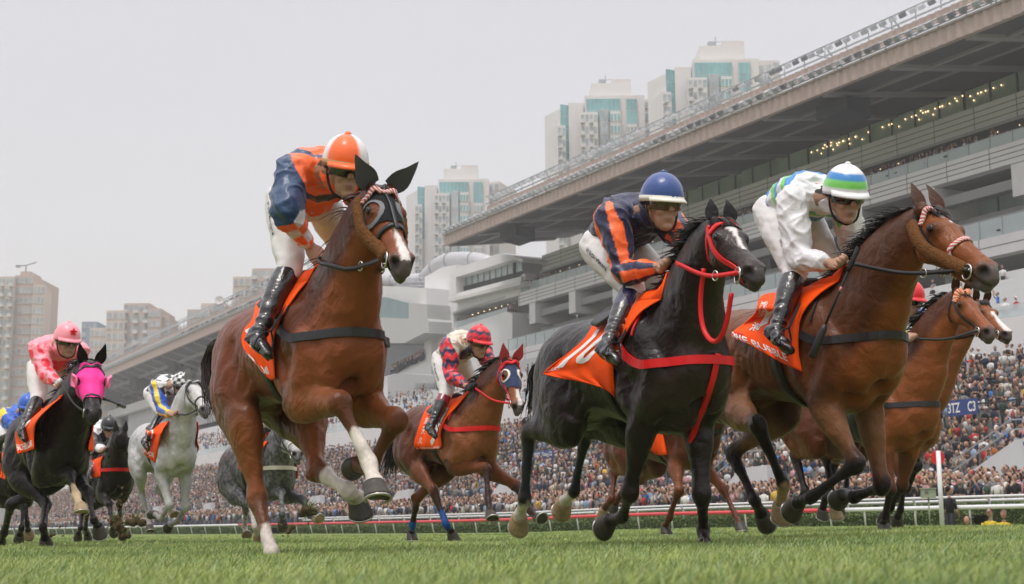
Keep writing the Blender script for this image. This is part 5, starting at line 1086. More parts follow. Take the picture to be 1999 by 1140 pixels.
class Patch:
    """a cloth hung over the near side, given by rows of points from the spine down"""
    def __init__(s, h, rows, n=34, m=30, off=.022, seed=0, flare=0, depth=None):
        s.h = h; R_ = [spline([(*p, 0) for p in r], m)[:, :2] for r in rows]; k = h.k; g = np.zeros((n, m, 3)); rs = np.random.RandomState(seed)
        A = np.array([spline([(*R_[i][j], 0) for i in range(len(rows))], n)[:, :2] for j in range(m)]).transpose(1, 0, 2); s.px = A; miss = np.zeros((n, m), bool); Yd = np.zeros((n, m))
        for i in range(n):
            for j in range(m):
                d = ray(*A[i, j]); hit = h.bvh.ray_cast(V(tuple(CAM)), V(tuple(nrm(d))))
                pl = onplane(h, *A[i, j], -.06-.23*min(1, i/(n-1)*3))
                if hit[0] is not None and abs(((np.array(hit[0])-h.O)@h.Fp)/k) < 1.0 and ((np.array(hit[0])-h.O)@h.L) < 0: Yd[i, j] = hit[0][1]-.0
                else: miss[i, j] = True; Yd[i, j] = pl[1]
                if abs(Yd[i, j]-pl[1]) > .30*k: Yd[i, j] = pl[1]
        # cloth bridges hollows: relax, never going behind the coat
        Y0 = Yd.copy()
        for it in range(14):
            q = Yd.copy(); q[1:-1] = (Yd[:-2]+Yd[2:])/2; q[:, 1:-1] = (q[:, 1:-1]*2+Yd[:, :-2]+Yd[:, 2:])/4; Yd = np.where(miss, q, np.minimum(q, Y0))
        for i in range(n):
            for j in range(m):
                a = i/(n-1); b = j/(m-1); fold = (.016*sin(b*11+seed+a*3)+.008*sin(b*25+a*5))*min(1, a*2.2)+flare*(a**2)*(1-b)
                y = Yd[i, j]-off*k*1.35-fold*k*.9; g[i, j] = P(*A[i, j], y)
        s.g = g; s.n, s.m = n, m; s.flip = g.copy()
    def at(s, a, b, side=-1, lift=.004):
        """a down 0..1, b along 0..1 (rear to front)"""
        x = min(max(a, 0), 1)*(s.n-1); y = min(max(b, 0), 1)*(s.m-1); i = min(int(x), s.n-2); j = min(int(y), s.m-2); u, w_ = x-i, y-j; g = s.g
        p = g[i, j]*(1-u)*(1-w_)+g[i+1, j]*u*(1-w_)+g[i, j+1]*(1-u)*w_+g[i+1, j+1]*u*w_; nn = nrm(np.cross(g[i, j+1]-g[i, j], g[i+1, j]-g[i, j])); nn = nn if nn@s.h.L < 0 else -nn
        p = p+nn*lift*s.h.k
        return p
    def mirror(s, p):
        h = s.h; return p-h.L*(2*((p-h.O)@h.L)*1.0)
    def build(s, mt, border=None):
        n, m = s.n, s.m; f = [(i*m+j, i*m+j+1, (i+1)*m+j+1, (i+1)*m+j) for i in range(n-1) for j in range(m-1)]
        v = s.g.reshape(-1, 3); v2 = []
        for p in v:
            x = s.mirror(p); r_ = s.h.bvh.find_nearest(V(tuple(x))); c_, n_ = np.array(r_[0]), np.array(r_[1]); v2.append(c_+n_*.022*s.h.k)
        v2 = np.array(v2); v2g = v2.reshape(n, m, 3) 
        c = MB(); c.add(v, f); c.add(v2, [q[::-1] for q in f])
        # the strip over the spine
        top = [s.g[0, j] for j in range(m)]; h = s.h; rows = []
        for j in range(m):
            p = top[j]; q = v2g[0, j]; row = []
            for a in np.linspace(0, 1, 9):
                x = p*(1-a)+q*a; hit = h.bvh.ray_cast(V(tuple(x+h.Zp*1.0)), V(tuple(-h.Zp))); zz = x
                if hit[0] is not None: y_ = np.array(hit[0])+h.Zp*.022*h.k; lz = (y_-h.O)@h.Zp/h.k; y_ = y_-h.Zp*max(0, lz-.385)*h.k; zz = y_ if 0 < a < 1 else x
                row.append(zz)
            rows.append(row)
        rv = [x for r_ in rows for x in r_]; rf = [(i*9+j, i*9+j+1, (i+1)*9+j+1, (i+1)*9+j) for i in range(m-1) for j in range(8)]; c.add(rv, rf)
        o = c.build('saddle_cloth', mt, h.root, smooth=True); md = o.modifiers.new('s', 'SOLIDIFY'); md.thickness = .006*h.k; md.offset = 0; s.o = o; return o
    def text(s, txt, a, b, ha, wb, mt, rot=0, name='lettering', bold=.02, lift=.006):
        """centre (a,b); height ha (down direction), width wb (along)"""
        v, f = text_cached(txt, bold); q = []
        for x, y, _ in v:
            xx, yy = x*wb, -y*ha; xr = xx*cos(rot)-yy*sin(rot); yr = xx*sin(rot)+yy*cos(rot); q.append(s.at(a+yr, b+xr, lift=lift))
        return obj(name, q, f, mt, s.o, smooth=False)
def hood(h, t0, t1fun, mt, eye_r=.055, ring=None, name='hood', ringm=None, ringw=.014, off=.007, eyec=(.275, .09, .03), hidejaw=True):
    """a cloth hood: the skin of the head grown outward, with eye holes"""
    v, q, hc = h.v, h.q, h.hc; k = h.k; fc = hc[q].mean(1)
    near = (np.linalg.norm(v[q].mean(1)-h.hp(.3, 0, 0), axis=1) < .45*k); sel = near & (fc[:, 0] > t0-.05) & (fc[:, 0] < 1)
    qs = q[sel]; ids, inv = np.unique(qs, return_inverse=True); qs = inv.reshape(-1, 4)
    vv = v[ids]+h.nn[ids]*off*k; cc = hc[ids]
    for _ in range(2):    # refine so that the cut edge is clean
        e = {}; nv = list(vv); nc = list(cc); nf = []
        def mid(i, j):
            key = (min(i, j), max(i, j))
            if key not in e: e[key] = len(nv); nv.append((vv[i]+vv[j])/2); nc.append((cc[i]+cc[j])/2)
            return e[key]
        for a, b, c, d in qs:
            ab, bc, cd_, da = mid(a, b), mid(b, c), mid(c, d), mid(d, a); ct = len(nv); nv.append((vv[a]+vv[b]+vv[c]+vv[d])/4); nc.append((cc[a]+cc[b]+cc[c]+cc[d])/4)
            nf += [(a, ab, ct, da), (ab, b, bc, ct), (ct, bc, c, cd_), (da, ct, cd_, d)]
        vv = np.array(nv); cc = np.array(nc); qs = np.array(nf)
    fc = cc[qs].mean(1); ok = (fc[:, 0] > t0) & (fc[:, 0] < t1fun(fc[:, 1], fc[:, 2]))
    de = np.minimum(*[np.linalg.norm((fc-np.array((eyec[0], s*eyec[1], eyec[2])))*[.575, .85, 1], axis=1) for s in (-1, 1)]); ok &= (de > eye_r) & (fc[:, 2] > -.125+.10*fc[:, 0])
    rg = ok & (de < eye_r+ringw)
    def mk(msk, nm, m_, par, lift=0):
        ids, inv = np.unique(qs[msk], return_inverse=True); o = obj(nm, vv[ids]+0, inv.reshape(-1, 4), m_, par); return o
    o = mk(ok & ~rg, name, mt, h.root)
    if ring is not None: mk(rg, 'eye_hole_rim', ring, o)
    else: mk(rg, 'eye_hole_rim', mt, o)
    return o
def earcovers(h, mt, par):
    for v, f in h.ears:
        c = v.mean(0); obj('ear_cover', c+(v-c)*1.06, f, mt, par)

def pixstrap(h, pts, wd, mt, name, par, s=None, off=.012):
    """strap that follows the coat under the given sight lines"""
    p = spline([(*q, 0) for q in pts], 40)[:, :2]; o = []; nn = []
    for i, (x, y) in enumerate(p):
        hit = h.bvh.ray_cast(V(tuple(CAM)), V(tuple(nrm(ray(x, y)))))
        if s is None and hit[0] is not None: o.append(np.array(hit[0])-nrm(ray(x, y))*off*h.k); nn.append(np.array(hit[1]))
        else: o.append(onplane(h, x, y, s if s is not None else -.15)); nn.append(-nrm(ray(x, y)))
    o = np.array(o); nn = np.array(nn)
    for _ in range(5): o[1:-1] = (o[:-2]+2*o[1:-1]+o[2:])/4; nn[1:-1] = (nn[:-2]+nn[1:-1]+nn[2:])/3
    v, f = ribbon(o, nn, wd*h.k, .006*h.k); return obj(name, v, f, mt, par)
# ------------------------------------------------------------------ jockeys
M_SKINJ = mat('skin_jockey', attr=True, rough=.5, spec=.35, var=.06, vscale=60)
M_GOG = mat('goggle_lens', (.01, .01, .012), .08, .7, coat=.6)
M_BLK = mat('black_cloth', (.015, .015, .018), .7, .3)
def bone_info(v, a, b):
    ab = b-a; t = np.clip(((v-a)@ab)/(ab@ab), 0, 1); q = v-a-t[:, None]*ab; return t, np.linalg.norm(q, axis=1), q
def finger(p0, d, curl_ax, L, r, curl, k):
    pts = [p0]; dd = d.copy()
    for i in range(3):
        pts.append(pts[-1]+dd*L[i]*k); dd = nrm(rot_about(dd, curl_ax, curl))
    return loft(pts, np.array([r, r*.95, r*.88, r*.72])*k, np.array([r, r*.95, r*.88, r*.72])*k, curl_ax, n=8, sub=2)
def hand(wr, fwd, side, up, k, sd):
    """closed hand holding a rein: palm, four curled fingers, thumb. side points to the little-finger side (down/out)"""
    pcs = [loft([wr, wr+fwd*.04*k, wr+fwd*.085*k], np.array([.020, .024, .020])*k, np.array([.026, .038, .040])*k, side, n=12, sub=3)]
    for i in range(4):
        b = wr+fwd*.088*k+side*(-.030+.020*i)*k+up*.006*k; Ls = [(.040, .024, .018), (.044, .028, .020), (.040, .026, .019), (.032, .020, .016)][i]
        pcs.append(finger(b, nrm(fwd*1.0-up*.25), side, Ls, .0098-.0008*(i == 3), 1.25 if sd > 0 else 1.25, k))
    tb = wr+fwd*.03*k-side*.030*k-up*.006*k; d = nrm(fwd*.8-side*.35-up*.35); pcs.append(loft([tb, tb+d*.034*k, tb+nrm(d-up*.3+side*.3)*.060*k, tb+nrm(d-up*.5+side*.6)*.078*k], np.array([.014, .012, .0105, .008])*k, np.array([.014, .012, .0105, .008])*k, side, n=8, sub=2))
    return pcs
def make_jockey(h, sp):
    k = h.k*sp.get('k', 1); Z = np.array((0, 0, 1.)); F = h.F; L = h.L; J = Horse(); vox = sp.get('vox', .011)
    op = lambda key, s: onplane(h, *sp[key], s)
    pel = op('pelvis', sp.get('pel_s', 0)); nb = op('neck', sp.get('neck_s', 0)); hd = op('head', sp.get('head_s', sp.get('neck_s', 0)))
    spine = nrm(nb-pel); lat = nrm(L*1.0+F*sp.get('twist', 0)); back = nrm(np.cross(lat, spine)); back = back if back@Z > 0 else -back
    hsh = .165
    look = nrm(sp.get('look', (F*1.0-Z*.25))); 
    if 'lookl' in sp: a, b, c = sp['lookl']; look = nrm(F*a+L*b+Z*c)
    hup = nrm(Z-look*(look@Z)); hup = nrm(hup+L*sp.get('tilt', 0)); hup = nrm(hup-look*(hup@look)); hs = nrm(np.cross(look, hup))
    hq = lambda x, y, z: hd+look*x*k+hs*y*k+hup*z*k
    arms = []; legs = []
    for s, nm in ((-1, 'n'), (1, 'f')):
        sh = nb-spine*.06*k+lat*s*hsh*k-back*.02*k
        if 'sh'+nm in sp: sh = onplane(h, *sp['sh'+nm], sp.get('neck_s', 0)+s*hsh)
        if 'hand'+nm in sp:
            el = solve(h, *sp['el'+nm], sh, .27*sp.get('k', 1), sp.get('els'+nm, s*.24)); wr = solve(h, *sp['wr'+nm], el, .245*sp.get('k', 1), sp.get('wrs'+nm, s*.10)); ha = solve(h, *sp['hand'+nm], wr, .075, sp.get('has'+nm, s*.07))
            def outh(p, r):
                q = h.bvh.find_nearest(V(tuple(p))); c_, n_ = np.array(q[0]), np.array(q[1]); d_ = (p-c_)@n_
                return p if d_ > r*k else (p-nrm(p-CAM)*max(r*k-d_, .01) if s < 0 else p+(n_*.6+L*.4)*(r*k-d_))
            for _ in range(8): wr = outh(wr, .05); ha = outh(ha, .055)
            arms.append((s, nm, sh, el, wr, ha))
        if 'knee'+nm in sp:
            hip = pel+lat*s*.095*k-spine*.02*k; kn = solve(h, *sp['knee'+nm], hip, .40*sp.get('k', 1), s*.25, w2=1); an = solve(h, *sp['ank'+nm], kn, .40*sp.get('k', 1), s*.33, w2=1.5); to = solve(h, *sp['toe'+nm], an, .17, s*.34, w2=1)
            # keep clear of the horse's flank
            def out(p, r):
                q = h.bvh.find_nearest(V(tuple(p))); c_, n_ = np.array(q[0]), np.array(q[1]); dd = (p-c_)@n_
                return p if dd > r*k else c_+n_*r*k
            an = out(an, .075); to = out(to, .065); legs.append((s, nm, hip, kn, an, to))
    C = tuple(np.array(sp.get('skin', (.42, .24, .165)))); root = empty('person', pel, sp['label'], 'jockey', 'jockeys riding in the race'); J.root = root
    # --- body: head, neck, trunk, arms and hands as one surface
    pc = [ellipsoid(hq(-.012, 0, .035), [look*.098*k, hs*.076*k, hup*.105*k]), ellipsoid(hq(.032, 0, -.055), [look*.058*k, hs*.052*k, hup*.075*k]),
          loft([hq(.080, 0, .028), hq(.096, 0, .0), hq(.108, 0, -.018)], np.array([.010, .012, .015])*k, np.array([.010, .012, .016])*k, hs, n=8),
          ellipsoid(hq(.070, 0, -.100), [look*.024*k, hs*.026*k, hup*.020*k]), ellipsoid(hq(.083, 0, -.058), [look*.014*k, hs*.026*k, hup*.007*k]), ellipsoid(hq(.082, 0, -.072), [look*.013*k, hs*.022*k, hup*.007*k])]
    for s in (-1, 1): pc += [ellipsoid(hq(-.005, s*.078, -.004), [look*.018*k, hs*.008*k, hup*.030*k]), ellipsoid(hq(.055, s*.035, -.03), [look*.028*k, hs*.022*k, hup*.022*k]), ellipsoid(hq(.074, s*.033, .028), [look*.012*k, hs*.024*k, hup*.008*k])]
    pc.append(loft([hq(-.03, 0, -.03), (hd+nb)/2, nb-spine*.10*k], np.array([.060, .058, .08])*k, np.array([.060, .060, .10])*k, hs, n=14))
    pc.append(loft([pel, (pel+nb)/2+back*.02*k, nb-spine*.05*k], np.array([.10, .095, .08])*k, np.array([.13, .13, .12])*k, lat, n=16))
    hands = {}
    for s, nm, sh, el, wr, ha in arms:
        pc.append(loft([sh, (sh+el)/2, el, el+(wr-el)*.3, wr], np.array([.045, .042, .036, .040, .025])*k, np.array([.045, .042, .036, .040, .028])*k, nrm(np.cross(el-sh, wr-el)), n=12))
        fw = nrm(ha-wr); sd_ = nrm(-Z*.75+lat*s*.65); sd_ = nrm(sd_-fw*(sd_@fw)); up = nrm(np.cross(sd_, fw)); up = up if up@(lat*s) > 0 else -up
        if sp.get('gloves') is None: pc += hand(wr, fw, sd_, up, k, s)
        hands[nm] = ha+fw*.02*k; J.__dict__['h_'+nm] = (wr, fw, sd_, up)
    for s, nm, hip, kn, an, to in legs: pc.append(loft([hip, kn, an], np.array([.07, .05, .032])*k, np.array([.07, .05, .032])*k, F, n=10))
    v, q = remesh(pc, vox*.62*k, it=3); c = np.tile(C, (len(v), 1)); hc = np.column_stack([(v-hd)@look, (v-hd)@hs, (v-hd)@hup])/k
    lip = np.exp(-(np.linalg.norm((hc-np.array((.090, 0, -.065)))/[.03, .024, .010], axis=1))**2); c = c*(1-lip[:, None]*.5)+np.array((.22, .07, .06))*lip[:, None]*.5
    hair = (hc[:, 2] > .0) & (hc[:, 0] < .02) & (np.linalg.norm(hc, axis=1) < .2); c[hair] = (.02, .015, .012); obj('body', v, q, M_SKINJ, root, cols=c)
    for s in (-1, 1):
        ve, fe = ellipsoid(hq(.077, s*.032, .006), [look*.012*k, hs*.014*k, hup*.009*k], 8); obj('eye', ve, fe, M_EYE, root)
    if sp.get('gloves') is not None:
        for s, nm, sh, el, wr, ha in arms:
            v, q = remesh(hand(wr, *J.__dict__['h_'+nm][1:], k*1.12, s), vox*.6*k, it=2); obj('glove', v, q, sp['gloves'], root)
    # --- silks
    pc = [loft([pel-spine*.02*k, pel+(nb-pel)*.3+back*.03*k, pel+(nb-pel)*.62+back*.035*k, nb-spine*.05*k-back*.0*k, nb+spine*.015*k], np.array([.115, .125, .128, .095, .062])*k, np.array([.155, .165, .188, .165, .065])*k, lat, n=24),
          loft([nb-spine*.05*k-back*.01*k, hd*.55+nb*.45-hup*.03*k], np.array([.075, .062])*k, np.array([.08, .062])*k, lat, n=14)]
    for s, nm, sh, el, wr, ha in arms:
        pc.append(loft([nb-spine*.08*k+lat*s*.06*k, sh], np.array([.085, .080])*k, np.array([.085, .080])*k, spine, n=14)); e2 = wr-(wr-el)*.16
        cx = np.cross(el-sh, wr-el); cx = nrm(cx) if np.linalg.norm(cx) > .01 else nrm(np.cross(el-sh, F)); pc.append(loft([sh, sh+(el-sh)*.5, el, el+(e2-el)*.5, e2], np.array([.088, .080, .070, .062, .041])*k, np.array([.088, .080, .070, .060, .041])*k, cx, n=16)); pc.append(ellipsoid(el, [F*.066*k, L*.066*k, Z*.066*k]))
        if sp.get('puff'): pc.append(ellipsoid(pel+back*.09*k+lat*s*.04*k-spine*.02*k, [spine*.14*k, lat*.12*k, back*.10*k]))
    if not any(x[1] == 'f' for x in arms): pc.append(ellipsoid(nb-spine*.07*k+lat*hsh*k, [spine*.10*k, lat*.06*k, back*.08*k]))
    v, q = remesh(pc, vox*.75*k, it=3, pre=3); nn = vnormals(v, q); sd0 = sp.get('seed', 1)
    al = (v-pel)@spine/k; wr_ = 1.2-2*np.abs(np.sin((v@nrm(spine+back*.4))*34/k+3.4*vnoise(v*6, sd0)))**.7+.9-1.6*np.abs(np.sin((v@nrm(lat*.7+spine*.8))*25/k+4*vnoise(v*7, sd0+1)))**.7
    v = v+nn*((wr_*.0052+vnoise(v*11/k, sd0+4)*.009)*k)[:, None]
    best = np.full(len(v), 1e9); reg = np.zeros(len(v), int); par = np.zeros(len(v)); ang = np.zeros(len(v))
    segs = [(0, pel, nb, .0)]
    for s, nm, sh, el, wr, ha in arms: segs += [(1 if s < 0 else 3, sh, el, .085), (2 if s < 0 else 4, el, wr, .085)]
    for rg_, a, b, bias in segs:
        t, d, qv = bone_info(v, a, b); d = d-(.19 if rg_ == 0 else .085)*k; m = d < best; best[m] = d[m]; reg[m] = rg_; par[m] = t[m]
        ab = nrm(b-a)
        if rg_ == 0: an_ = np.arctan2(qv@lat, qv@back)
        else: s_ = -1 if rg_ < 3 else 1; o1 = nrm(lat*s_-ab*(ab@(lat*s_))); o2 = np.cross(ab, o1); an_ = np.arctan2(qv@o2, qv@o1)
        ang[m] = an_[m]
    col = sp['silks'](reg, par, ang, v, dict(k=k, pel=pel, spine=spine, lat=lat, back=back, nb=nb))
    silkm = mat('silks_'+sp['name'], attr=True, rough=.38, spec=.5, sheen=.15, bump=.5, bscale=11, bdist=.03)
    J.silks = obj('silks', v, q, silkm, root, cols=col); 
    # --- breeches
    pel = pel+spine*.035*k; pc = [ellipsoid(pel-spine*.03*k-back*.015*k, [spine*.115*k, lat*.15*k, back*.10*k])]
    for s, nm, hip, kn, an, to in legs:
        pc.append(loft([hip, hip+(kn-hip)*.35+back*.01*k, hip+(kn-hip)*.75, kn, kn+(an-kn)*.17], np.array([.098, .096, .080, .066, .058])*k, np.array([.092, .090, .076, .064, .056])*k, L, n=18))
    v, q = remesh(pc, vox*.8*k, it=3, pre=3); nn = vnormals(v, q); v = v+nn*((np.sin(v@nrm(Z+F*.5)*65/k+3*vnoise(v*8, 3))*.0022+vnoise(v*12, 2)*.004)*k)[:, None]
    br = obj('breeches', v, q, sp.get('breeches', mat('breeches_white', (.70, .68, .68), .6, .3, var=.06, vscale=9, bump=.25, bscale=16, bdist=.02)), root); J.brbvh = bvh(v, q)
    for s, nm, hip, kn, an, to in legs:
        fd = nrm(to-an); sole = nrm(-Z+fd*.3); sole = nrm(sole-fd*(sole@fd)); dn = nrm(an-kn); top = kn+(an-kn)*.12
        pc = [loft([top, kn+(an-kn)*.35, kn+(an-kn)*.62, an-dn*.05*k, an+dn*.015*k], np.array([.061, .064, .052, .041, .043])*k, np.array([.058, .060, .050, .040, .041])*k, L, n=18),
              loft([an+dn*.035*k-fd*.045*k, an+dn*.045*k+fd*.03*k, an+dn*.055*k+fd*.11*k, an+dn*.058*k+fd*.165*k], np.array([.036, .038, .028, .020])*k, np.array([.034, .038, .041, .028])*k, nrm(np.cross(fd, dn)), n=16)]
        v, q = remesh(pc, vox*.75*k, it=2, pre=1); nn = vnormals(v, q); low = sst(((v-kn)@dn)/np.linalg.norm(an-kn), .45, .85); v = v+nn*(np.sin((v@dn)*110/k+2.5*vnoise(v*14, 5))*.0035*k*low)[:, None]
        if sp.get('sock'):
            t = ((v-kn)@dn)/np.linalg.norm(an-kn); c = np.tile((.010, .010, .012), (len(v), 1)); c[t < sp['sock'][1]] = sp['sock'][0]; bo = obj('boot', v, q, mat('boot_two_tone', attr=True, rough=.25, spec=.6, coat=.3, bump=.4, bscale=22, bdist=.02), root, cols=c)
        else: bo = obj('boot', v, q, M_BOOT, root)
        # heel and stirrup iron
        hb = MB(); ux = nrm(np.cross(fd, dn)); hb.box(an+dn*.078*k-fd*.035*k, (.022*k, .026*k, .010*k), [fd, ux, np.cross(fd, ux)]); hb.build('heel', M_BLK, bo)
        c = an+dn*.06*k+fd*.095*k; st = MB(); pp = [c+ux*x_*k*.052-dn*z_*k for x_, z_ in ((-1, -.022), (1, -.022), (1, .02), (.7, .07), (0, .105), (-.7, .07), (-1, .02), (-1, -.022))]; st.tube(pp, .005*k, 6); st.tube([c-dn*.105*k, c-dn*.26*k+L*(-s)*.02*k], .007*k, 5); st.build('stirrup', M_STEEL if sp.get('steel') else M_BLK, h.root)
    # --- helmet and cap
    hc0 = hq(-.015, 0, .045); n = 28; m = 16; v = []; f = []; cc = []
    for i in range(m+1):
        th = (pi*.56)*i/m
        for j in range(n):
            g = 2*pi*j/n; wob = 1+.012*sin(g*9+i*.6)*(i/m)
            r = np.array((cos(g)*.122*sin(th), sin(g)*.099*sin(th), .117*cos(th)-.0*(i/m)))*wob; drop = -.02*(i/m)**3*(.4-.6*cos(g)); v.append(hc0+look*r[0]*k+hs*r[1]*k+hup*(r[2]+drop)*k); cc.append(sp['cap'](th/(pi*.56), g))
    for i in range(m):
        for j in range(n): f.append((i*n+j, (i+1)*n+j, (i+1)*n+(j+1) % n, i*n+(j+1) % n))
    cb = MB(); cb.add(v, f, np.array(cc)); 
    ve, fe = ellipsoid(hc0+hup*.119*k, [look*.011*k, hs*.011*k, hup*.010*k], 8); cb.add(ve, fe, sp.get('button', sp['cap'](0.05, 0)))
    he = cb.build('helmet', mat('cap_'+sp['name'], attr=True, rough=.32, spec=.5, sheen=.2, bump=.4, bscale=9, bdist=.02), root, smooth=True, cols=True); md = he.modifiers.new('s', 'SOLIDIFY'); md.thickness = .006*k
    # peak
    v = []; f = []; nn_ = 15
    for i in range(nn_):
        g = (i/(nn_-1)*2-1)*1.15; r0 = hc0+look*cos(g)*.119*k+hs*sin(g)*.099*k-hup*.006*k; r1 = hc0+look*cos(g)*.119*k+look*(.055*cos(g)**.8 if cos(g) > 0 else 0)*k+hs*sin(g)*.105*k-hup*(.030)*k; v += [r0, r1]
    f = [(2*i, 2*i+1, 2*i+3, 2*i+2) for i in range(nn_-1)]; pk = obj('peak', v, f, sp.get('peakm', mat('cap_'+sp['name'])), he, cols=np.tile(sp.get('peak', sp['cap'](.98, 0)), (len(v), 1))); md = pk.modifiers.new('s', 'SOLIDIFY'); md.thickness = .008*k
    # headband under the rim
    if sp.get('band') is not None:
        pp = [hc0+look*cos(g)*.121*k+hs*sin(g)*.101*k-hup*(.012)*k for g in np.linspace(-pi, pi, 30)]; vb, fb = ribbon(pp, [nrm(p_-hc0) for p_ in pp], .030*k, .012*k); obj('helmet_band', vb, fb, sp['band'], he)
    # goggles
    ly = sp.get('gogz', .012); rows = []
    for zz, rr in ((-.026, .93), (-.020, 1.0), (0, 1.03), (.020, 1.0), (.027, .93)):
        rows.append([hq(-.01, 0, 0)+look*.108*cos(g)*rr*k+hs*.086*sin(g)*rr*k+hup*(ly+zz*(1-.35*math.exp(-(g/.16)**2)*(zz < 0)))*k for g in np.linspace(-1.15, 1.15, 19)])
    v = [x for r_ in rows for x in r_]; f = [(i*19+j, i*19+j+1, (i+1)*19+j+1, (i+1)*19+j) for i in range(4) for j in range(18)]; go = obj('goggles', v, f, sp.get('lens', M_GOG), root); md = go.modifiers.new('s', 'SOLIDIFY'); md.thickness = .010*k
    pp = [hq(-.01, 0, 0)+look*.104*cos(g)*k+hs*.090*sin(g)*k+hup*(ly)*k for g in np.linspace(1.1, 2*pi-1.1, 24)]; v, f = ribbon(pp, [nrm(p_-hd) for p_ in pp], .022*k, .006*k); obj('goggle_strap', v, f, M_BLK, go)
    mb = MB()
    for s in (-1, 1): mb.tube(spline([hq(.0, s*.084, .04), hq(.005, s*.080, -.04), hq(.035, s*.055, -.105), hq(.05, 0, -.128)], 10), .006*k, 5)
    mb.build('chin_strap', M_BLK, he, smooth=True)
    J.hands = hands; J.arms = arms; J.legs = legs; J.hq = hq
    return J
def flat_text(bv, txt, p, xd, yd, w_, hgt, mt, par, off=.006):
    """letters laid on a curved surface: p centre, xd/yd directions"""
    v, f = text_cached(txt, .01); q = []; xd = nrm(xd); yd = nrm(yd)
    for x, y, _ in v:
        r = bv.find_nearest(V(tuple(p+xd*x*w_+yd*y*hgt))); q.append(np.array(r[0])+np.array(r[1])*off)
    return obj('lettering', q, f, mt, par, smooth=False)
def whip(p0, p1, k, label, wt=None):
    o = empty('whip', p0, label, 'whip', 'riding whips held by jockeys'); d = p1-p0
    mb = MB(); mb.tube([p0, p0+d*.18, p0+d*.22], np.array([.015, .014, .009])*k, 8); mb.build('grip', M_BLK, o, smooth=True)
    mb = MB(); mb.tube([p0+d*.2, p0+d*.72], .007*k, 6); mb.build('shaft', M_BLK, o, smooth=True)
    mb = MB(); mb.tube([p0+d*.70, p0+d*.74, p1-d*.02, p1], np.array([.010, .020, .022, .018])*k, 8); mb.build('flap', M_BLACKSTRAP, o, smooth=True)
    if wt: mb = MB(); mb.tube([p0+d*.36, p0+d*.40], .008*k, 8); mb.build('collar', wt, o, smooth=True)
def scrape(h): pass
ORANGE = mat('race_orange', srgb(252, 84, 6), .6, .15, var=.05, vscale=6, bump=.3, bscale=26, bdist=.01)
M_SADDLE = mat('saddle_grey', (.035, .036, .04), .5, .4, var=.15, vscale=12)
WHITEP = mat('white_print', (.78, .77, .76), .55, .3)
M_FUR = mat('sheepskin_brown', (.17, .075, .03), .95, .1, bump=1.0, bscale=120, bdist=.012, var=.35, vscale=90)
M_BROW = mat('browband_red_white', (.6, .05, .06), .5, .4)
def stripes_brow(name, c1, c2, sc=90):
    m = mat(name, c1, .5, .4); t = m.node_tree; w = t.nodes.new('ShaderNodeTexWave'); w.inputs['Scale'].default_value = sc; w.wave_profile = 'SIN'; w.bands_direction = 'DIAGONAL'; tc = t.nodes.new('ShaderNodeTexCoord'); t.links.new(tc.outputs['Object'], w.inputs[0])
    r = t.nodes.new('ShaderNodeValToRGB'); r.color_ramp.interpolation = 'CONSTANT'; r.color_ramp.elements[0].color = (*c1, 1); r.color_ramp.elements[1].position = .55; r.color_ramp.elements[1].color = (*c2, 1); t.links.new(w.outputs[1], r.inputs[0]); t.links.new(r.outputs[0], t.nodes['Principled BSDF'].inputs['Base Color']); return m
BROW1 = stripes_brow('browband_stripes', (.50, .08, .08), (.72, .62, .58), 26)
M_HOODB = mat('hood_black', (.010, .011, .014), .8, .2, sheen=.03, bump=.3, bscale=200, bdist=.004)
M_RIMG = mat('rim_grey', (.17, .175, .19), .6, .3)
M_EARG = mat('ear_cover_grey', (.075, .075, .085), .85, .2, sheen=.2, bump=.4, bscale=90, bdist=.006)
def fwd_text(): pass
OR = srgb(250, 105, 40); NV = srgb(30, 62, 100); WH = np.array((.74, .72, .73))
def silks_orange(reg, par, ang, v, b):
    c = np.tile(OR, (len(v), 1)); up_ = (reg == 1) | (reg == 3)
    c[up_] = NV; c[(reg == 0) & (par > .55) & (np.abs(ang) > .75) & (np.abs(ang) < 1.15)] = NV
    c[(reg == 0) & (par < .62) & (par > .45) & (np.abs(ang) > 1.9)] = srgb(28, 36, 66)
    lo = (reg == 2) | (reg == 4); k1 = np.floor(par*3.6+.2).astype(int)+np.floor((ang+pi)/(pi/2.5)).astype(int); w_ = lo & (k1 % 2 == 0); c[w_] = WH; return c
def cap_orange(t, g): return OR if (sin(2*g+.5) > 0) else np.array((.75, .74, .76))

RED = mat('strap_red', srgb(215, 25, 30), .45, .4, var=.08, vscale=20)
M_HOODN = mat('hood_navy', srgb(34, 48, 84), .7, .3, sheen=.2, bump=.3, bscale=200, bdist=.004)
M_HOODP = mat('hood_pink', srgb(245, 50, 150), .6, .3, bump=.3, bscale=200, bdist=.004)
M_EARR = mat('ear_cover_red', srgb(190, 60, 72), .85, .2, sheen=.3, bump=.4, bscale=90, bdist=.006)
M_RIMW = mat('rim_white', (.72, .70, .64), .6, .3)
BROW2 = stripes_brow('browband_orange', (.62, .07, .02), (.75, .50, .30), 20)
NAVYTXT = mat('navy_print', (.02, .025, .07), .6, .3)
FLAGR = mat('flag_red', srgb(225, 25, 40), .6, .3)
BEIGE = np.array((.62, .57, .47)); BLUE = np.array(srgb(35, 100, 190)); YEL = np.array(srgb(240, 205, 50)); GRN = np.array(srgb(120, 205, 95)); REDc = np.array(srgb(222, 32, 44)); NAVY = np.array(srgb(32, 38, 78)); BLK = np.array((.012, .012, .016)); PINK = np.array(srgb(246, 150, 165)); PUR = np.array(srgb(95, 60, 150)); RYB = np.array(srgb(35, 90, 190)); SKYB = np.array(srgb(50, 130, 200))
def up_(r): return (r == 1) | (r == 3)
def lo_(r): return (r == 2) | (r == 4)
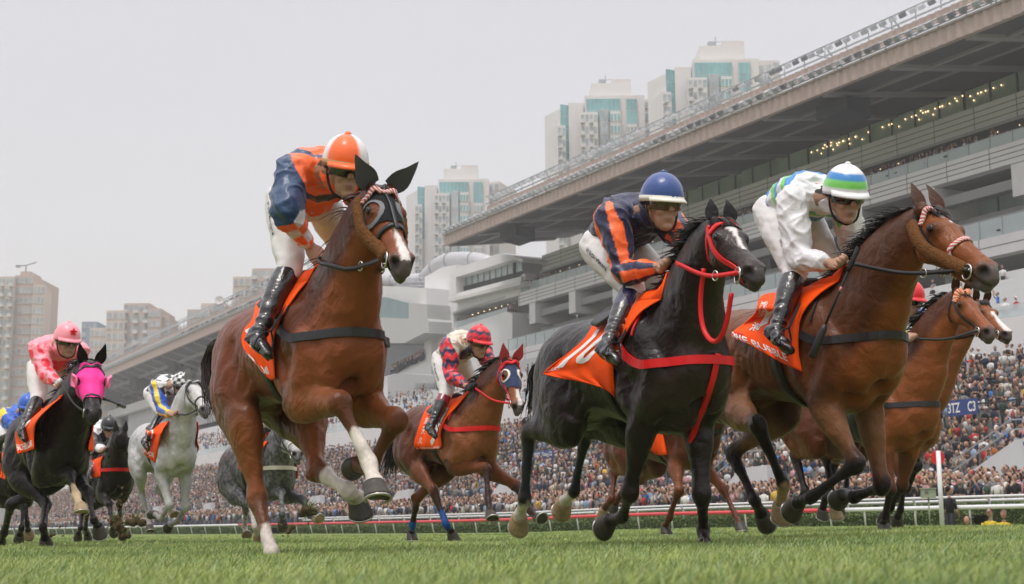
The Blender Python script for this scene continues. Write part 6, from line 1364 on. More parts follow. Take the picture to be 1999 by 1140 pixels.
def silks_stripe(reg, par, ang, v, b):
    c = np.tile(NAVY*.8, (len(v), 1)); a = (reg > 0); st = (np.floor((ang+pi+.35)/(2*pi)*7).astype(int) % 2 == 0); c[a & st & (par+(reg % 2 == 1) > .12)] = OR; return c
def cap_navy(t, g): return np.array(srgb(40, 72, 135))
def silks_white(reg, par, ang, v, b):
    c = np.tile((.74, .735, .76), (len(v), 1)); t = reg == 0; q = par+.10*np.cos(ang)
    for lo, hi, cc in ((.0, .10, GRN), (.10, .21, SKYB), (.34, .42, GRN), (.42, .53, SKYB), (.66, .73, GRN), (.73, .84, SKYB)): c[t & (q > lo) & (q < hi)] = cc
    c[t & (par > .84)] = (.74, .735, .76); return c
def cap_white(t, g): return SKYB if .46 < t < .64 else GRN if .64 <= t < .82 else np.array((.76, .755, .77))
def silks_zig(reg, par, ang, v, b):
    c = np.tile(BEIGE, (len(v), 1)); t = reg == 0; c[t & (np.abs(ang) < 1.1) & (par < .70)] = PUR; c[t & (par > .5) & (np.abs(ang) > 2.55)] = NAVY; a = reg > 0; z = par+(reg % 2 == 0)+.07*np.sin(ang*6); c[a] = REDc; c[a & ((z*2.6) % 1 > .52)] = NAVY; return c
def cap_zig(t, g): z = t+.05*sin(g*7); return NAVY if (.50 < z < .64) or (.80 < z < .86) else REDc
def silks_check(reg, par, ang, v, b):
    c = np.tile((.72, .72, .72), (len(v), 1)); t = reg == 0; kk = np.floor(par*5).astype(int)+np.floor((ang+pi)/(pi/5)).astype(int); c[t & (kk % 2 == 0)] = BLK; a = reg > 0; c[a] = RYB; c[a & (np.abs(np.abs(ang)-.9) < .35)] = YEL; c[lo_(reg) & (par > .8)] = YEL; return c
def cap_check(t, g): return BLK if (int(t*5)+int(g/(pi/6))) % 2 == 0 else np.array((.75, .75, .76))
def silks_pink(reg, par, ang, v, b):
    c = np.tile(PINK, (len(v), 1)); rd = np.array(srgb(238, 40, 66)); t = reg == 0; c[t & (np.abs(ang) > 1.9) & (par > .25) & (par < .62)] = rd
    for lo, hi in ((0, .5), (.5, 1.0)):
        for ac in (-1.6, 0, 1.6): c[(reg > 0) & (((par-(lo+hi)/2)/.17)**2+((ang-ac)/.55)**2 < 1)] = rd
    return c
def cap_pink(t, g): return PINK
def silks_blue(reg, par, ang, v, b):
    c = np.tile(RYB, (len(v), 1)); c[(reg == 0) & (np.abs(par-.72) < .13)] = YEL; c[up_(reg) & (par < .3)] = YEL; return c
def cap_blue(t, g): return RYB
def silks_bw(reg, par, ang, v, b):
    c = np.tile((.70, .70, .72), (len(v), 1)); c[(reg == 0) & (np.abs(ang) > 2.4)] = BLK; c[reg > 0] = BLK; c[lo_(reg) & (par > .4)] = (.70, .70, .72); return c
def cap_black(t, g): return np.array((.02, .02, .024))
def silks_yb(reg, par, ang, v, b):
    c = np.tile((.70, .72, .76), (len(v), 1)); c[lo_(reg)] = np.array(srgb(235, 220, 60)); c[up_(reg) & (par > .5)] = BLUE; c[(reg == 4)] = BLUE; return c
def cap_red(t, g): return REDc
def silks_plain(reg, par, ang, v, b): return np.tile((.70, .70, .72), (len(v), 1))

RED = mat('strap_red', srgb(215, 25, 30), .45, .4, var=.08, vscale=20)
M_HOODN = mat('hood_navy', srgb(34, 48, 84), .7, .3, sheen=.2, bump=.3, bscale=200, bdist=.004)
M_HOODP = mat('hood_pink', srgb(245, 50, 150), .6, .3, bump=.3, bscale=200, bdist=.004)
M_EARR = mat('ear_cover_red', srgb(190, 60, 72), .85, .2, sheen=.3, bump=.4, bscale=90, bdist=.006)
M_RIMW = mat('rim_white', (.72, .70, .64), .6, .3)
BROW2 = stripes_brow('browband_orange', (.62, .07, .02), (.75, .50, .30), 20)
NAVYTXT = mat('navy_print', (.02, .025, .07), .6, .3)
FLAGR = mat('flag_red', srgb(225, 25, 40), .6, .3)
BEIGE = np.array((.62, .57, .47)); BLUE = np.array(srgb(35, 100, 190)); YEL = np.array(srgb(240, 205, 50)); GRN = np.array(srgb(120, 205, 95)); REDc = np.array(srgb(222, 32, 44)); NAVY = np.array(srgb(32, 38, 78)); BLK = np.array((.012, .012, .016)); PINK = np.array(srgb(246, 150, 165)); PUR = np.array(srgb(95, 60, 150)); RYB = np.array(srgb(35, 90, 190)); SKYB = np.array(srgb(50, 130, 200))
def up_(r): return (r == 1) | (r == 3)
def lo_(r): return (r == 2) | (r == 4)
def silks_stripe(reg, par, ang, v, b):
    c = np.tile(NAVY*.8, (len(v), 1)); a = (reg > 0); st = (np.floor((ang+pi+.35)/(2*pi)*7).astype(int) % 2 == 0); c[a & st & (par+(reg % 2 == 1) > .12)] = OR; return c
def cap_navy(t, g): return np.array(srgb(40, 72, 135))
def silks_white(reg, par, ang, v, b):
    c = np.tile((.74, .735, .76), (len(v), 1)); t = reg == 0; q = par+.10*np.cos(ang)
    for lo, hi, cc in ((.0, .10, GRN), (.10, .21, SKYB), (.34, .42, GRN), (.42, .53, SKYB), (.66, .73, GRN), (.73, .84, SKYB)): c[t & (q > lo) & (q < hi)] = cc
    c[t & (par > .84)] = (.74, .735, .76); return c
def cap_white(t, g): return SKYB if .46 < t < .64 else GRN if .64 <= t < .82 else np.array((.76, .755, .77))
def silks_zig(reg, par, ang, v, b):
    c = np.tile(BEIGE, (len(v), 1)); t = reg == 0; c[t & (np.abs(ang) < 1.1) & (par < .70)] = PUR; c[t & (par > .5) & (np.abs(ang) > 2.55)] = NAVY; a = reg > 0; z = par+(reg % 2 == 0)+.07*np.sin(ang*6); c[a] = REDc; c[a & ((z*2.6) % 1 > .52)] = NAVY; return c
def cap_zig(t, g): z = t+.05*sin(g*7); return NAVY if (.50 < z < .64) or (.80 < z < .86) else REDc
def silks_check(reg, par, ang, v, b):
    c = np.tile((.72, .72, .72), (len(v), 1)); t = reg == 0; kk = np.floor(par*5).astype(int)+np.floor((ang+pi)/(pi/5)).astype(int); c[t & (kk % 2 == 0)] = BLK; a = reg > 0; c[a] = RYB; c[a & (np.abs(np.abs(ang)-.9) < .35)] = YEL; c[lo_(reg) & (par > .8)] = YEL; return c
def cap_check(t, g): return BLK if (int(t*5)+int(g/(pi/6))) % 2 == 0 else np.array((.75, .75, .76))
def silks_pink(reg, par, ang, v, b):
    c = np.tile(PINK, (len(v), 1)); rd = np.array(srgb(238, 40, 66)); t = reg == 0; c[t & (np.abs(ang) > 1.9) & (par > .25) & (par < .62)] = rd
    for lo, hi in ((0, .5), (.5, 1.0)):
        for ac in (-1.6, 0, 1.6): c[(reg > 0) & (((par-(lo+hi)/2)/.17)**2+((ang-ac)/.55)**2 < 1)] = rd
    return c
def cap_pink(t, g): return PINK
def silks_blue(reg, par, ang, v, b):
    c = np.tile(RYB, (len(v), 1)); c[(reg == 0) & (np.abs(par-.72) < .13)] = YEL; c[up_(reg) & (par < .3)] = YEL; return c
def cap_blue(t, g): return RYB
def silks_bw(reg, par, ang, v, b):
    c = np.tile((.70, .70, .72), (len(v), 1)); c[(reg == 0) & (np.abs(ang) > 2.4)] = BLK; c[reg > 0] = BLK; c[lo_(reg) & (par > .4)] = (.70, .70, .72); return c
def cap_black(t, g): return np.array((.02, .02, .024))
def silks_yb(reg, par, ang, v, b):
    c = np.tile((.70, .72, .76), (len(v), 1)); c[lo_(reg)] = np.array(srgb(235, 220, 60)); c[up_(reg) & (par > .5)] = BLUE; c[(reg == 4)] = BLUE; return c
def cap_red(t, g): return REDc
def silks_plain(reg, par, ang, v, b): return np.tile((.70, .70, .72), (len(v), 1))

RED = mat('strap_red', srgb(215, 25, 30), .45, .4, var=.08, vscale=20)
M_HOODN = mat('hood_navy', srgb(34, 48, 84), .7, .3, sheen=.2, bump=.3, bscale=200, bdist=.004)
M_HOODP = mat('hood_pink', srgb(245, 50, 150), .6, .3, bump=.3, bscale=200, bdist=.004)
M_EARR = mat('ear_cover_red', srgb(190, 60, 72), .85, .2, sheen=.3, bump=.4, bscale=90, bdist=.006)
M_RIMW = mat('rim_white', (.72, .70, .64), .6, .3)
BROW2 = stripes_brow('browband_orange', (.62, .07, .02), (.75, .50, .30), 20)
NAVYTXT = mat('navy_print', (.02, .025, .07), .6, .3)
FLAGR = mat('flag_red', srgb(225, 25, 40), .6, .3)
BEIGE = np.array((.62, .57, .47)); BLUE = np.array(srgb(35, 100, 190)); YEL = np.array(srgb(240, 205, 50)); GRN = np.array(srgb(120, 205, 95)); REDc = np.array(srgb(222, 32, 44)); NAVY = np.array(srgb(32, 38, 78)); BLK = np.array((.012, .012, .016)); PINK = np.array(srgb(246, 150, 165)); PUR = np.array(srgb(95, 60, 150)); RYB = np.array(srgb(35, 90, 190)); SKYB = np.array(srgb(50, 130, 200))
def up_(r): return (r == 1) | (r == 3)
def lo_(r): return (r == 2) | (r == 4)
def silks_stripe(reg, par, ang, v, b):
    c = np.tile(NAVY*.8, (len(v), 1)); a = (reg > 0); st = (np.floor((ang+pi+.35)/(2*pi)*7).astype(int) % 2 == 0); c[a & st & (par+(reg % 2 == 1) > .12)] = OR; return c
def cap_navy(t, g): return np.array(srgb(40, 72, 135))
def silks_white(reg, par, ang, v, b):
    c = np.tile((.74, .735, .76), (len(v), 1)); t = reg == 0; q = par+.10*np.cos(ang)
    for lo, hi, cc in ((.0, .10, GRN), (.10, .21, SKYB), (.34, .42, GRN), (.42, .53, SKYB), (.66, .73, GRN), (.73, .84, SKYB)): c[t & (q > lo) & (q < hi)] = cc
    c[t & (par > .84)] = (.74, .735, .76); return c
def cap_white(t, g): return SKYB if .46 < t < .64 else GRN if .64 <= t < .82 else np.array((.76, .755, .77))
def silks_zig(reg, par, ang, v, b):
    c = np.tile(BEIGE, (len(v), 1)); t = reg == 0; c[t & (np.abs(ang) < 1.1) & (par < .70)] = PUR; c[t & (par > .5) & (np.abs(ang) > 2.55)] = NAVY; a = reg > 0; z = par+(reg % 2 == 0)+.07*np.sin(ang*6); c[a] = REDc; c[a & ((z*2.6) % 1 > .52)] = NAVY; return c
def cap_zig(t, g): z = t+.05*sin(g*7); return NAVY if (.50 < z < .64) or (.80 < z < .86) else REDc
def silks_check(reg, par, ang, v, b):
    c = np.tile((.72, .72, .72), (len(v), 1)); t = reg == 0; kk = np.floor(par*5).astype(int)+np.floor((ang+pi)/(pi/5)).astype(int); c[t & (kk % 2 == 0)] = BLK; a = reg > 0; c[a] = RYB; c[a & (np.abs(np.abs(ang)-.9) < .35)] = YEL; c[lo_(reg) & (par > .8)] = YEL; return c
def cap_check(t, g): return BLK if (int(t*5)+int(g/(pi/6))) % 2 == 0 else np.array((.75, .75, .76))
def silks_pink(reg, par, ang, v, b):
    c = np.tile(PINK, (len(v), 1)); rd = np.array(srgb(238, 40, 66)); t = reg == 0; c[t & (np.abs(ang) > 1.9) & (par > .25) & (par < .62)] = rd
    for lo, hi in ((0, .5), (.5, 1.0)):
        for ac in (-1.6, 0, 1.6): c[(reg > 0) & (((par-(lo+hi)/2)/.17)**2+((ang-ac)/.55)**2 < 1)] = rd
    return c
def cap_pink(t, g): return PINK
def silks_blue(reg, par, ang, v, b):
    c = np.tile(RYB, (len(v), 1)); c[(reg == 0) & (np.abs(par-.72) < .13)] = YEL; c[up_(reg) & (par < .3)] = YEL; return c
def cap_blue(t, g): return RYB
def silks_bw(reg, par, ang, v, b):
    c = np.tile((.70, .70, .72), (len(v), 1)); c[(reg == 0) & (np.abs(ang) > 2.4)] = BLK; c[reg > 0] = BLK; c[lo_(reg) & (par > .4)] = (.70, .70, .72); return c
def cap_black(t, g): return np.array((.02, .02, .024))
def silks_yb(reg, par, ang, v, b):
    c = np.tile((.70, .72, .76), (len(v), 1)); c[lo_(reg)] = np.array(srgb(235, 220, 60)); c[up_(reg) & (par > .5)] = BLUE; c[(reg == 4)] = BLUE; return c
def cap_red(t, g): return REDc
def silks_plain(reg, par, ang, v, b): return np.tile((.70, .70, .72), (len(v), 1))

RED = mat('strap_red', srgb(215, 25, 30), .45, .4, var=.08, vscale=20)
M_HOODN = mat('hood_navy', srgb(34, 48, 84), .7, .3, sheen=.2, bump=.3, bscale=200, bdist=.004)
M_HOODP = mat('hood_pink', srgb(245, 50, 150), .6, .3, bump=.3, bscale=200, bdist=.004)
M_EARR = mat('ear_cover_red', srgb(190, 60, 72), .85, .2, sheen=.3, bump=.4, bscale=90, bdist=.006)
M_RIMW = mat('rim_white', (.72, .70, .64), .6, .3)
BROW2 = stripes_brow('browband_orange', (.62, .07, .02), (.75, .50, .30), 20)
NAVYTXT = mat('navy_print', (.02, .025, .07), .6, .3)
FLAGR = mat('flag_red', srgb(225, 25, 40), .6, .3)
BEIGE = np.array((.62, .57, .47)); BLUE = np.array(srgb(35, 100, 190)); YEL = np.array(srgb(240, 205, 50)); GRN = np.array(srgb(120, 205, 95)); REDc = np.array(srgb(222, 32, 44)); NAVY = np.array(srgb(32, 38, 78)); BLK = np.array((.012, .012, .016)); PINK = np.array(srgb(246, 150, 165)); PUR = np.array(srgb(95, 60, 150)); RYB = np.array(srgb(35, 90, 190)); SKYB = np.array(srgb(50, 130, 200))
def up_(r): return (r == 1) | (r == 3)
def lo_(r): return (r == 2) | (r == 4)
def silks_stripe(reg, par, ang, v, b):
    c = np.tile(NAVY*.8, (len(v), 1)); a = (reg > 0); st = (np.floor((ang+pi+.35)/(2*pi)*7).astype(int) % 2 == 0); c[a & st & (par+(reg % 2 == 1) > .12)] = OR; return c
def cap_navy(t, g): return np.array(srgb(40, 72, 135))
def silks_white(reg, par, ang, v, b):
    c = np.tile((.74, .735, .76), (len(v), 1)); t = reg == 0; q = par+.10*np.cos(ang)
    for lo, hi, cc in ((.0, .10, GRN), (.10, .21, SKYB), (.34, .42, GRN), (.42, .53, SKYB), (.66, .73, GRN), (.73, .84, SKYB)): c[t & (q > lo) & (q < hi)] = cc
    c[t & (par > .84)] = (.74, .735, .76); return c
def cap_white(t, g): return SKYB if .46 < t < .64 else GRN if .64 <= t < .82 else np.array((.76, .755, .77))
def silks_zig(reg, par, ang, v, b):
    c = np.tile(BEIGE, (len(v), 1)); t = reg == 0; c[t & (np.abs(ang) < 1.1) & (par < .70)] = PUR; c[t & (par > .5) & (np.abs(ang) > 2.55)] = NAVY; a = reg > 0; z = par+(reg % 2 == 0)+.07*np.sin(ang*6); c[a] = REDc; c[a & ((z*2.6) % 1 > .52)] = NAVY; return c
def cap_zig(t, g): z = t+.05*sin(g*7); return NAVY if (.50 < z < .64) or (.80 < z < .86) else REDc
def silks_check(reg, par, ang, v, b):
    c = np.tile((.72, .72, .72), (len(v), 1)); t = reg == 0; kk = np.floor(par*5).astype(int)+np.floor((ang+pi)/(pi/5)).astype(int); c[t & (kk % 2 == 0)] = BLK; a = reg > 0; c[a] = RYB; c[a & (np.abs(np.abs(ang)-.9) < .35)] = YEL; c[lo_(reg) & (par > .8)] = YEL; return c
def cap_check(t, g): return BLK if (int(t*5)+int(g/(pi/6))) % 2 == 0 else np.array((.75, .75, .76))
def silks_pink(reg, par, ang, v, b):
    c = np.tile(PINK, (len(v), 1)); rd = np.array(srgb(238, 40, 66)); t = reg == 0; c[t & (np.abs(ang) > 1.9) & (par > .25) & (par < .62)] = rd
    for lo, hi in ((0, .5), (.5, 1.0)):
        for ac in (-1.6, 0, 1.6): c[(reg > 0) & (((par-(lo+hi)/2)/.17)**2+((ang-ac)/.55)**2 < 1)] = rd
    return c
def cap_pink(t, g): return PINK
def silks_blue(reg, par, ang, v, b):
    c = np.tile(RYB, (len(v), 1)); c[(reg == 0) & (np.abs(par-.72) < .13)] = YEL; c[up_(reg) & (par < .3)] = YEL; return c
def cap_blue(t, g): return RYB
def silks_bw(reg, par, ang, v, b):
    c = np.tile((.70, .70, .72), (len(v), 1)); c[(reg == 0) & (np.abs(ang) > 2.4)] = BLK; c[reg > 0] = BLK; c[lo_(reg) & (par > .4)] = (.70, .70, .72); return c
def cap_black(t, g): return np.array((.02, .02, .024))
def silks_yb(reg, par, ang, v, b):
    c = np.tile((.70, .72, .76), (len(v), 1)); c[lo_(reg)] = np.array(srgb(235, 220, 60)); c[up_(reg) & (par > .5)] = BLUE; c[(reg == 4)] = BLUE; return c
def cap_red(t, g): return REDc
def silks_plain(reg, par, ang, v, b): return np.tile((.70, .70, .72), (len(v), 1))

RED = mat('strap_red', srgb(215, 25, 30), .45, .4, var=.08, vscale=20)
M_HOODN = mat('hood_navy', srgb(34, 48, 84), .7, .3, sheen=.2, bump=.3, bscale=200, bdist=.004)
M_HOODP = mat('hood_pink', srgb(245, 50, 150), .6, .3, bump=.3, bscale=200, bdist=.004)
M_EARR = mat('ear_cover_red', srgb(190, 60, 72), .85, .2, sheen=.3, bump=.4, bscale=90, bdist=.006)
M_RIMW = mat('rim_white', (.72, .70, .64), .6, .3)
BROW2 = stripes_brow('browband_orange', (.62, .07, .02), (.75, .50, .30), 20)
NAVYTXT = mat('navy_print', (.02, .025, .07), .6, .3)
FLAGR = mat('flag_red', srgb(225, 25, 40), .6, .3)
BEIGE = np.array((.62, .57, .47)); BLUE = np.array(srgb(35, 100, 190)); YEL = np.array(srgb(240, 205, 50)); GRN = np.array(srgb(120, 205, 95)); REDc = np.array(srgb(222, 32, 44)); NAVY = np.array(srgb(32, 38, 78)); BLK = np.array((.012, .012, .016)); PINK = np.array(srgb(246, 150, 165)); PUR = np.array(srgb(95, 60, 150)); RYB = np.array(srgb(35, 90, 190)); SKYB = np.array(srgb(50, 130, 200))
def up_(r): return (r == 1) | (r == 3)
def lo_(r): return (r == 2) | (r == 4)
def silks_stripe(reg, par, ang, v, b):
    c = np.tile(NAVY*.8, (len(v), 1)); a = (reg > 0); st = (np.floor((ang+pi+.35)/(2*pi)*7).astype(int) % 2 == 0); c[a & st & (par+(reg % 2 == 1) > .12)] = OR; return c
def cap_navy(t, g): return np.array(srgb(40, 72, 135))
def silks_white(reg, par, ang, v, b):
    c = np.tile((.74, .735, .76), (len(v), 1)); t = reg == 0; q = par+.10*np.cos(ang)
    for lo, hi, cc in ((.0, .10, GRN), (.10, .21, SKYB), (.34, .42, GRN), (.42, .53, SKYB), (.66, .73, GRN), (.73, .84, SKYB)): c[t & (q > lo) & (q < hi)] = cc
    c[t & (par > .84)] = (.74, .735, .76); return c
def cap_white(t, g): return SKYB if .46 < t < .64 else GRN if .64 <= t < .82 else np.array((.76, .755, .77))
def silks_zig(reg, par, ang, v, b):
    c = np.tile(BEIGE, (len(v), 1)); t = reg == 0; c[t & (np.abs(ang) < 1.1) & (par < .70)] = PUR; c[t & (par > .5) & (np.abs(ang) > 2.55)] = NAVY; a = reg > 0; z = par+(reg % 2 == 0)+.07*np.sin(ang*6); c[a] = REDc; c[a & ((z*2.6) % 1 > .52)] = NAVY; return c
def cap_zig(t, g): z = t+.05*sin(g*7); return NAVY if (.50 < z < .64) or (.80 < z < .86) else REDc
def silks_check(reg, par, ang, v, b):
    c = np.tile((.72, .72, .72), (len(v), 1)); t = reg == 0; kk = np.floor(par*5).astype(int)+np.floor((ang+pi)/(pi/5)).astype(int); c[t & (kk % 2 == 0)] = BLK; a = reg > 0; c[a] = RYB; c[a & (np.abs(np.abs(ang)-.9) < .35)] = YEL; c[lo_(reg) & (par > .8)] = YEL; return c
def cap_check(t, g): return BLK if (int(t*5)+int(g/(pi/6))) % 2 == 0 else np.array((.75, .75, .76))
def silks_pink(reg, par, ang, v, b):
    c = np.tile(PINK, (len(v), 1)); rd = np.array(srgb(238, 40, 66)); t = reg == 0; c[t & (np.abs(ang) > 1.9) & (par > .25) & (par < .62)] = rd
    for lo, hi in ((0, .5), (.5, 1.0)):
        for ac in (-1.6, 0, 1.6): c[(reg > 0) & (((par-(lo+hi)/2)/.17)**2+((ang-ac)/.55)**2 < 1)] = rd
    return c
def cap_pink(t, g): return PINK
def silks_blue(reg, par, ang, v, b):
    c = np.tile(RYB, (len(v), 1)); c[(reg == 0) & (np.abs(par-.72) < .13)] = YEL; c[up_(reg) & (par < .3)] = YEL; return c
def cap_blue(t, g): return RYB
def silks_bw(reg, par, ang, v, b):
    c = np.tile((.70, .70, .72), (len(v), 1)); c[(reg == 0) & (np.abs(ang) > 2.4)] = BLK; c[reg > 0] = BLK; c[lo_(reg) & (par > .4)] = (.70, .70, .72); return c
def cap_black(t, g): return np.array((.02, .02, .024))
def silks_yb(reg, par, ang, v, b):
    c = np.tile((.70, .72, .76), (len(v), 1)); c[lo_(reg)] = np.array(srgb(235, 220, 60)); c[up_(reg) & (par > .5)] = BLUE; c[(reg == 4)] = BLUE; return c
def cap_red(t, g): return REDc
def silks_plain(reg, par, ang, v, b): return np.tile((.70, .70, .72), (len(v), 1))

RED = mat('strap_red', srgb(215, 25, 30), .45, .4, var=.08, vscale=20)
M_HOODN = mat('hood_navy', srgb(34, 48, 84), .7, .3, sheen=.2, bump=.3, bscale=200, bdist=.004)
M_HOODP = mat('hood_pink', srgb(245, 50, 150), .6, .3, bump=.3, bscale=200, bdist=.004)
M_EARR = mat('ear_cover_red', srgb(190, 60, 72), .85, .2, sheen=.3, bump=.4, bscale=90, bdist=.006)
M_RIMW = mat('rim_white', (.72, .70, .64), .6, .3)
BROW2 = stripes_brow('browband_orange', (.62, .07, .02), (.75, .50, .30), 20)
NAVYTXT = mat('navy_print', (.02, .025, .07), .6, .3)
FLAGR = mat('flag_red', srgb(225, 25, 40), .6, .3)
BEIGE = np.array((.62, .57, .47)); BLUE = np.array(srgb(35, 100, 190)); YEL = np.array(srgb(240, 205, 50)); GRN = np.array(srgb(120, 205, 95)); REDc = np.array(srgb(222, 32, 44)); NAVY = np.array(srgb(32, 38, 78)); BLK = np.array((.012, .012, .016)); PINK = np.array(srgb(246, 150, 165)); PUR = np.array(srgb(95, 60, 150)); RYB = np.array(srgb(35, 90, 190)); SKYB = np.array(srgb(50, 130, 200))
def up_(r): return (r == 1) | (r == 3)
def lo_(r): return (r == 2) | (r == 4)
def silks_stripe(reg, par, ang, v, b):
    c = np.tile(NAVY*.8, (len(v), 1)); a = (reg > 0); st = (np.floor((ang+pi+.35)/(2*pi)*7).astype(int) % 2 == 0); c[a & st & (par+(reg % 2 == 1) > .12)] = OR; return c
def cap_navy(t, g): return np.array(srgb(40, 72, 135))
def silks_white(reg, par, ang, v, b):
    c = np.tile((.74, .735, .76), (len(v), 1)); t = reg == 0; q = par+.10*np.cos(ang)
    for lo, hi, cc in ((.0, .10, GRN), (.10, .21, SKYB), (.34, .42, GRN), (.42, .53, SKYB), (.66, .73, GRN), (.73, .84, SKYB)): c[t & (q > lo) & (q < hi)] = cc
    c[t & (par > .84)] = (.74, .735, .76); return c
def cap_white(t, g): return SKYB if .46 < t < .64 else GRN if .64 <= t < .82 else np.array((.76, .755, .77))
def silks_zig(reg, par, ang, v, b):
    c = np.tile(BEIGE, (len(v), 1)); t = reg == 0; c[t & (np.abs(ang) < 1.1) & (par < .70)] = PUR; c[t & (par > .5) & (np.abs(ang) > 2.55)] = NAVY; a = reg > 0; z = par+(reg % 2 == 0)+.07*np.sin(ang*6); c[a] = REDc; c[a & ((z*2.6) % 1 > .52)] = NAVY; return c
def cap_zig(t, g): z = t+.05*sin(g*7); return NAVY if (.50 < z < .64) or (.80 < z < .86) else REDc
def silks_check(reg, par, ang, v, b):
    c = np.tile((.72, .72, .72), (len(v), 1)); t = reg == 0; kk = np.floor(par*5).astype(int)+np.floor((ang+pi)/(pi/5)).astype(int); c[t & (kk % 2 == 0)] = BLK; a = reg > 0; c[a] = RYB; c[a & (np.abs(np.abs(ang)-.9) < .35)] = YEL; c[lo_(reg) & (par > .8)] = YEL; return c
def cap_check(t, g): return BLK if (int(t*5)+int(g/(pi/6))) % 2 == 0 else np.array((.75, .75, .76))
def silks_pink(reg, par, ang, v, b):
    c = np.tile(PINK, (len(v), 1)); rd = np.array(srgb(238, 40, 66)); t = reg == 0; c[t & (np.abs(ang) > 1.9) & (par > .25) & (par < .62)] = rd
    for lo, hi in ((0, .5), (.5, 1.0)):
        for ac in (-1.6, 0, 1.6): c[(reg > 0) & (((par-(lo+hi)/2)/.17)**2+((ang-ac)/.55)**2 < 1)] = rd
    return c
def cap_pink(t, g): return PINK
def silks_blue(reg, par, ang, v, b):
    c = np.tile(RYB, (len(v), 1)); c[(reg == 0) & (np.abs(par-.72) < .13)] = YEL; c[up_(reg) & (par < .3)] = YEL; return c
def cap_blue(t, g): return RYB
def silks_bw(reg, par, ang, v, b):
    c = np.tile((.70, .70, .72), (len(v), 1)); c[(reg == 0) & (np.abs(ang) > 2.4)] = BLK; c[reg > 0] = BLK; c[lo_(reg) & (par > .4)] = (.70, .70, .72); return c
def cap_black(t, g): return np.array((.02, .02, .024))
def silks_yb(reg, par, ang, v, b):
    c = np.tile((.70, .72, .76), (len(v), 1)); c[lo_(reg)] = np.array(srgb(235, 220, 60)); c[up_(reg) & (par > .5)] = BLUE; c[(reg == 4)] = BLUE; return c
def cap_red(t, g): return REDc
def silks_plain(reg, par, ang, v, b): return np.tile((.70, .70, .72), (len(v), 1))

RED = mat('strap_red', srgb(215, 25, 30), .45, .4, var=.08, vscale=20)
M_HOODN = mat('hood_navy', srgb(34, 48, 84), .7, .3, sheen=.2, bump=.3, bscale=200, bdist=.004)
M_HOODP = mat('hood_pink', srgb(245, 50, 150), .6, .3, bump=.3, bscale=200, bdist=.004)
M_EARR = mat('ear_cover_red', srgb(190, 60, 72), .85, .2, sheen=.3, bump=.4, bscale=90, bdist=.006)
M_RIMW = mat('rim_white', (.72, .70, .64), .6, .3)
BROW2 = stripes_brow('browband_orange', (.62, .07, .02), (.75, .50, .30), 20)
NAVYTXT = mat('navy_print', (.02, .025, .07), .6, .3)
FLAGR = mat('flag_red', srgb(225, 25, 40), .6, .3)
BEIGE = np.array((.62, .57, .47)); BLUE = np.array(srgb(35, 100, 190)); YEL = np.array(srgb(240, 205, 50)); GRN = np.array(srgb(120, 205, 95)); REDc = np.array(srgb(222, 32, 44)); NAVY = np.array(srgb(32, 38, 78)); BLK = np.array((.012, .012, .016)); PINK = np.array(srgb(246, 150, 165)); PUR = np.array(srgb(95, 60, 150)); RYB = np.array(srgb(35, 90, 190)); SKYB = np.array(srgb(50, 130, 200))
def up_(r): return (r == 1) | (r == 3)
def lo_(r): return (r == 2) | (r == 4)
def silks_stripe(reg, par, ang, v, b):
    c = np.tile(NAVY*.8, (len(v), 1)); a = (reg > 0); st = (np.floor((ang+pi+.35)/(2*pi)*7).astype(int) % 2 == 0); c[a & st & (par+(reg % 2 == 1) > .12)] = OR; return c
def cap_navy(t, g): return np.array(srgb(40, 72, 135))
def silks_white(reg, par, ang, v, b):
    c = np.tile((.74, .735, .76), (len(v), 1)); t = reg == 0; q = par+.10*np.cos(ang)
    for lo, hi, cc in ((.0, .10, GRN), (.10, .21, SKYB), (.34, .42, GRN), (.42, .53, SKYB), (.66, .73, GRN), (.73, .84, SKYB)): c[t & (q > lo) & (q < hi)] = cc
    c[t & (par > .84)] = (.74, .735, .76); return c
def cap_white(t, g): return SKYB if .46 < t < .64 else GRN if .64 <= t < .82 else np.array((.76, .755, .77))
def silks_zig(reg, par, ang, v, b):
    c = np.tile(BEIGE, (len(v), 1)); t = reg == 0; c[t & (np.abs(ang) < 1.1) & (par < .70)] = PUR; c[t & (par > .5) & (np.abs(ang) > 2.55)] = NAVY; a = reg > 0; z = par+(reg % 2 == 0)+.07*np.sin(ang*6); c[a] = REDc; c[a & ((z*2.6) % 1 > .52)] = NAVY; return c
def cap_zig(t, g): z = t+.05*sin(g*7); return NAVY if (.50 < z < .64) or (.80 < z < .86) else REDc
def silks_check(reg, par, ang, v, b):
    c = np.tile((.72, .72, .72), (len(v), 1)); t = reg == 0; kk = np.floor(par*5).astype(int)+np.floor((ang+pi)/(pi/5)).astype(int); c[t & (kk % 2 == 0)] = BLK; a = reg > 0; c[a] = RYB; c[a & (np.abs(np.abs(ang)-.9) < .35)] = YEL; c[lo_(reg) & (par > .8)] = YEL; return c
def cap_check(t, g): return BLK if (int(t*5)+int(g/(pi/6))) % 2 == 0 else np.array((.75, .75, .76))
def silks_pink(reg, par, ang, v, b):
    c = np.tile(PINK, (len(v), 1)); rd = np.array(srgb(238, 40, 66)); t = reg == 0; c[t & (np.abs(ang) > 1.9) & (par > .25) & (par < .62)] = rd
    for lo, hi in ((0, .5), (.5, 1.0)):
        for ac in (-1.6, 0, 1.6): c[(reg > 0) & (((par-(lo+hi)/2)/.17)**2+((ang-ac)/.55)**2 < 1)] = rd
    return c
def cap_pink(t, g): return PINK
def silks_blue(reg, par, ang, v, b):
    c = np.tile(RYB, (len(v), 1)); c[(reg == 0) & (np.abs(par-.72) < .13)] = YEL; c[up_(reg) & (par < .3)] = YEL; return c
def cap_blue(t, g): return RYB
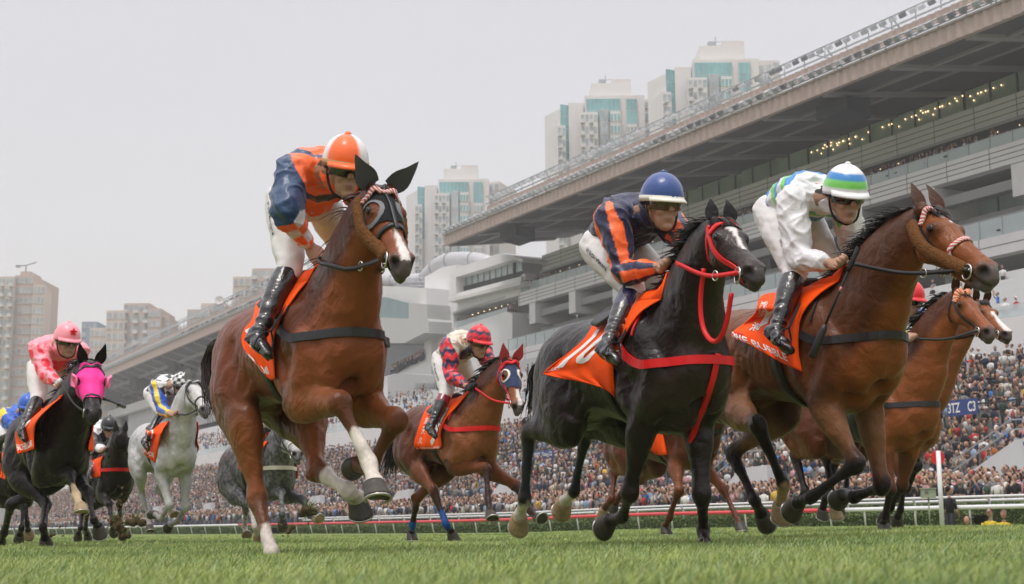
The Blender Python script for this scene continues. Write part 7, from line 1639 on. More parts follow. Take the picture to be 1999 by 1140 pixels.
def silks_bw(reg, par, ang, v, b):
    c = np.tile((.70, .70, .72), (len(v), 1)); c[(reg == 0) & (np.abs(ang) > 2.4)] = BLK; c[reg > 0] = BLK; c[lo_(reg) & (par > .4)] = (.70, .70, .72); return c
def cap_black(t, g): return np.array((.02, .02, .024))
def silks_yb(reg, par, ang, v, b):
    c = np.tile((.70, .72, .76), (len(v), 1)); c[lo_(reg)] = np.array(srgb(235, 220, 60)); c[up_(reg) & (par > .5)] = BLUE; c[(reg == 4)] = BLUE; return c
def cap_red(t, g): return REDc
def silks_plain(reg, par, ang, v, b): return np.tile((.70, .70, .72), (len(v), 1))

RED = mat('strap_red', srgb(215, 25, 30), .45, .4, var=.08, vscale=20)
M_HOODN = mat('hood_navy', srgb(34, 48, 84), .7, .3, sheen=.2, bump=.3, bscale=200, bdist=.004)
M_HOODP = mat('hood_pink', srgb(245, 50, 150), .6, .3, bump=.3, bscale=200, bdist=.004)
M_EARR = mat('ear_cover_red', srgb(190, 60, 72), .85, .2, sheen=.3, bump=.4, bscale=90, bdist=.006)
M_RIMW = mat('rim_white', (.72, .70, .64), .6, .3)
BROW2 = stripes_brow('browband_orange', (.62, .07, .02), (.75, .50, .30), 20)
NAVYTXT = mat('navy_print', (.02, .025, .07), .6, .3)
FLAGR = mat('flag_red', srgb(225, 25, 40), .6, .3)
BEIGE = np.array((.62, .57, .47)); BLUE = np.array(srgb(35, 100, 190)); YEL = np.array(srgb(240, 205, 50)); GRN = np.array(srgb(120, 205, 95)); REDc = np.array(srgb(222, 32, 44)); NAVY = np.array(srgb(32, 38, 78)); BLK = np.array((.012, .012, .016)); PINK = np.array(srgb(246, 150, 165)); PUR = np.array(srgb(95, 60, 150)); RYB = np.array(srgb(35, 90, 190)); SKYB = np.array(srgb(50, 130, 200))
def up_(r): return (r == 1) | (r == 3)
def lo_(r): return (r == 2) | (r == 4)
def silks_stripe(reg, par, ang, v, b):
    c = np.tile(NAVY*.8, (len(v), 1)); a = (reg > 0); st = (np.floor((ang+pi+.35)/(2*pi)*7).astype(int) % 2 == 0); c[a & st & (par+(reg % 2 == 1) > .12)] = OR; return c
def cap_navy(t, g): return np.array(srgb(40, 72, 135))
def silks_white(reg, par, ang, v, b):
    c = np.tile((.74, .735, .76), (len(v), 1)); t = reg == 0; q = par+.10*np.cos(ang)
    for lo, hi, cc in ((.0, .10, GRN), (.10, .21, SKYB), (.34, .42, GRN), (.42, .53, SKYB), (.66, .73, GRN), (.73, .84, SKYB)): c[t & (q > lo) & (q < hi)] = cc
    c[t & (par > .84)] = (.74, .735, .76); return c
def cap_white(t, g): return SKYB if .46 < t < .64 else GRN if .64 <= t < .82 else np.array((.76, .755, .77))
def silks_zig(reg, par, ang, v, b):
    c = np.tile(BEIGE, (len(v), 1)); t = reg == 0; c[t & (np.abs(ang) < 1.1) & (par < .70)] = PUR; c[t & (par > .5) & (np.abs(ang) > 2.55)] = NAVY; a = reg > 0; z = par+(reg % 2 == 0)+.07*np.sin(ang*6); c[a] = REDc; c[a & ((z*2.6) % 1 > .52)] = NAVY; return c
def cap_zig(t, g): z = t+.05*sin(g*7); return NAVY if (.50 < z < .64) or (.80 < z < .86) else REDc
def silks_check(reg, par, ang, v, b):
    c = np.tile((.72, .72, .72), (len(v), 1)); t = reg == 0; kk = np.floor(par*5).astype(int)+np.floor((ang+pi)/(pi/5)).astype(int); c[t & (kk % 2 == 0)] = BLK; a = reg > 0; c[a] = RYB; c[a & (np.abs(np.abs(ang)-.9) < .35)] = YEL; c[lo_(reg) & (par > .8)] = YEL; return c
def cap_check(t, g): return BLK if (int(t*5)+int(g/(pi/6))) % 2 == 0 else np.array((.75, .75, .76))
def silks_pink(reg, par, ang, v, b):
    c = np.tile(PINK, (len(v), 1)); rd = np.array(srgb(238, 40, 66)); t = reg == 0; c[t & (np.abs(ang) > 1.9) & (par > .25) & (par < .62)] = rd
    for lo, hi in ((0, .5), (.5, 1.0)):
        for ac in (-1.6, 0, 1.6): c[(reg > 0) & (((par-(lo+hi)/2)/.17)**2+((ang-ac)/.55)**2 < 1)] = rd
    return c
def cap_pink(t, g): return PINK
def silks_blue(reg, par, ang, v, b):
    c = np.tile(RYB, (len(v), 1)); c[(reg == 0) & (np.abs(par-.72) < .13)] = YEL; c[up_(reg) & (par < .3)] = YEL; return c
def cap_blue(t, g): return RYB
def silks_bw(reg, par, ang, v, b):
    c = np.tile((.70, .70, .72), (len(v), 1)); c[(reg == 0) & (np.abs(ang) > 2.4)] = BLK; c[reg > 0] = BLK; c[lo_(reg) & (par > .4)] = (.70, .70, .72); return c
def cap_black(t, g): return np.array((.02, .02, .024))
def silks_yb(reg, par, ang, v, b):
    c = np.tile((.70, .72, .76), (len(v), 1)); c[lo_(reg)] = np.array(srgb(235, 220, 60)); c[up_(reg) & (par > .5)] = BLUE; c[(reg == 4)] = BLUE; return c
def cap_red(t, g): return REDc
def silks_plain(reg, par, ang, v, b): return np.tile((.70, .70, .72), (len(v), 1))

RED = mat('strap_red', srgb(215, 25, 30), .45, .4, var=.08, vscale=20)
M_HOODN = mat('hood_navy', srgb(34, 48, 84), .7, .3, sheen=.2, bump=.3, bscale=200, bdist=.004)
M_HOODP = mat('hood_pink', srgb(245, 50, 150), .6, .3, bump=.3, bscale=200, bdist=.004)
M_EARR = mat('ear_cover_red', srgb(190, 60, 72), .85, .2, sheen=.3, bump=.4, bscale=90, bdist=.006)
M_RIMW = mat('rim_white', (.72, .70, .64), .6, .3)
BROW2 = stripes_brow('browband_orange', (.62, .07, .02), (.75, .50, .30), 20)
NAVYTXT = mat('navy_print', (.02, .025, .07), .6, .3)
FLAGR = mat('flag_red', srgb(225, 25, 40), .6, .3)
BEIGE = np.array((.62, .57, .47)); BLUE = np.array(srgb(35, 100, 190)); YEL = np.array(srgb(240, 205, 50)); GRN = np.array(srgb(120, 205, 95)); REDc = np.array(srgb(222, 32, 44)); NAVY = np.array(srgb(32, 38, 78)); BLK = np.array((.012, .012, .016)); PINK = np.array(srgb(246, 150, 165)); PUR = np.array(srgb(95, 60, 150)); RYB = np.array(srgb(35, 90, 190)); SKYB = np.array(srgb(50, 130, 200))
def up_(r): return (r == 1) | (r == 3)
def lo_(r): return (r == 2) | (r == 4)
def silks_stripe(reg, par, ang, v, b):
    c = np.tile(NAVY*.8, (len(v), 1)); a = (reg > 0); st = (np.floor((ang+pi+.35)/(2*pi)*7).astype(int) % 2 == 0); c[a & st & (par+(reg % 2 == 1) > .12)] = OR; return c
def cap_navy(t, g): return np.array(srgb(40, 72, 135))
def silks_white(reg, par, ang, v, b):
    c = np.tile((.74, .735, .76), (len(v), 1)); t = reg == 0; q = par+.10*np.cos(ang)
    for lo, hi, cc in ((.0, .10, GRN), (.10, .21, SKYB), (.34, .42, GRN), (.42, .53, SKYB), (.66, .73, GRN), (.73, .84, SKYB)): c[t & (q > lo) & (q < hi)] = cc
    c[t & (par > .84)] = (.74, .735, .76); return c
def cap_white(t, g): return SKYB if .46 < t < .64 else GRN if .64 <= t < .82 else np.array((.76, .755, .77))
def silks_zig(reg, par, ang, v, b):
    c = np.tile(BEIGE, (len(v), 1)); t = reg == 0; c[t & (np.abs(ang) < 1.1) & (par < .70)] = PUR; c[t & (par > .5) & (np.abs(ang) > 2.55)] = NAVY; a = reg > 0; z = par+(reg % 2 == 0)+.07*np.sin(ang*6); c[a] = REDc; c[a & ((z*2.6) % 1 > .52)] = NAVY; return c
def cap_zig(t, g): z = t+.05*sin(g*7); return NAVY if (.50 < z < .64) or (.80 < z < .86) else REDc
def silks_check(reg, par, ang, v, b):
    c = np.tile((.72, .72, .72), (len(v), 1)); t = reg == 0; kk = np.floor(par*5).astype(int)+np.floor((ang+pi)/(pi/5)).astype(int); c[t & (kk % 2 == 0)] = BLK; a = reg > 0; c[a] = RYB; c[a & (np.abs(np.abs(ang)-.9) < .35)] = YEL; c[lo_(reg) & (par > .8)] = YEL; return c
def cap_check(t, g): return BLK if (int(t*5)+int(g/(pi/6))) % 2 == 0 else np.array((.75, .75, .76))
def silks_pink(reg, par, ang, v, b):
    c = np.tile(PINK, (len(v), 1)); rd = np.array(srgb(238, 40, 66)); t = reg == 0; c[t & (np.abs(ang) > 1.9) & (par > .25) & (par < .62)] = rd
    for lo, hi in ((0, .5), (.5, 1.0)):
        for ac in (-1.6, 0, 1.6): c[(reg > 0) & (((par-(lo+hi)/2)/.17)**2+((ang-ac)/.55)**2 < 1)] = rd
    return c
def cap_pink(t, g): return PINK
def silks_blue(reg, par, ang, v, b):
    c = np.tile(RYB, (len(v), 1)); c[(reg == 0) & (np.abs(par-.72) < .13)] = YEL; c[up_(reg) & (par < .3)] = YEL; return c
def cap_blue(t, g): return RYB
def silks_bw(reg, par, ang, v, b):
    c = np.tile((.70, .70, .72), (len(v), 1)); c[(reg == 0) & (np.abs(ang) > 2.4)] = BLK; c[reg > 0] = BLK; c[lo_(reg) & (par > .4)] = (.70, .70, .72); return c
def cap_black(t, g): return np.array((.02, .02, .024))
def silks_yb(reg, par, ang, v, b):
    c = np.tile((.70, .72, .76), (len(v), 1)); c[lo_(reg)] = np.array(srgb(235, 220, 60)); c[up_(reg) & (par > .5)] = BLUE; c[(reg == 4)] = BLUE; return c
def cap_red(t, g): return REDc
def silks_plain(reg, par, ang, v, b): return np.tile((.70, .70, .72), (len(v), 1))

RED = mat('strap_red', srgb(215, 25, 30), .45, .4, var=.08, vscale=20)
M_HOODN = mat('hood_navy', srgb(34, 48, 84), .7, .3, sheen=.2, bump=.3, bscale=200, bdist=.004)
M_HOODP = mat('hood_pink', srgb(245, 50, 150), .6, .3, bump=.3, bscale=200, bdist=.004)
M_EARR = mat('ear_cover_red', srgb(190, 60, 72), .85, .2, sheen=.3, bump=.4, bscale=90, bdist=.006)
M_RIMW = mat('rim_white', (.72, .70, .64), .6, .3)
BROW2 = stripes_brow('browband_orange', (.62, .07, .02), (.75, .50, .30), 20)
NAVYTXT = mat('navy_print', (.02, .025, .07), .6, .3)
FLAGR = mat('flag_red', srgb(225, 25, 40), .6, .3)
BEIGE = np.array((.62, .57, .47)); BLUE = np.array(srgb(35, 100, 190)); YEL = np.array(srgb(240, 205, 50)); GRN = np.array(srgb(120, 205, 95)); REDc = np.array(srgb(222, 32, 44)); NAVY = np.array(srgb(32, 38, 78)); BLK = np.array((.012, .012, .016)); PINK = np.array(srgb(246, 150, 165)); PUR = np.array(srgb(95, 60, 150)); RYB = np.array(srgb(35, 90, 190)); SKYB = np.array(srgb(50, 130, 200))
def up_(r): return (r == 1) | (r == 3)
def lo_(r): return (r == 2) | (r == 4)
def silks_stripe(reg, par, ang, v, b):
    c = np.tile(NAVY*.8, (len(v), 1)); a = (reg > 0); st = (np.floor((ang+pi+.35)/(2*pi)*7).astype(int) % 2 == 0); c[a & st & (par+(reg % 2 == 1) > .12)] = OR; return c
def cap_navy(t, g): return np.array(srgb(40, 72, 135))
def silks_white(reg, par, ang, v, b):
    c = np.tile((.74, .735, .76), (len(v), 1)); t = reg == 0; q = par+.10*np.cos(ang)
    for lo, hi, cc in ((.0, .10, GRN), (.10, .21, SKYB), (.34, .42, GRN), (.42, .53, SKYB), (.66, .73, GRN), (.73, .84, SKYB)): c[t & (q > lo) & (q < hi)] = cc
    c[t & (par > .84)] = (.74, .735, .76); return c
def cap_white(t, g): return SKYB if .46 < t < .64 else GRN if .64 <= t < .82 else np.array((.76, .755, .77))
def silks_zig(reg, par, ang, v, b):
    c = np.tile(BEIGE, (len(v), 1)); t = reg == 0; c[t & (np.abs(ang) < 1.1) & (par < .70)] = PUR; c[t & (par > .5) & (np.abs(ang) > 2.55)] = NAVY; a = reg > 0; z = par+(reg % 2 == 0)+.07*np.sin(ang*6); c[a] = REDc; c[a & ((z*2.6) % 1 > .52)] = NAVY; return c
def cap_zig(t, g): z = t+.05*sin(g*7); return NAVY if (.50 < z < .64) or (.80 < z < .86) else REDc
def silks_check(reg, par, ang, v, b):
    c = np.tile((.72, .72, .72), (len(v), 1)); t = reg == 0; kk = np.floor(par*5).astype(int)+np.floor((ang+pi)/(pi/5)).astype(int); c[t & (kk % 2 == 0)] = BLK; a = reg > 0; c[a] = RYB; c[a & (np.abs(np.abs(ang)-.9) < .35)] = YEL; c[lo_(reg) & (par > .8)] = YEL; return c
def cap_check(t, g): return BLK if (int(t*5)+int(g/(pi/6))) % 2 == 0 else np.array((.75, .75, .76))
def silks_pink(reg, par, ang, v, b):
    c = np.tile(PINK, (len(v), 1)); rd = np.array(srgb(238, 40, 66)); t = reg == 0; c[t & (np.abs(ang) > 1.9) & (par > .25) & (par < .62)] = rd
    for lo, hi in ((0, .5), (.5, 1.0)):
        for ac in (-1.6, 0, 1.6): c[(reg > 0) & (((par-(lo+hi)/2)/.17)**2+((ang-ac)/.55)**2 < 1)] = rd
    return c
def cap_pink(t, g): return PINK
def silks_blue(reg, par, ang, v, b):
    c = np.tile(RYB, (len(v), 1)); c[(reg == 0) & (np.abs(par-.72) < .13)] = YEL; c[up_(reg) & (par < .3)] = YEL; return c
def cap_blue(t, g): return RYB
def silks_bw(reg, par, ang, v, b):
    c = np.tile((.70, .70, .72), (len(v), 1)); c[(reg == 0) & (np.abs(ang) > 2.4)] = BLK; c[reg > 0] = BLK; c[lo_(reg) & (par > .4)] = (.70, .70, .72); return c
def cap_black(t, g): return np.array((.02, .02, .024))
def silks_yb(reg, par, ang, v, b):
    c = np.tile((.70, .72, .76), (len(v), 1)); c[lo_(reg)] = np.array(srgb(235, 220, 60)); c[up_(reg) & (par > .5)] = BLUE; c[(reg == 4)] = BLUE; return c
def cap_red(t, g): return REDc
def silks_plain(reg, par, ang, v, b): return np.tile((.70, .70, .72), (len(v), 1))

RED = mat('strap_red', srgb(215, 25, 30), .45, .4, var=.08, vscale=20)
M_HOODN = mat('hood_navy', srgb(34, 48, 84), .7, .3, sheen=.2, bump=.3, bscale=200, bdist=.004)
M_HOODP = mat('hood_pink', srgb(245, 50, 150), .6, .3, bump=.3, bscale=200, bdist=.004)
M_EARR = mat('ear_cover_red', srgb(190, 60, 72), .85, .2, sheen=.3, bump=.4, bscale=90, bdist=.006)
M_RIMW = mat('rim_white', (.72, .70, .64), .6, .3)
BROW2 = stripes_brow('browband_orange', (.62, .07, .02), (.75, .50, .30), 20)
NAVYTXT = mat('navy_print', (.02, .025, .07), .6, .3)
FLAGR = mat('flag_red', srgb(225, 25, 40), .6, .3)
BEIGE = np.array((.62, .57, .47)); BLUE = np.array(srgb(35, 100, 190)); YEL = np.array(srgb(240, 205, 50)); GRN = np.array(srgb(120, 205, 95)); REDc = np.array(srgb(222, 32, 44)); NAVY = np.array(srgb(32, 38, 78)); BLK = np.array((.012, .012, .016)); PINK = np.array(srgb(246, 150, 165)); PUR = np.array(srgb(95, 60, 150)); RYB = np.array(srgb(35, 90, 190)); SKYB = np.array(srgb(50, 130, 200))
def up_(r): return (r == 1) | (r == 3)
def lo_(r): return (r == 2) | (r == 4)
def silks_stripe(reg, par, ang, v, b):
    c = np.tile(NAVY*.8, (len(v), 1)); a = (reg > 0); st = (np.floor((ang+pi+.35)/(2*pi)*7).astype(int) % 2 == 0); c[a & st & (par+(reg % 2 == 1) > .12)] = OR; return c
def cap_navy(t, g): return np.array(srgb(40, 72, 135))
def silks_white(reg, par, ang, v, b):
    c = np.tile((.74, .735, .76), (len(v), 1)); t = reg == 0; q = par+.10*np.cos(ang)
    for lo, hi, cc in ((.0, .10, GRN), (.10, .21, SKYB), (.34, .42, GRN), (.42, .53, SKYB), (.66, .73, GRN), (.73, .84, SKYB)): c[t & (q > lo) & (q < hi)] = cc
    c[t & (par > .84)] = (.74, .735, .76); return c
def cap_white(t, g): return SKYB if .46 < t < .64 else GRN if .64 <= t < .82 else np.array((.76, .755, .77))
def silks_zig(reg, par, ang, v, b):
    c = np.tile(BEIGE, (len(v), 1)); t = reg == 0; c[t & (np.abs(ang) < 1.1) & (par < .70)] = PUR; c[t & (par > .5) & (np.abs(ang) > 2.55)] = NAVY; a = reg > 0; z = par+(reg % 2 == 0)+.07*np.sin(ang*6); c[a] = REDc; c[a & ((z*2.6) % 1 > .52)] = NAVY; return c
def cap_zig(t, g): z = t+.05*sin(g*7); return NAVY if (.50 < z < .64) or (.80 < z < .86) else REDc
def silks_check(reg, par, ang, v, b):
    c = np.tile((.72, .72, .72), (len(v), 1)); t = reg == 0; kk = np.floor(par*5).astype(int)+np.floor((ang+pi)/(pi/5)).astype(int); c[t & (kk % 2 == 0)] = BLK; a = reg > 0; c[a] = RYB; c[a & (np.abs(np.abs(ang)-.9) < .35)] = YEL; c[lo_(reg) & (par > .8)] = YEL; return c
def cap_check(t, g): return BLK if (int(t*5)+int(g/(pi/6))) % 2 == 0 else np.array((.75, .75, .76))
def silks_pink(reg, par, ang, v, b):
    c = np.tile(PINK, (len(v), 1)); rd = np.array(srgb(238, 40, 66)); t = reg == 0; c[t & (np.abs(ang) > 1.9) & (par > .25) & (par < .62)] = rd
    for lo, hi in ((0, .5), (.5, 1.0)):
        for ac in (-1.6, 0, 1.6): c[(reg > 0) & (((par-(lo+hi)/2)/.17)**2+((ang-ac)/.55)**2 < 1)] = rd
    return c
def cap_pink(t, g): return PINK
def silks_blue(reg, par, ang, v, b):
    c = np.tile(RYB, (len(v), 1)); c[(reg == 0) & (np.abs(par-.72) < .13)] = YEL; c[up_(reg) & (par < .3)] = YEL; return c
def cap_blue(t, g): return RYB
def silks_bw(reg, par, ang, v, b):
    c = np.tile((.70, .70, .72), (len(v), 1)); c[(reg == 0) & (np.abs(ang) > 2.4)] = BLK; c[reg > 0] = BLK; c[lo_(reg) & (par > .4)] = (.70, .70, .72); return c
def cap_black(t, g): return np.array((.02, .02, .024))
def silks_yb(reg, par, ang, v, b):
    c = np.tile((.70, .72, .76), (len(v), 1)); c[lo_(reg)] = np.array(srgb(235, 220, 60)); c[up_(reg) & (par > .5)] = BLUE; c[(reg == 4)] = BLUE; return c
def cap_red(t, g): return REDc
def silks_plain(reg, par, ang, v, b): return np.tile((.70, .70, .72), (len(v), 1))

RED = mat('strap_red', srgb(215, 25, 30), .45, .4, var=.08, vscale=20)
M_HOODN = mat('hood_navy', srgb(34, 48, 84), .7, .3, sheen=.2, bump=.3, bscale=200, bdist=.004)
M_HOODP = mat('hood_pink', srgb(245, 50, 150), .6, .3, bump=.3, bscale=200, bdist=.004)
M_EARR = mat('ear_cover_red', srgb(190, 60, 72), .85, .2, sheen=.3, bump=.4, bscale=90, bdist=.006)
M_RIMW = mat('rim_white', (.72, .70, .64), .6, .3)
BROW2 = stripes_brow('browband_orange', (.62, .07, .02), (.75, .50, .30), 20)
NAVYTXT = mat('navy_print', (.02, .025, .07), .6, .3)
FLAGR = mat('flag_red', srgb(225, 25, 40), .6, .3)
BEIGE = np.array((.62, .57, .47)); BLUE = np.array(srgb(35, 100, 190)); YEL = np.array(srgb(240, 205, 50)); GRN = np.array(srgb(120, 205, 95)); REDc = np.array(srgb(222, 32, 44)); NAVY = np.array(srgb(32, 38, 78)); BLK = np.array((.012, .012, .016)); PINK = np.array(srgb(246, 150, 165)); PUR = np.array(srgb(95, 60, 150)); RYB = np.array(srgb(35, 90, 190)); SKYB = np.array(srgb(50, 130, 200))
def up_(r): return (r == 1) | (r == 3)
def lo_(r): return (r == 2) | (r == 4)
def silks_stripe(reg, par, ang, v, b):
    c = np.tile(NAVY*.8, (len(v), 1)); a = (reg > 0); st = (np.floor((ang+pi+.35)/(2*pi)*7).astype(int) % 2 == 0); c[a & st & (par+(reg % 2 == 1) > .12)] = OR; return c
def cap_navy(t, g): return np.array(srgb(40, 72, 135))
def silks_white(reg, par, ang, v, b):
    c = np.tile((.74, .735, .76), (len(v), 1)); t = reg == 0; q = par+.10*np.cos(ang)
    for lo, hi, cc in ((.0, .10, GRN), (.10, .21, SKYB), (.34, .42, GRN), (.42, .53, SKYB), (.66, .73, GRN), (.73, .84, SKYB)): c[t & (q > lo) & (q < hi)] = cc
    c[t & (par > .84)] = (.74, .735, .76); return c
def cap_white(t, g): return SKYB if .46 < t < .64 else GRN if .64 <= t < .82 else np.array((.76, .755, .77))
def silks_zig(reg, par, ang, v, b):
    c = np.tile(BEIGE, (len(v), 1)); t = reg == 0; c[t & (np.abs(ang) < 1.1) & (par < .70)] = PUR; c[t & (par > .5) & (np.abs(ang) > 2.55)] = NAVY; a = reg > 0; z = par+(reg % 2 == 0)+.07*np.sin(ang*6); c[a] = REDc; c[a & ((z*2.6) % 1 > .52)] = NAVY; return c
def cap_zig(t, g): z = t+.05*sin(g*7); return NAVY if (.50 < z < .64) or (.80 < z < .86) else REDc
def silks_check(reg, par, ang, v, b):
    c = np.tile((.72, .72, .72), (len(v), 1)); t = reg == 0; kk = np.floor(par*5).astype(int)+np.floor((ang+pi)/(pi/5)).astype(int); c[t & (kk % 2 == 0)] = BLK; a = reg > 0; c[a] = RYB; c[a & (np.abs(np.abs(ang)-.9) < .35)] = YEL; c[lo_(reg) & (par > .8)] = YEL; return c
def cap_check(t, g): return BLK if (int(t*5)+int(g/(pi/6))) % 2 == 0 else np.array((.75, .75, .76))
def silks_pink(reg, par, ang, v, b):
    c = np.tile(PINK, (len(v), 1)); rd = np.array(srgb(238, 40, 66)); t = reg == 0; c[t & (np.abs(ang) > 1.9) & (par > .25) & (par < .62)] = rd
    for lo, hi in ((0, .5), (.5, 1.0)):
        for ac in (-1.6, 0, 1.6): c[(reg > 0) & (((par-(lo+hi)/2)/.17)**2+((ang-ac)/.55)**2 < 1)] = rd
    return c
def cap_pink(t, g): return PINK
def silks_blue(reg, par, ang, v, b):
    c = np.tile(RYB, (len(v), 1)); c[(reg == 0) & (np.abs(par-.72) < .13)] = YEL; c[up_(reg) & (par < .3)] = YEL; return c
def cap_blue(t, g): return RYB
def silks_bw(reg, par, ang, v, b):
    c = np.tile((.70, .70, .72), (len(v), 1)); c[(reg == 0) & (np.abs(ang) > 2.4)] = BLK; c[reg > 0] = BLK; c[lo_(reg) & (par > .4)] = (.70, .70, .72); return c
def cap_black(t, g): return np.array((.02, .02, .024))
def silks_yb(reg, par, ang, v, b):
    c = np.tile((.70, .72, .76), (len(v), 1)); c[lo_(reg)] = np.array(srgb(235, 220, 60)); c[up_(reg) & (par > .5)] = BLUE; c[(reg == 4)] = BLUE; return c
def cap_red(t, g): return REDc
def silks_plain(reg, par, ang, v, b): return np.tile((.70, .70, .72), (len(v), 1))
H1 = dict(name='chestnut_lead', ck=.86, label='chestnut horse in a black hood with grey ear covers, leading the field', heading=29, c=(578, 690), D=7.6, pitch=2, k=1.04, print=1,
  poll=(737, 388), muz=(783, 512), hk=.86, headw=1.12, poll_s=.0, muz_s=-.05, coat=(.165, .042, .014), dark=(.058, .017, .009), darkw=.9, belly=(.14, .050, .020), arm=(.27, .085, .028), face=(.21, .06, .022),
  fn=dict(k=(664, 788), f=(722, 905), h=(731, 945), hz=.6), ff=dict(k=(772, 822), f=(722, 915), h=(700, 905)),
  hn=dict(k=(503, 975), f=(530, 1082), h=(538, 1128)), hf=dict(k=(620, 915), f=(680, 958), h=(697, 975), hz=.6), legk=1.12,
  sock=dict(fn=1.45, hn=1.5, hf=1.25), blaze=[(.54, .97, .010, .028, 0.0)], tail=[(426, 668), (411, 705), (416, 765), (434, 815)], tailw=.62, vox=.0115, hair=(.06, .02, .012), tailcol=(.02, .010, .008),
  earcover=1, earspread=3.2, earlen=1.15, earw=1.3, earback=.3, mane=50, wind=.1, maneside=.6, noforelock=1, noseband=.56, headstrap=1, brow_mat=BROW1, browv=.022, browoff=.016, reinring=1, bp=(.12, -.03), neckk=.87)
CL1 = [[(500, 592), (540, 568), (600, 549)], [(492, 625), (535, 600), (578, 575)], [(476, 645), (510, 650), (545, 627)], [(473, 673), (500, 685), (533, 668)], [(495, 703), (515, 722), (534, 705)], [(527, 742), (532, 741), (537, 739)]]
J1 = dict(name='orange', k=1.06, label='jockey in orange and blue silks with half white orange cap, on the leading chestnut', pelvis=(592, 388), neck=(642, 325), head=(674, 333), neck_s=-.02, head_s=-.02,
  eln=(560, 418), wrn=(603, 478), handn=(622, 506), elf=(708, 405), wrf=(680, 470), handf=(650, 505), kneen=(566, 520), ankn=(507, 648), toen=(534, 672), kneef=(668, 480), ankf=(700, 610), toef=(705, 640),
  silks=silks_orange, cap=cap_orange, band=mat('tan_band', (.42, .25, .11), .5, .3), lookl=(1, -.12, -.35), vox=.010, wrs_n=-.2)
H2 = dict(name='black_red', label='near black horse with a red bridle and white star, cloth number 10', heading=23, c=(1226, 722), D=8.2, pitch=1, k=1.10, vox=.0125,
  poll=(1404, 452), muz=(1466, 526), hk=.80, headw=1.05, poll_s=.0, muz_s=-.03, coat=(.013, .008, .008), dark=(.010, .0065, .0065), rough=.34, spec=.30, face=(.026, .015, .013), muzzle=(.045, .035, .035),
  fn=dict(k=(1230, 960), f=(1216, 1008), h=(1190, 1016)), ff=dict(k=(1370, 968), f=(1374, 1036), h=(1377, 1064), hz=1),
  hn=dict(k=(1032, 842), f=(1024, 975), h=(1014, 1008)), hf=dict(k=(1145, 842), f=(1120, 960), h=(1102, 980)),
  wrap=dict(hn=(1.12, 1.95, (.02, .024, .034)), hf=(1.12, 1.95, (.02, .024, .034))), sock=dict(hn=2.0, hf=2.0), palehoof=('hn', 'hf'), blaze=[(.20, .34, .034, .012, -.0), (.34, .60, .010, .014, .0)],
  tail=[(1046, 720), (1042, 770), (1036, 830)], tailw=.45, tailn=60, bridle_mat=RED, rein_mat=RED, strapw=.024, brow_mat=RED, no_noseband=1, reinring=1, mane=150, wind=1.1, maneside=-.3, bp=(.10, -.06), bpm=RED, earspread=.8, earback=1.3, earlen=.78, neckk=.83, legk=.95)
CL2 = [[(1195, 612), (1240, 590), (1290, 584)], [(1160, 633), (1200, 625), (1250, 610)], [(1136, 667), (1180, 660), (1222, 650)], [(1067, 722), (1140, 700), (1207, 681)], [(1073, 733), (1150, 726), (1198, 715)], [(1161, 750), (1185, 762), (1200, 775)]]
J2 = dict(name='navy', k=1.03, label='jockey in navy silks with orange striped sleeves, on the near black horse', pelvis=(1197, 478), neck=(1258, 408), head=(1293, 402), neck_s=-.0, head_s=-.0,
  eln=(1220, 530), wrn=(1290, 522), handn=(1318, 514), elf=(1338, 470), wrf=(1330, 505), handf=(1345, 500), kneen=(1236, 562), ankn=(1187, 672), toen=(1214, 690), kneef=(1300, 565), ankf=(1330, 690), toef=(1340, 710),
  silks=silks_stripe, cap=cap_navy, peak=np.array((.72, .70, .62)), band=mat('cream_band', (.70, .68, .60), .5, .3), lookl=(1, -.05, -.22), vox=.010, lens=mat('clear_lens', (.10, .07, .055), .08, .7), sock=(NAVY*.7, .42), seed=5)
H3 = dict(name='bay_right', label='bay horse with sheepskin cheekpieces and striped noseband, galloping on the right', heading=25, c=(1545, 692), D=8.9, pitch=1, k=1.12, vox=.0125,
  poll=(1808, 432), muz=(1924, 530), hk=.97, poll_s=.0, muz_s=-.02, coat=(.135, .046, .016), dark=(.055, .022, .011), darkw=.75, belly=(.065, .026, .014), arm=(.21, .095, .045), face=(.20, .060, .016), points=(.014, .010, .010), p0=.62, p1=1.05,
  fn=dict(k=(1672, 905), f=(1585, 970), h=(1556, 982)), ff=dict(k=(1722, 950), f=(1668, 970), h=(1648, 966)),
  hn=dict(k=(1480, 832), f=(1530, 945), h=(1524, 985)), hf=dict(k=(1430, 885), f=(1474, 980), h=(1487, 1004)),
  wrap=dict(), sock=dict(hn=1.95), palehoof=('hn',), blaze=[(.12, .20, .012, .010, 0), (.25, .28, .006, .006, .01)], white=(.35, .26, .14), tail=[(1395, 700), (1390, 760), (1385, 820)], tailw=.5,
  noseband=.55, nose_mat=BROW1, brow_mat=BROW1, browv=.024, strapw=.022, reinring=1, mane=160, wind=.7, maneside=-.4, bp=(.10, -.02), earspread=1.0, earlen=1.0, earback=2.6, neckk=.90, legk=.95)
CL3 = [[(1520, 570), (1575, 560), (1637, 548)], [(1486, 579), (1535, 582), (1597, 576)], [(1474, 611), (1520, 612), (1567, 611)], [(1453, 631), (1500, 640), (1559, 648)], [(1429, 654), (1500, 675), (1560, 692)], [(1465, 672), (1520, 705), (1566, 726)]]
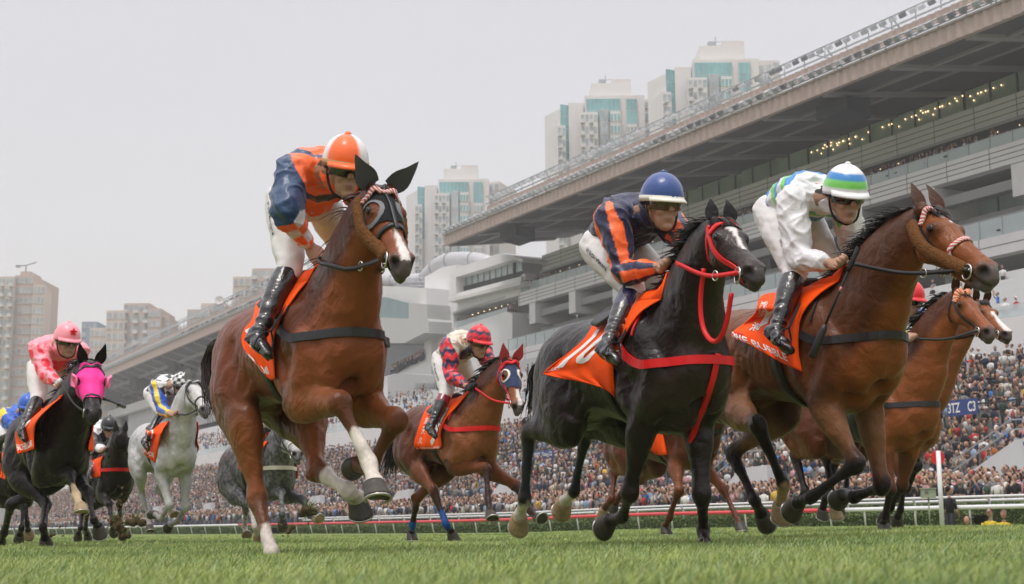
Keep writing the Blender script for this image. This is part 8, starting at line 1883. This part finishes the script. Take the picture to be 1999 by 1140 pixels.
J3 = dict(name='white', k=1.08, label='jockey in white silks with blue and green bands, on the right hand bay', pelvis=(1536, 412), neck=(1612, 382), head=(1650, 386), neck_s=-.0, head_s=-.0,
  eln=(1560, 503), wrn=(1624, 515), handn=(1652, 513), elf=(1664, 476), wrf=(1682, 492), handf=(1695, 503), kneen=(1553, 527), ankn=(1517, 640), toen=(1544, 662), kneef=(1628, 532), ankf=(1660, 640), toef=(1680, 660),
  silks=silks_white, cap=cap_white, lookl=(1, -.25, -.42), vox=.010, seed=9)
H4 = dict(name='bay_second', ck=.75, label='bay horse with an orange striped browband, half hidden behind the bay on the right', heading=28, c=(1674, 800), D=13, k=1.08, vox=.015,
  poll=(1872, 582), muz=(1927, 645), coat=(.115, .032, .012), dark=(.085, .024, .010), darkw=.5, arm=(.20, .065, .026), face=(.23, .07, .022), points=(.014, .010, .010), p0=.8, p1=1.15,
  fn=dict(k=(1738, 955), f=(1728, 1008), h=(1724, 1024), hz=1), ff=dict(k=(1760, 950), f=(1738, 990), h=(1728, 1005)), hn=dict(k=(1552, 888), f=(1572, 960), h=(1550, 1000)), hf=dict(k=(1612, 890), f=(1625, 965), h=(1628, 992)),
  palehoof=('hf',), tail=[(1580, 770), (1570, 810), (1565, 850)], tailw=.4, brow_mat=BROW2, browv=.05, no_noseband=1, mane=110, wind=.6, maneside=-.5, bp=(.10, -.02), neckk=.95)
J4 = dict(name='yellow_blue', k=1.05, label='jockey in white, blue and yellow, mostly hidden behind the neck of the right hand bay', pelvis=(1690, 622), neck=(1750, 590), head=(1776, 588), 
  eln=(1738, 640), wrn=(1768, 655), handn=(1782, 660), elf=(1800, 628), wrf=(1800, 655), handf=(1797, 662), kneen=(1706, 700), ankn=(1682, 770), toen=(1700, 782), kneef=(1750, 700), ankf=(1770, 760), toef=(1780, 770), silks=silks_yb, cap=cap_red, lookl=(1, 0, -.3), vox=.014)
H5 = dict(name='bay_blaze', ck=.8, label='bay horse with wide white blaze, only its face showing at the far right', heading=29, c=(1698, 820), D=14.8, k=1.06, vox=.017,
  poll=(1912, 600), muz=(1966, 654), coat=(.12, .036, .014), face=(.24, .08, .03), arm=(.18, .06, .024), points=(.014, .010, .010), blaze=[(.35, .95, .018, .040, 0)], fn=dict(k=(1765, 945), f=(1758, 995), h=(1752, 1010)), ff=dict(k=(1790, 910), f=(1770, 955), h=(1755, 960)),
  hn=dict(k=(1630, 900), f=(1612, 970), h=(1605, 995)), hf=dict(k=(1660, 890), f=(1650, 960), h=(1640, 985)), tail=[(1655, 780), (1650, 810), (1648, 850)], tailw=.4, mane=70, no_noseband=1, bp=(.1, -.02), neckk=.95)
H6 = dict(name='chestnut_hidden', ck=.85, label='reddish bay horse seen between the legs of the near black horse', heading=29, c=(1292, 850), D=15.8, k=1.08, vox=.017,
  poll=(1440, 735), muz=(1482, 785), coat=(.115, .036, .016), dark=(.06, .022, .012), darkw=.5, arm=(.22, .075, .032), fn=dict(k=(1325, 958), f=(1306, 1010), h=(1298, 1028), hz=1), ff=dict(k=(1412, 955), f=(1435, 1005), h=(1443, 1022), hz=.8),
  hn=dict(k=(1200, 922), f=(1194, 975), h=(1180, 992)), hf=dict(k=(1252, 935), f=(1212, 965), h=(1200, 985)), palehoof=('hn',), tail=[(1190, 820), (1185, 850), (1180, 880)], tailw=.4, mane=50, no_noseband=1, bp=(.1, -.02))
CL6 = [[(1262, 800), (1280, 795), (1300, 790)], [(1258, 830), (1272, 830), (1290, 830)], [(1262, 850), (1275, 855), (1296, 855)], [(1268, 878), (1285, 888), (1303, 888)]]
H7 = dict(name='chestnut_nine', neckk=.92, ck=.85, label='brown horse in a navy hood with red ear covers, cloth number 9', heading=29, c=(872, 852), D=14.6, k=1.06, vox=.015,
  poll=(993, 712), muz=(1010, 790), coat=(.105, .030, .013), dark=(.055, .018, .009), belly=(.08, .028, .012), arm=(.20, .062, .024), face=(.22, .075, .028), blaze=[(.62, .95, .016, .026, .01)], points=(.03, .016, .012), p0=.95, p1=1.3,
  fn=dict(k=(949, 914), f=(953, 978), h=(957, 1003)), ff=dict(k=(1008, 948), f=(1035, 996), h=(1050, 1012)), hn=dict(k=(846, 958), f=(871, 1024), h=(882, 1040), hz=.6), hf=dict(k=(814, 972), f=(805, 1026), h=(803, 1040), hz=1),
  wrap=dict(hn=(1.62, 2.4, BLUE*.5), hf=(1.80, 2.5, BLUE*.7)), tail=[(772, 860), (765, 900), (762, 930)], earcover=1, earspread=1.5, earw=1.15, earlen=1.05, noforelock=1, bridle_mat=RED, rein_mat=RED, strapw=.024, brow_mat=RED, browv=.03, browoff=.014, no_noseband=1, mane=90, wind=.3, maneside=-.3, bp=(.12, .02), bpm=RED)
CL7 = [[(845, 790), (880, 780), (912, 769)], [(832, 798), (860, 797), (890, 795)], [(822, 820), (845, 820), (870, 818)], [(814, 845), (838, 846), (860, 846)], [(808, 868), (832, 870), (862, 868)], [(815, 877), (835, 877), (858, 876)]]
J7 = dict(name='zigzag', k=1.06, label='jockey in red and navy zigzag sleeves with a beige vest', pelvis=(881, 698), neck=(914, 667), head=(935, 671), eln=(882, 733), wrn=(912, 755), handn=(926, 758), elf=(957, 715), wrf=(950, 745), handf=(940, 755),
  kneen=(872, 765), ankn=(843, 828), toen=(853, 840), kneef=(925, 765), ankf=(940, 820), toef=(950, 830), silks=silks_zig, cap=cap_zig, gloves=M_BLK, lookl=(1, .1, -.3), vox=.012, sock=(np.array((.20, .012, .03)), .36), lens=mat('amber_lens', (.07, .035, .02), .08, .7), skin=(.40, .22, .14))
H8 = dict(name='grey_dapple', hk=1.0, neck=.62, nyb=.35, label='dark dappled grey horse with a pale face, seen beneath the belly of the leading chestnut', heading=30, c=(502, 916), D=17.6, k=1.06, vox=.017,
  poll=(562, 846), muz=(586, 900), coat=(.070, .070, .076), dapple=((.26, .26, .27), .55), face=(.42, .42, .42), muzzle=(.10, .095, .10), fn=dict(k=(549, 962), f=(551, 1003), h=(551, 1018)), ff=dict(k=(590, 975), f=(603, 1005), h=(616, 1014)),
  hn=dict(k=(490, 985), f=(497, 1028), h=(502, 1042)), hf=dict(k=(480, 992), f=(478, 1030), h=(480, 1042)), palehoof=('ff', 'hn', 'hf'), sock=dict(hn=1.2, hf=1.2), tail=[(452, 920), (446, 940), (450, 968)], tailcol=(.5, .46, .34), hair=(.10, .10, .10), tailw=.7, tailn=80, mane=60, bp=(.1, -.02), bpm=mat('cream_strap', (.62, .58, .5), .6), nose_mat=mat('cream_strap'))
CL8 = [[(500, 868), (512, 862), (526, 856)], [(486, 885), (498, 882), (512, 878)], [(470, 895), (486, 900), (502, 900)], [(466, 912), (482, 918), (500, 922)], [(478, 926), (490, 930), (502, 934)]]
J8 = dict(name='plain', k=1.05, label='jockey in white breeches and black gloves, hidden behind the leading chestnut', pelvis=(508, 798), neck=(545, 775), head=(562, 775), eln=(522, 822), wrn=(534, 828), handn=(540, 831), elf=(570, 815), wrf=(560, 830), handf=(550, 834), kneen=(522, 838), ankn=(500, 880), toen=(508, 890), kneef=(550, 835), ankf=(560, 870), toef=(570, 880), silks=silks_plain, cap=cap_white, gloves=M_BLK, vox=.016)
H9 = dict(name='white_grey', label='white grey horse with a thin black bridle, fourth runner from the left', heading=30, c=(318, 874), D=18.6, k=1.07, vox=.016,
  poll=(375, 757), muz=(401, 800), coat=(.50, .50, .50), face=(.58, .57, .56), muzzle=(.12, .11, .12), dapple=((.36, .36, .37), .35), points=(.34, .33, .32), p0=1.0, p1=1.6, rough=.6, ear=(.5, .5, .5), hk=1.05,
  fn=dict(k=(331, 986), f=(314, 1012), h=(302, 1003)), ff=dict(k=(362, 990), f=(345, 1018), h=(332, 1024)), hn=dict(k=(276, 960), f=(290, 1013), h=(292, 1028), hz=.5), hf=dict(k=(310, 955), f=(331, 988), h=(337, 1002)), palehoof=('hf',),
  tail=[(250, 880), (248, 900), (252, 930)], tailcol=(.56, .52, .42), hair=(.45, .44, .43), tailw=.7, mane=60, wind=.2, bp=(.1, .0), nobp=1)
CL9 = [[(300, 830), (318, 823), (333, 818)], [(287, 838), (303, 839), (318, 838)], [(283, 852), (298, 858), (312, 858)], [(281, 870), (294, 878), (307, 880)], [(281, 887), (292, 895), (303, 904)]]
J9 = dict(name='checks', k=1.06, label='jockey in black and white checks with a blue and yellow sleeve, riding the white horse', pelvis=(311, 768), neck=(337, 750), head=(354, 755), eln=(316, 798), wrn=(332, 808), handn=(340, 808), elf=(365, 780), wrf=(355, 805), handf=(350, 808), kneen=(316, 808), ankn=(289, 860), toen=(294, 872), kneef=(350, 810), ankf=(360, 860), toef=(366, 870), silks=silks_check, cap=cap_check, lookl=(1, .1, -.3), vox=.014)
H10 = dict(name='black_pink', label='black horse in a bright pink hood with eye cups, at the far left', heading=30, c=(93, 868), D=13.4, k=1.06, vox=.014,
  poll=(176, 722), muz=(182, 808), coat=(.012, .0085, .0085), rough=.36, spec=.20, hk=1.0, muzzle=(.02, .016, .016), fn=dict(k=(137, 928), f=(149, 968), h=(156, 986), hz=.6), ff=dict(k=(172, 962), f=(183, 1015), h=(192, 1028), hz=.5), hn=dict(k=(90, 985), f=(84, 1030), h=(88, 1052)), hf=dict(k=(22, 985), f=(8, 1040), h=(2, 1055)),
  sock=dict(fn=1.45), white=(.5, .38, .24), palehoof=('fn',), tail=[(0, 860), (-8, 900), (-10, 940)], tailw=.6, mane=90, wind=.1, maneside=-.4, noforelock=1, bp=(.1, .02), nobp=1, earspread=1.6, noseband=.66, headw=1.25)
CL10 = [[(60, 815), (95, 790), (124, 773)], [(45, 830), (70, 812), (98, 793)], [(32, 842), (50, 838), (72, 822)], [(31, 862), (48, 860), (66, 850)], [(34, 886), (50, 882), (66, 876)]]
J10 = dict(name='pink', k=1.04, label='jockey in pink silks with red spots and a red star on the cap', pelvis=(96, 716), neck=(117, 670), head=(131, 668), eln=(90, 731), wrn=(113, 748), handn=(124, 755), elf=(158, 720), wrf=(146, 748), handf=(138, 756), kneen=(75, 776), ankn=(49, 838), toen=(53, 850), kneef=(139, 770), ankf=(150, 830), toef=(156, 845), silks=silks_pink, cap=cap_pink, gloves=mat('white_glove', (.65, .65, .64), .7), lookl=(1, .15, -.25), vox=.012, skin=(.36, .20, .14))
H11 = dict(name='black_small', label='small looking black horse running between the pink hooded horse and the white horse', heading=34, c=(200, 922), D=20.5, k=1.06, vox=.018,
  poll=(234, 853), muz=(252, 882), coat=(.015, .011, .011), fn=dict(k=(214, 985), f=(219, 1020), h=(221, 1032)), ff=dict(k=(233, 985), f=(236, 1025), h=(238, 1038)), hn=dict(k=(160, 1000), f=(157, 1030), h=(153, 1042)), hf=dict(k=(170, 1000), f=(167, 1032), h=(170, 1043)), tail=[(150, 905), (146, 925), (145, 950)], tailw=.5, mane=40, bp=(.1, .0), bpm=RED, tailn=60)
CL11 = [[(185, 895), (195, 890), (205, 885)], [(180, 905), (188, 902), (198, 898)], [(180, 918), (188, 918), (196, 914)], [(181, 930), (189, 932), (196, 930)]]
J11 = dict(name='blackwhite', k=1.05, label='jockey in black and white silks with a plain black cap', pelvis=(190, 855), neck=(205, 836), head=(213, 837), eln=(192, 872), wrn=(200, 878), handn=(205, 879), elf=(225, 862), wrf=(215, 878), handf=(212, 880), kneen=(190, 893), ankn=(178, 925), toen=(182, 932), kneef=(212, 893), ankf=(220, 920), toef=(225, 930), silks=silks_bw, cap=cap_black, vox=.016)
H12 = dict(name='black_edge', label='dark horse at the left edge, behind the pink hooded horse', heading=30, c=(15, 925), D=18, k=1.06, vox=.018, poll=(52, 868), muz=(66, 905), coat=(.014, .010, .010), fn=dict(k=(46, 990), f=(42, 1030), h=(38, 1044)), ff=dict(k=(50, 985), f=(53, 1022), h=(55, 1036)), hn=dict(k=(-30, 990), f=(-35, 1030), h=(-34, 1045)), hf=dict(k=(-20, 985), f=(-22, 1025), h=(-20, 1040)), palehoof=('ff',), mane=30, tailn=50, no_noseband=1, nobp=1)
CL12 = [[(-2, 880), (8, 876), (20, 872)], [(-6, 900), (2, 900), (12, 898)], [(-4, 918), (3, 918), (10, 916)], [(0, 932), (5, 934), (10, 936)]]
J12 = dict(name='blue', k=1.05, label='jockey in blue and yellow silks with a blue cap, at the left edge', pelvis=(28, 842), neck=(44, 803), head=(54, 798), eln=(30, 835), wrn=(42, 850), handn=(48, 856), elf=(66, 830), wrf=(60, 850), handf=(55, 858), kneen=(22, 872), ankn=(8, 915), toen=(14, 922), kneef=(52, 872), ankf=(58, 910), toef=(62, 920), silks=silks_blue, cap=cap_blue, vox=.014)
def runner(H, J, CL, leather=M_BLACKSTRAP):
    h = make_horse(H); H['h'] = h; j = make_jockey(h, J) if J else None
    h.j = j; bridle(h, H, [j.hands.get('n'), j.hands.get('f')] if j else [None, None])
    if 'nobp' not in H: breastplate(h, H.get('bpm', leather), z=H['bp'][0], zc=H['bp'][1])
    girth(h, leather); saddle(h, M_SADDLE); h.cl = None
    if CL: h.cl = Patch(h, CL, n=30 if H['vox'] < .014 else 18, m=26 if H['vox'] < .014 else 16, seed=len(H['name'])); h.cl.build(ORANGE)
    return h
def thigh_text(h, j, txt, wd, hg, f=.40, mt=None):
    s, nm, hip, kn, an, to = j.legs[0]; xd = nrm(kn-hip); p = hip+(kn-hip)*f-h.L*.12+nrm(CAM-hip)*.05; yd = nrm(np.cross(nrm(CAM-p), xd)); yd = yd if yd[2] > 0 else -yd; flat_text(j.brbvh, txt, p, xd, yd, wd, hg, mt or NAVYTXT, j.root)
h1 = runner(H1, J1, CL1); sheepskin(h1, H1, M_FUR)
hd_ = hood(h1, .03, lambda s, o: .50-.9*np.abs(s), M_HOODB, ring=M_RIMG, eyec=(.29, .09, .02), eye_r=.060, ringw=.020); earcovers(h1, M_EARG, hd_)
h1.cl.text('4', .40, .30, .30, .45, WHITEP, .2); h1.cl.text('FASTLUMI', .78, .28, .12, .85, WHITEP, .15); thigh_text(h1, h1.j, 'Z PURTON', .24, .045, .30)
h2 = runner(H2, J2, CL2); thigh_text(h2, h2.j, 'H BOWMAN', .27, .05, .36)
h2.cl.text('10', .48, .42, .36, .50, WHITEP, .08, bold=.03); h2.cl.text('EXULT', .64, .12, .06, .20, WHITEP)
pixstrap(h2, [(1374, 524), (1367, 590), (1374, 645), (1396, 668), (1416, 640), (1428, 572)], .022, RED, 'martingale', h2.root, s=-.17)
pixstrap(h2, [(1402, 690), (1392, 740), (1372, 800), (1352, 850), (1345, 862)], .030, RED, 'martingale_strap', h2.root)
h3 = runner(H3, J3, CL3); sheepskin(h3, H3, M_FUR)
h3.cl.text('11', .36, .50, .30, .50, WHITEP, -.5, bold=.03); h3.cl.text('THE BUBBLE', .84, .35, .10, .85, WHITEP, .10); h3.cl.text('泡', .62, .28, .12, .18, WHITEP); h3.cl.text('幻彩', .36, .14, .20, .16, WHITEP)
def emblem(cl, a, b, r):
    q = [cl.at(a+y*r, b+x*r*1.1, lift=.006) for x, y in ((-1, -.8), (1, -.8), (1, .8), (-1, .8))]; obj('emblem', q, [(0, 1, 2, 3)], FLAGR, cl.o, smooth=False)
    v = []; f = []
    for i in range(5):
        g = 2*pi*i/5; n0 = len(v); 
        for t, w_ in ((0.05, 0), (.35, .2), (.62, .12), (.35, -.2)): v.append(cl.at(a+(sin(g)*t+cos(g)*w_)*r*.9, b+(cos(g)*t-sin(g)*w_)*r*.9, lift=.012))
        f.append((n0, n0+1, n0+2, n0+3))
    obj('flower_mark', v, f, WHITEP, cl.o, smooth=False)
emblem(h3.cl, .80, .07, .07)
whip(onplane(h3, 1676, 482, -.24), onplane(h3, 1584, 698, -.40), 1.0, 'long black whip held by the white clad jockey across the bay\'s shoulder', mat('whip_collar', (.6, .2, .2), .4))
h4 = runner(H4, J4, None); h5 = runner(H5, None, None); h6 = runner(H6, None, CL6)
h7 = runner(H7, J7, CL7); hd_ = hood(h7, .03, lambda s, o: .60-1.2*np.abs(s), M_HOODN, ring=M_RIMW, eyec=(.28, .09, .025), eye_r=.050, ringw=.018); earcovers(h7, M_EARR, hd_)
h7.cl.text('9', .50, .74, .62, .30, WHITEP, bold=.03); h7.cl.text('HAPPY TOGETHER', .91, .62, .11, .72, WHITEP, bold=.01); emblem(h7.cl, .90, .14, .07); thigh_text(h7, h7.j, 'A BADEL', .26, .05, .42)
for i, c_ in enumerate('皆友天久'): h7.cl.text(c_, .26+i*.15, .26, .11, .15, WHITEP, bold=.01)
h8 = runner(H8, J8, CL8); h9 = runner(H9, J9, CL9); h10 = runner(H10, J10, CL10)
h9.cl.text('12', .45, .30, .40, .40, WHITEP); h9.cl.text('A FOR', .86, .45, .12, .8, WHITEP); h10.cl.text('3', .45, .3, .35, .35, WHITEP); h10.cl.text('BACHELOR', .88, .5, .14, .9, WHITEP)
hd_ = hood(h10, .02, lambda s, o: .70-.6*np.abs(s), M_HOODP, eyec=(.30, .10, .02), eye_r=.034)
for s in (-1, 1):      # eye cups
    h = h10; c = h.hp(.30, s*.115, .02); v = []; f = []; n = 16
    for i in range(n):
        g = 2*pi*i/n; v += [c+h.hd*cos(g)*.040*h.k+h.hn*sin(g)*.040*h.k, c+h.hd*(cos(g)*.056-.01)*h.k+h.hn*sin(g)*.056*h.k+h.hl*s*.040*h.k*(1 if cos(g) < .3 else .35)]
    f = [(2*i, 2*i+1, (2*i+3) % (2*n), (2*i+2) % (2*n)) for i in range(n)]; o_ = obj('eye_cup', v, f, mat('cup_pink', srgb(250, 130, 175), .5), hd_); md = o_.modifiers.new('s', 'SOLIDIFY'); md.thickness = .006
whip(onplane(h10, 196, 776, .2), onplane(h10, 243, 794, .75), 1.0, 'black whip sticking out beside the pink hooded horse\'s head')
hj = h10.j; v = []; 
for i in range(10): g = pi/2+pi*i/5; r_ = .034 if i % 2 == 0 else .014; v.append(hj.hq(.118, cos(g)*r_, .100+sin(g)*r_)); 
v2 = [x-(hj.hq(1, 0, 0)-hj.hq(0, 0, 0))*.02 for x in v]; obj('star', v+v2, [tuple(range(10))]+[(i, 10+i, 10+(i+1) % 10, (i+1) % 10) for i in range(10)], FLAGR, hj.root, smooth=False)
h11 = runner(H11, J11, CL11); h12 = runner(H12, J12, CL12)
# ------------------------------------------------------------------ hazy air
def haze():
    mb = MB(); mb.box((0, 325, 58), (700, 375, 60)); m = bpy.data.materials.new('haze'); m.use_nodes = True; t = m.node_tree; t.nodes.clear(); o_ = t.nodes.new('ShaderNodeOutputMaterial'); p = t.nodes.new('ShaderNodeVolumePrincipled')
    p.inputs['Color'].default_value = (1, 1, 1, 1); p.inputs['Density'].default_value = .00062; p.inputs['Anisotropy'].default_value = .0; t.links.new(p.outputs[0], o_.inputs['Volume'])
    tag(mb.build('haze', m), 'pale hazy air over the racecourse', 'haze', kind='stuff')
haze()
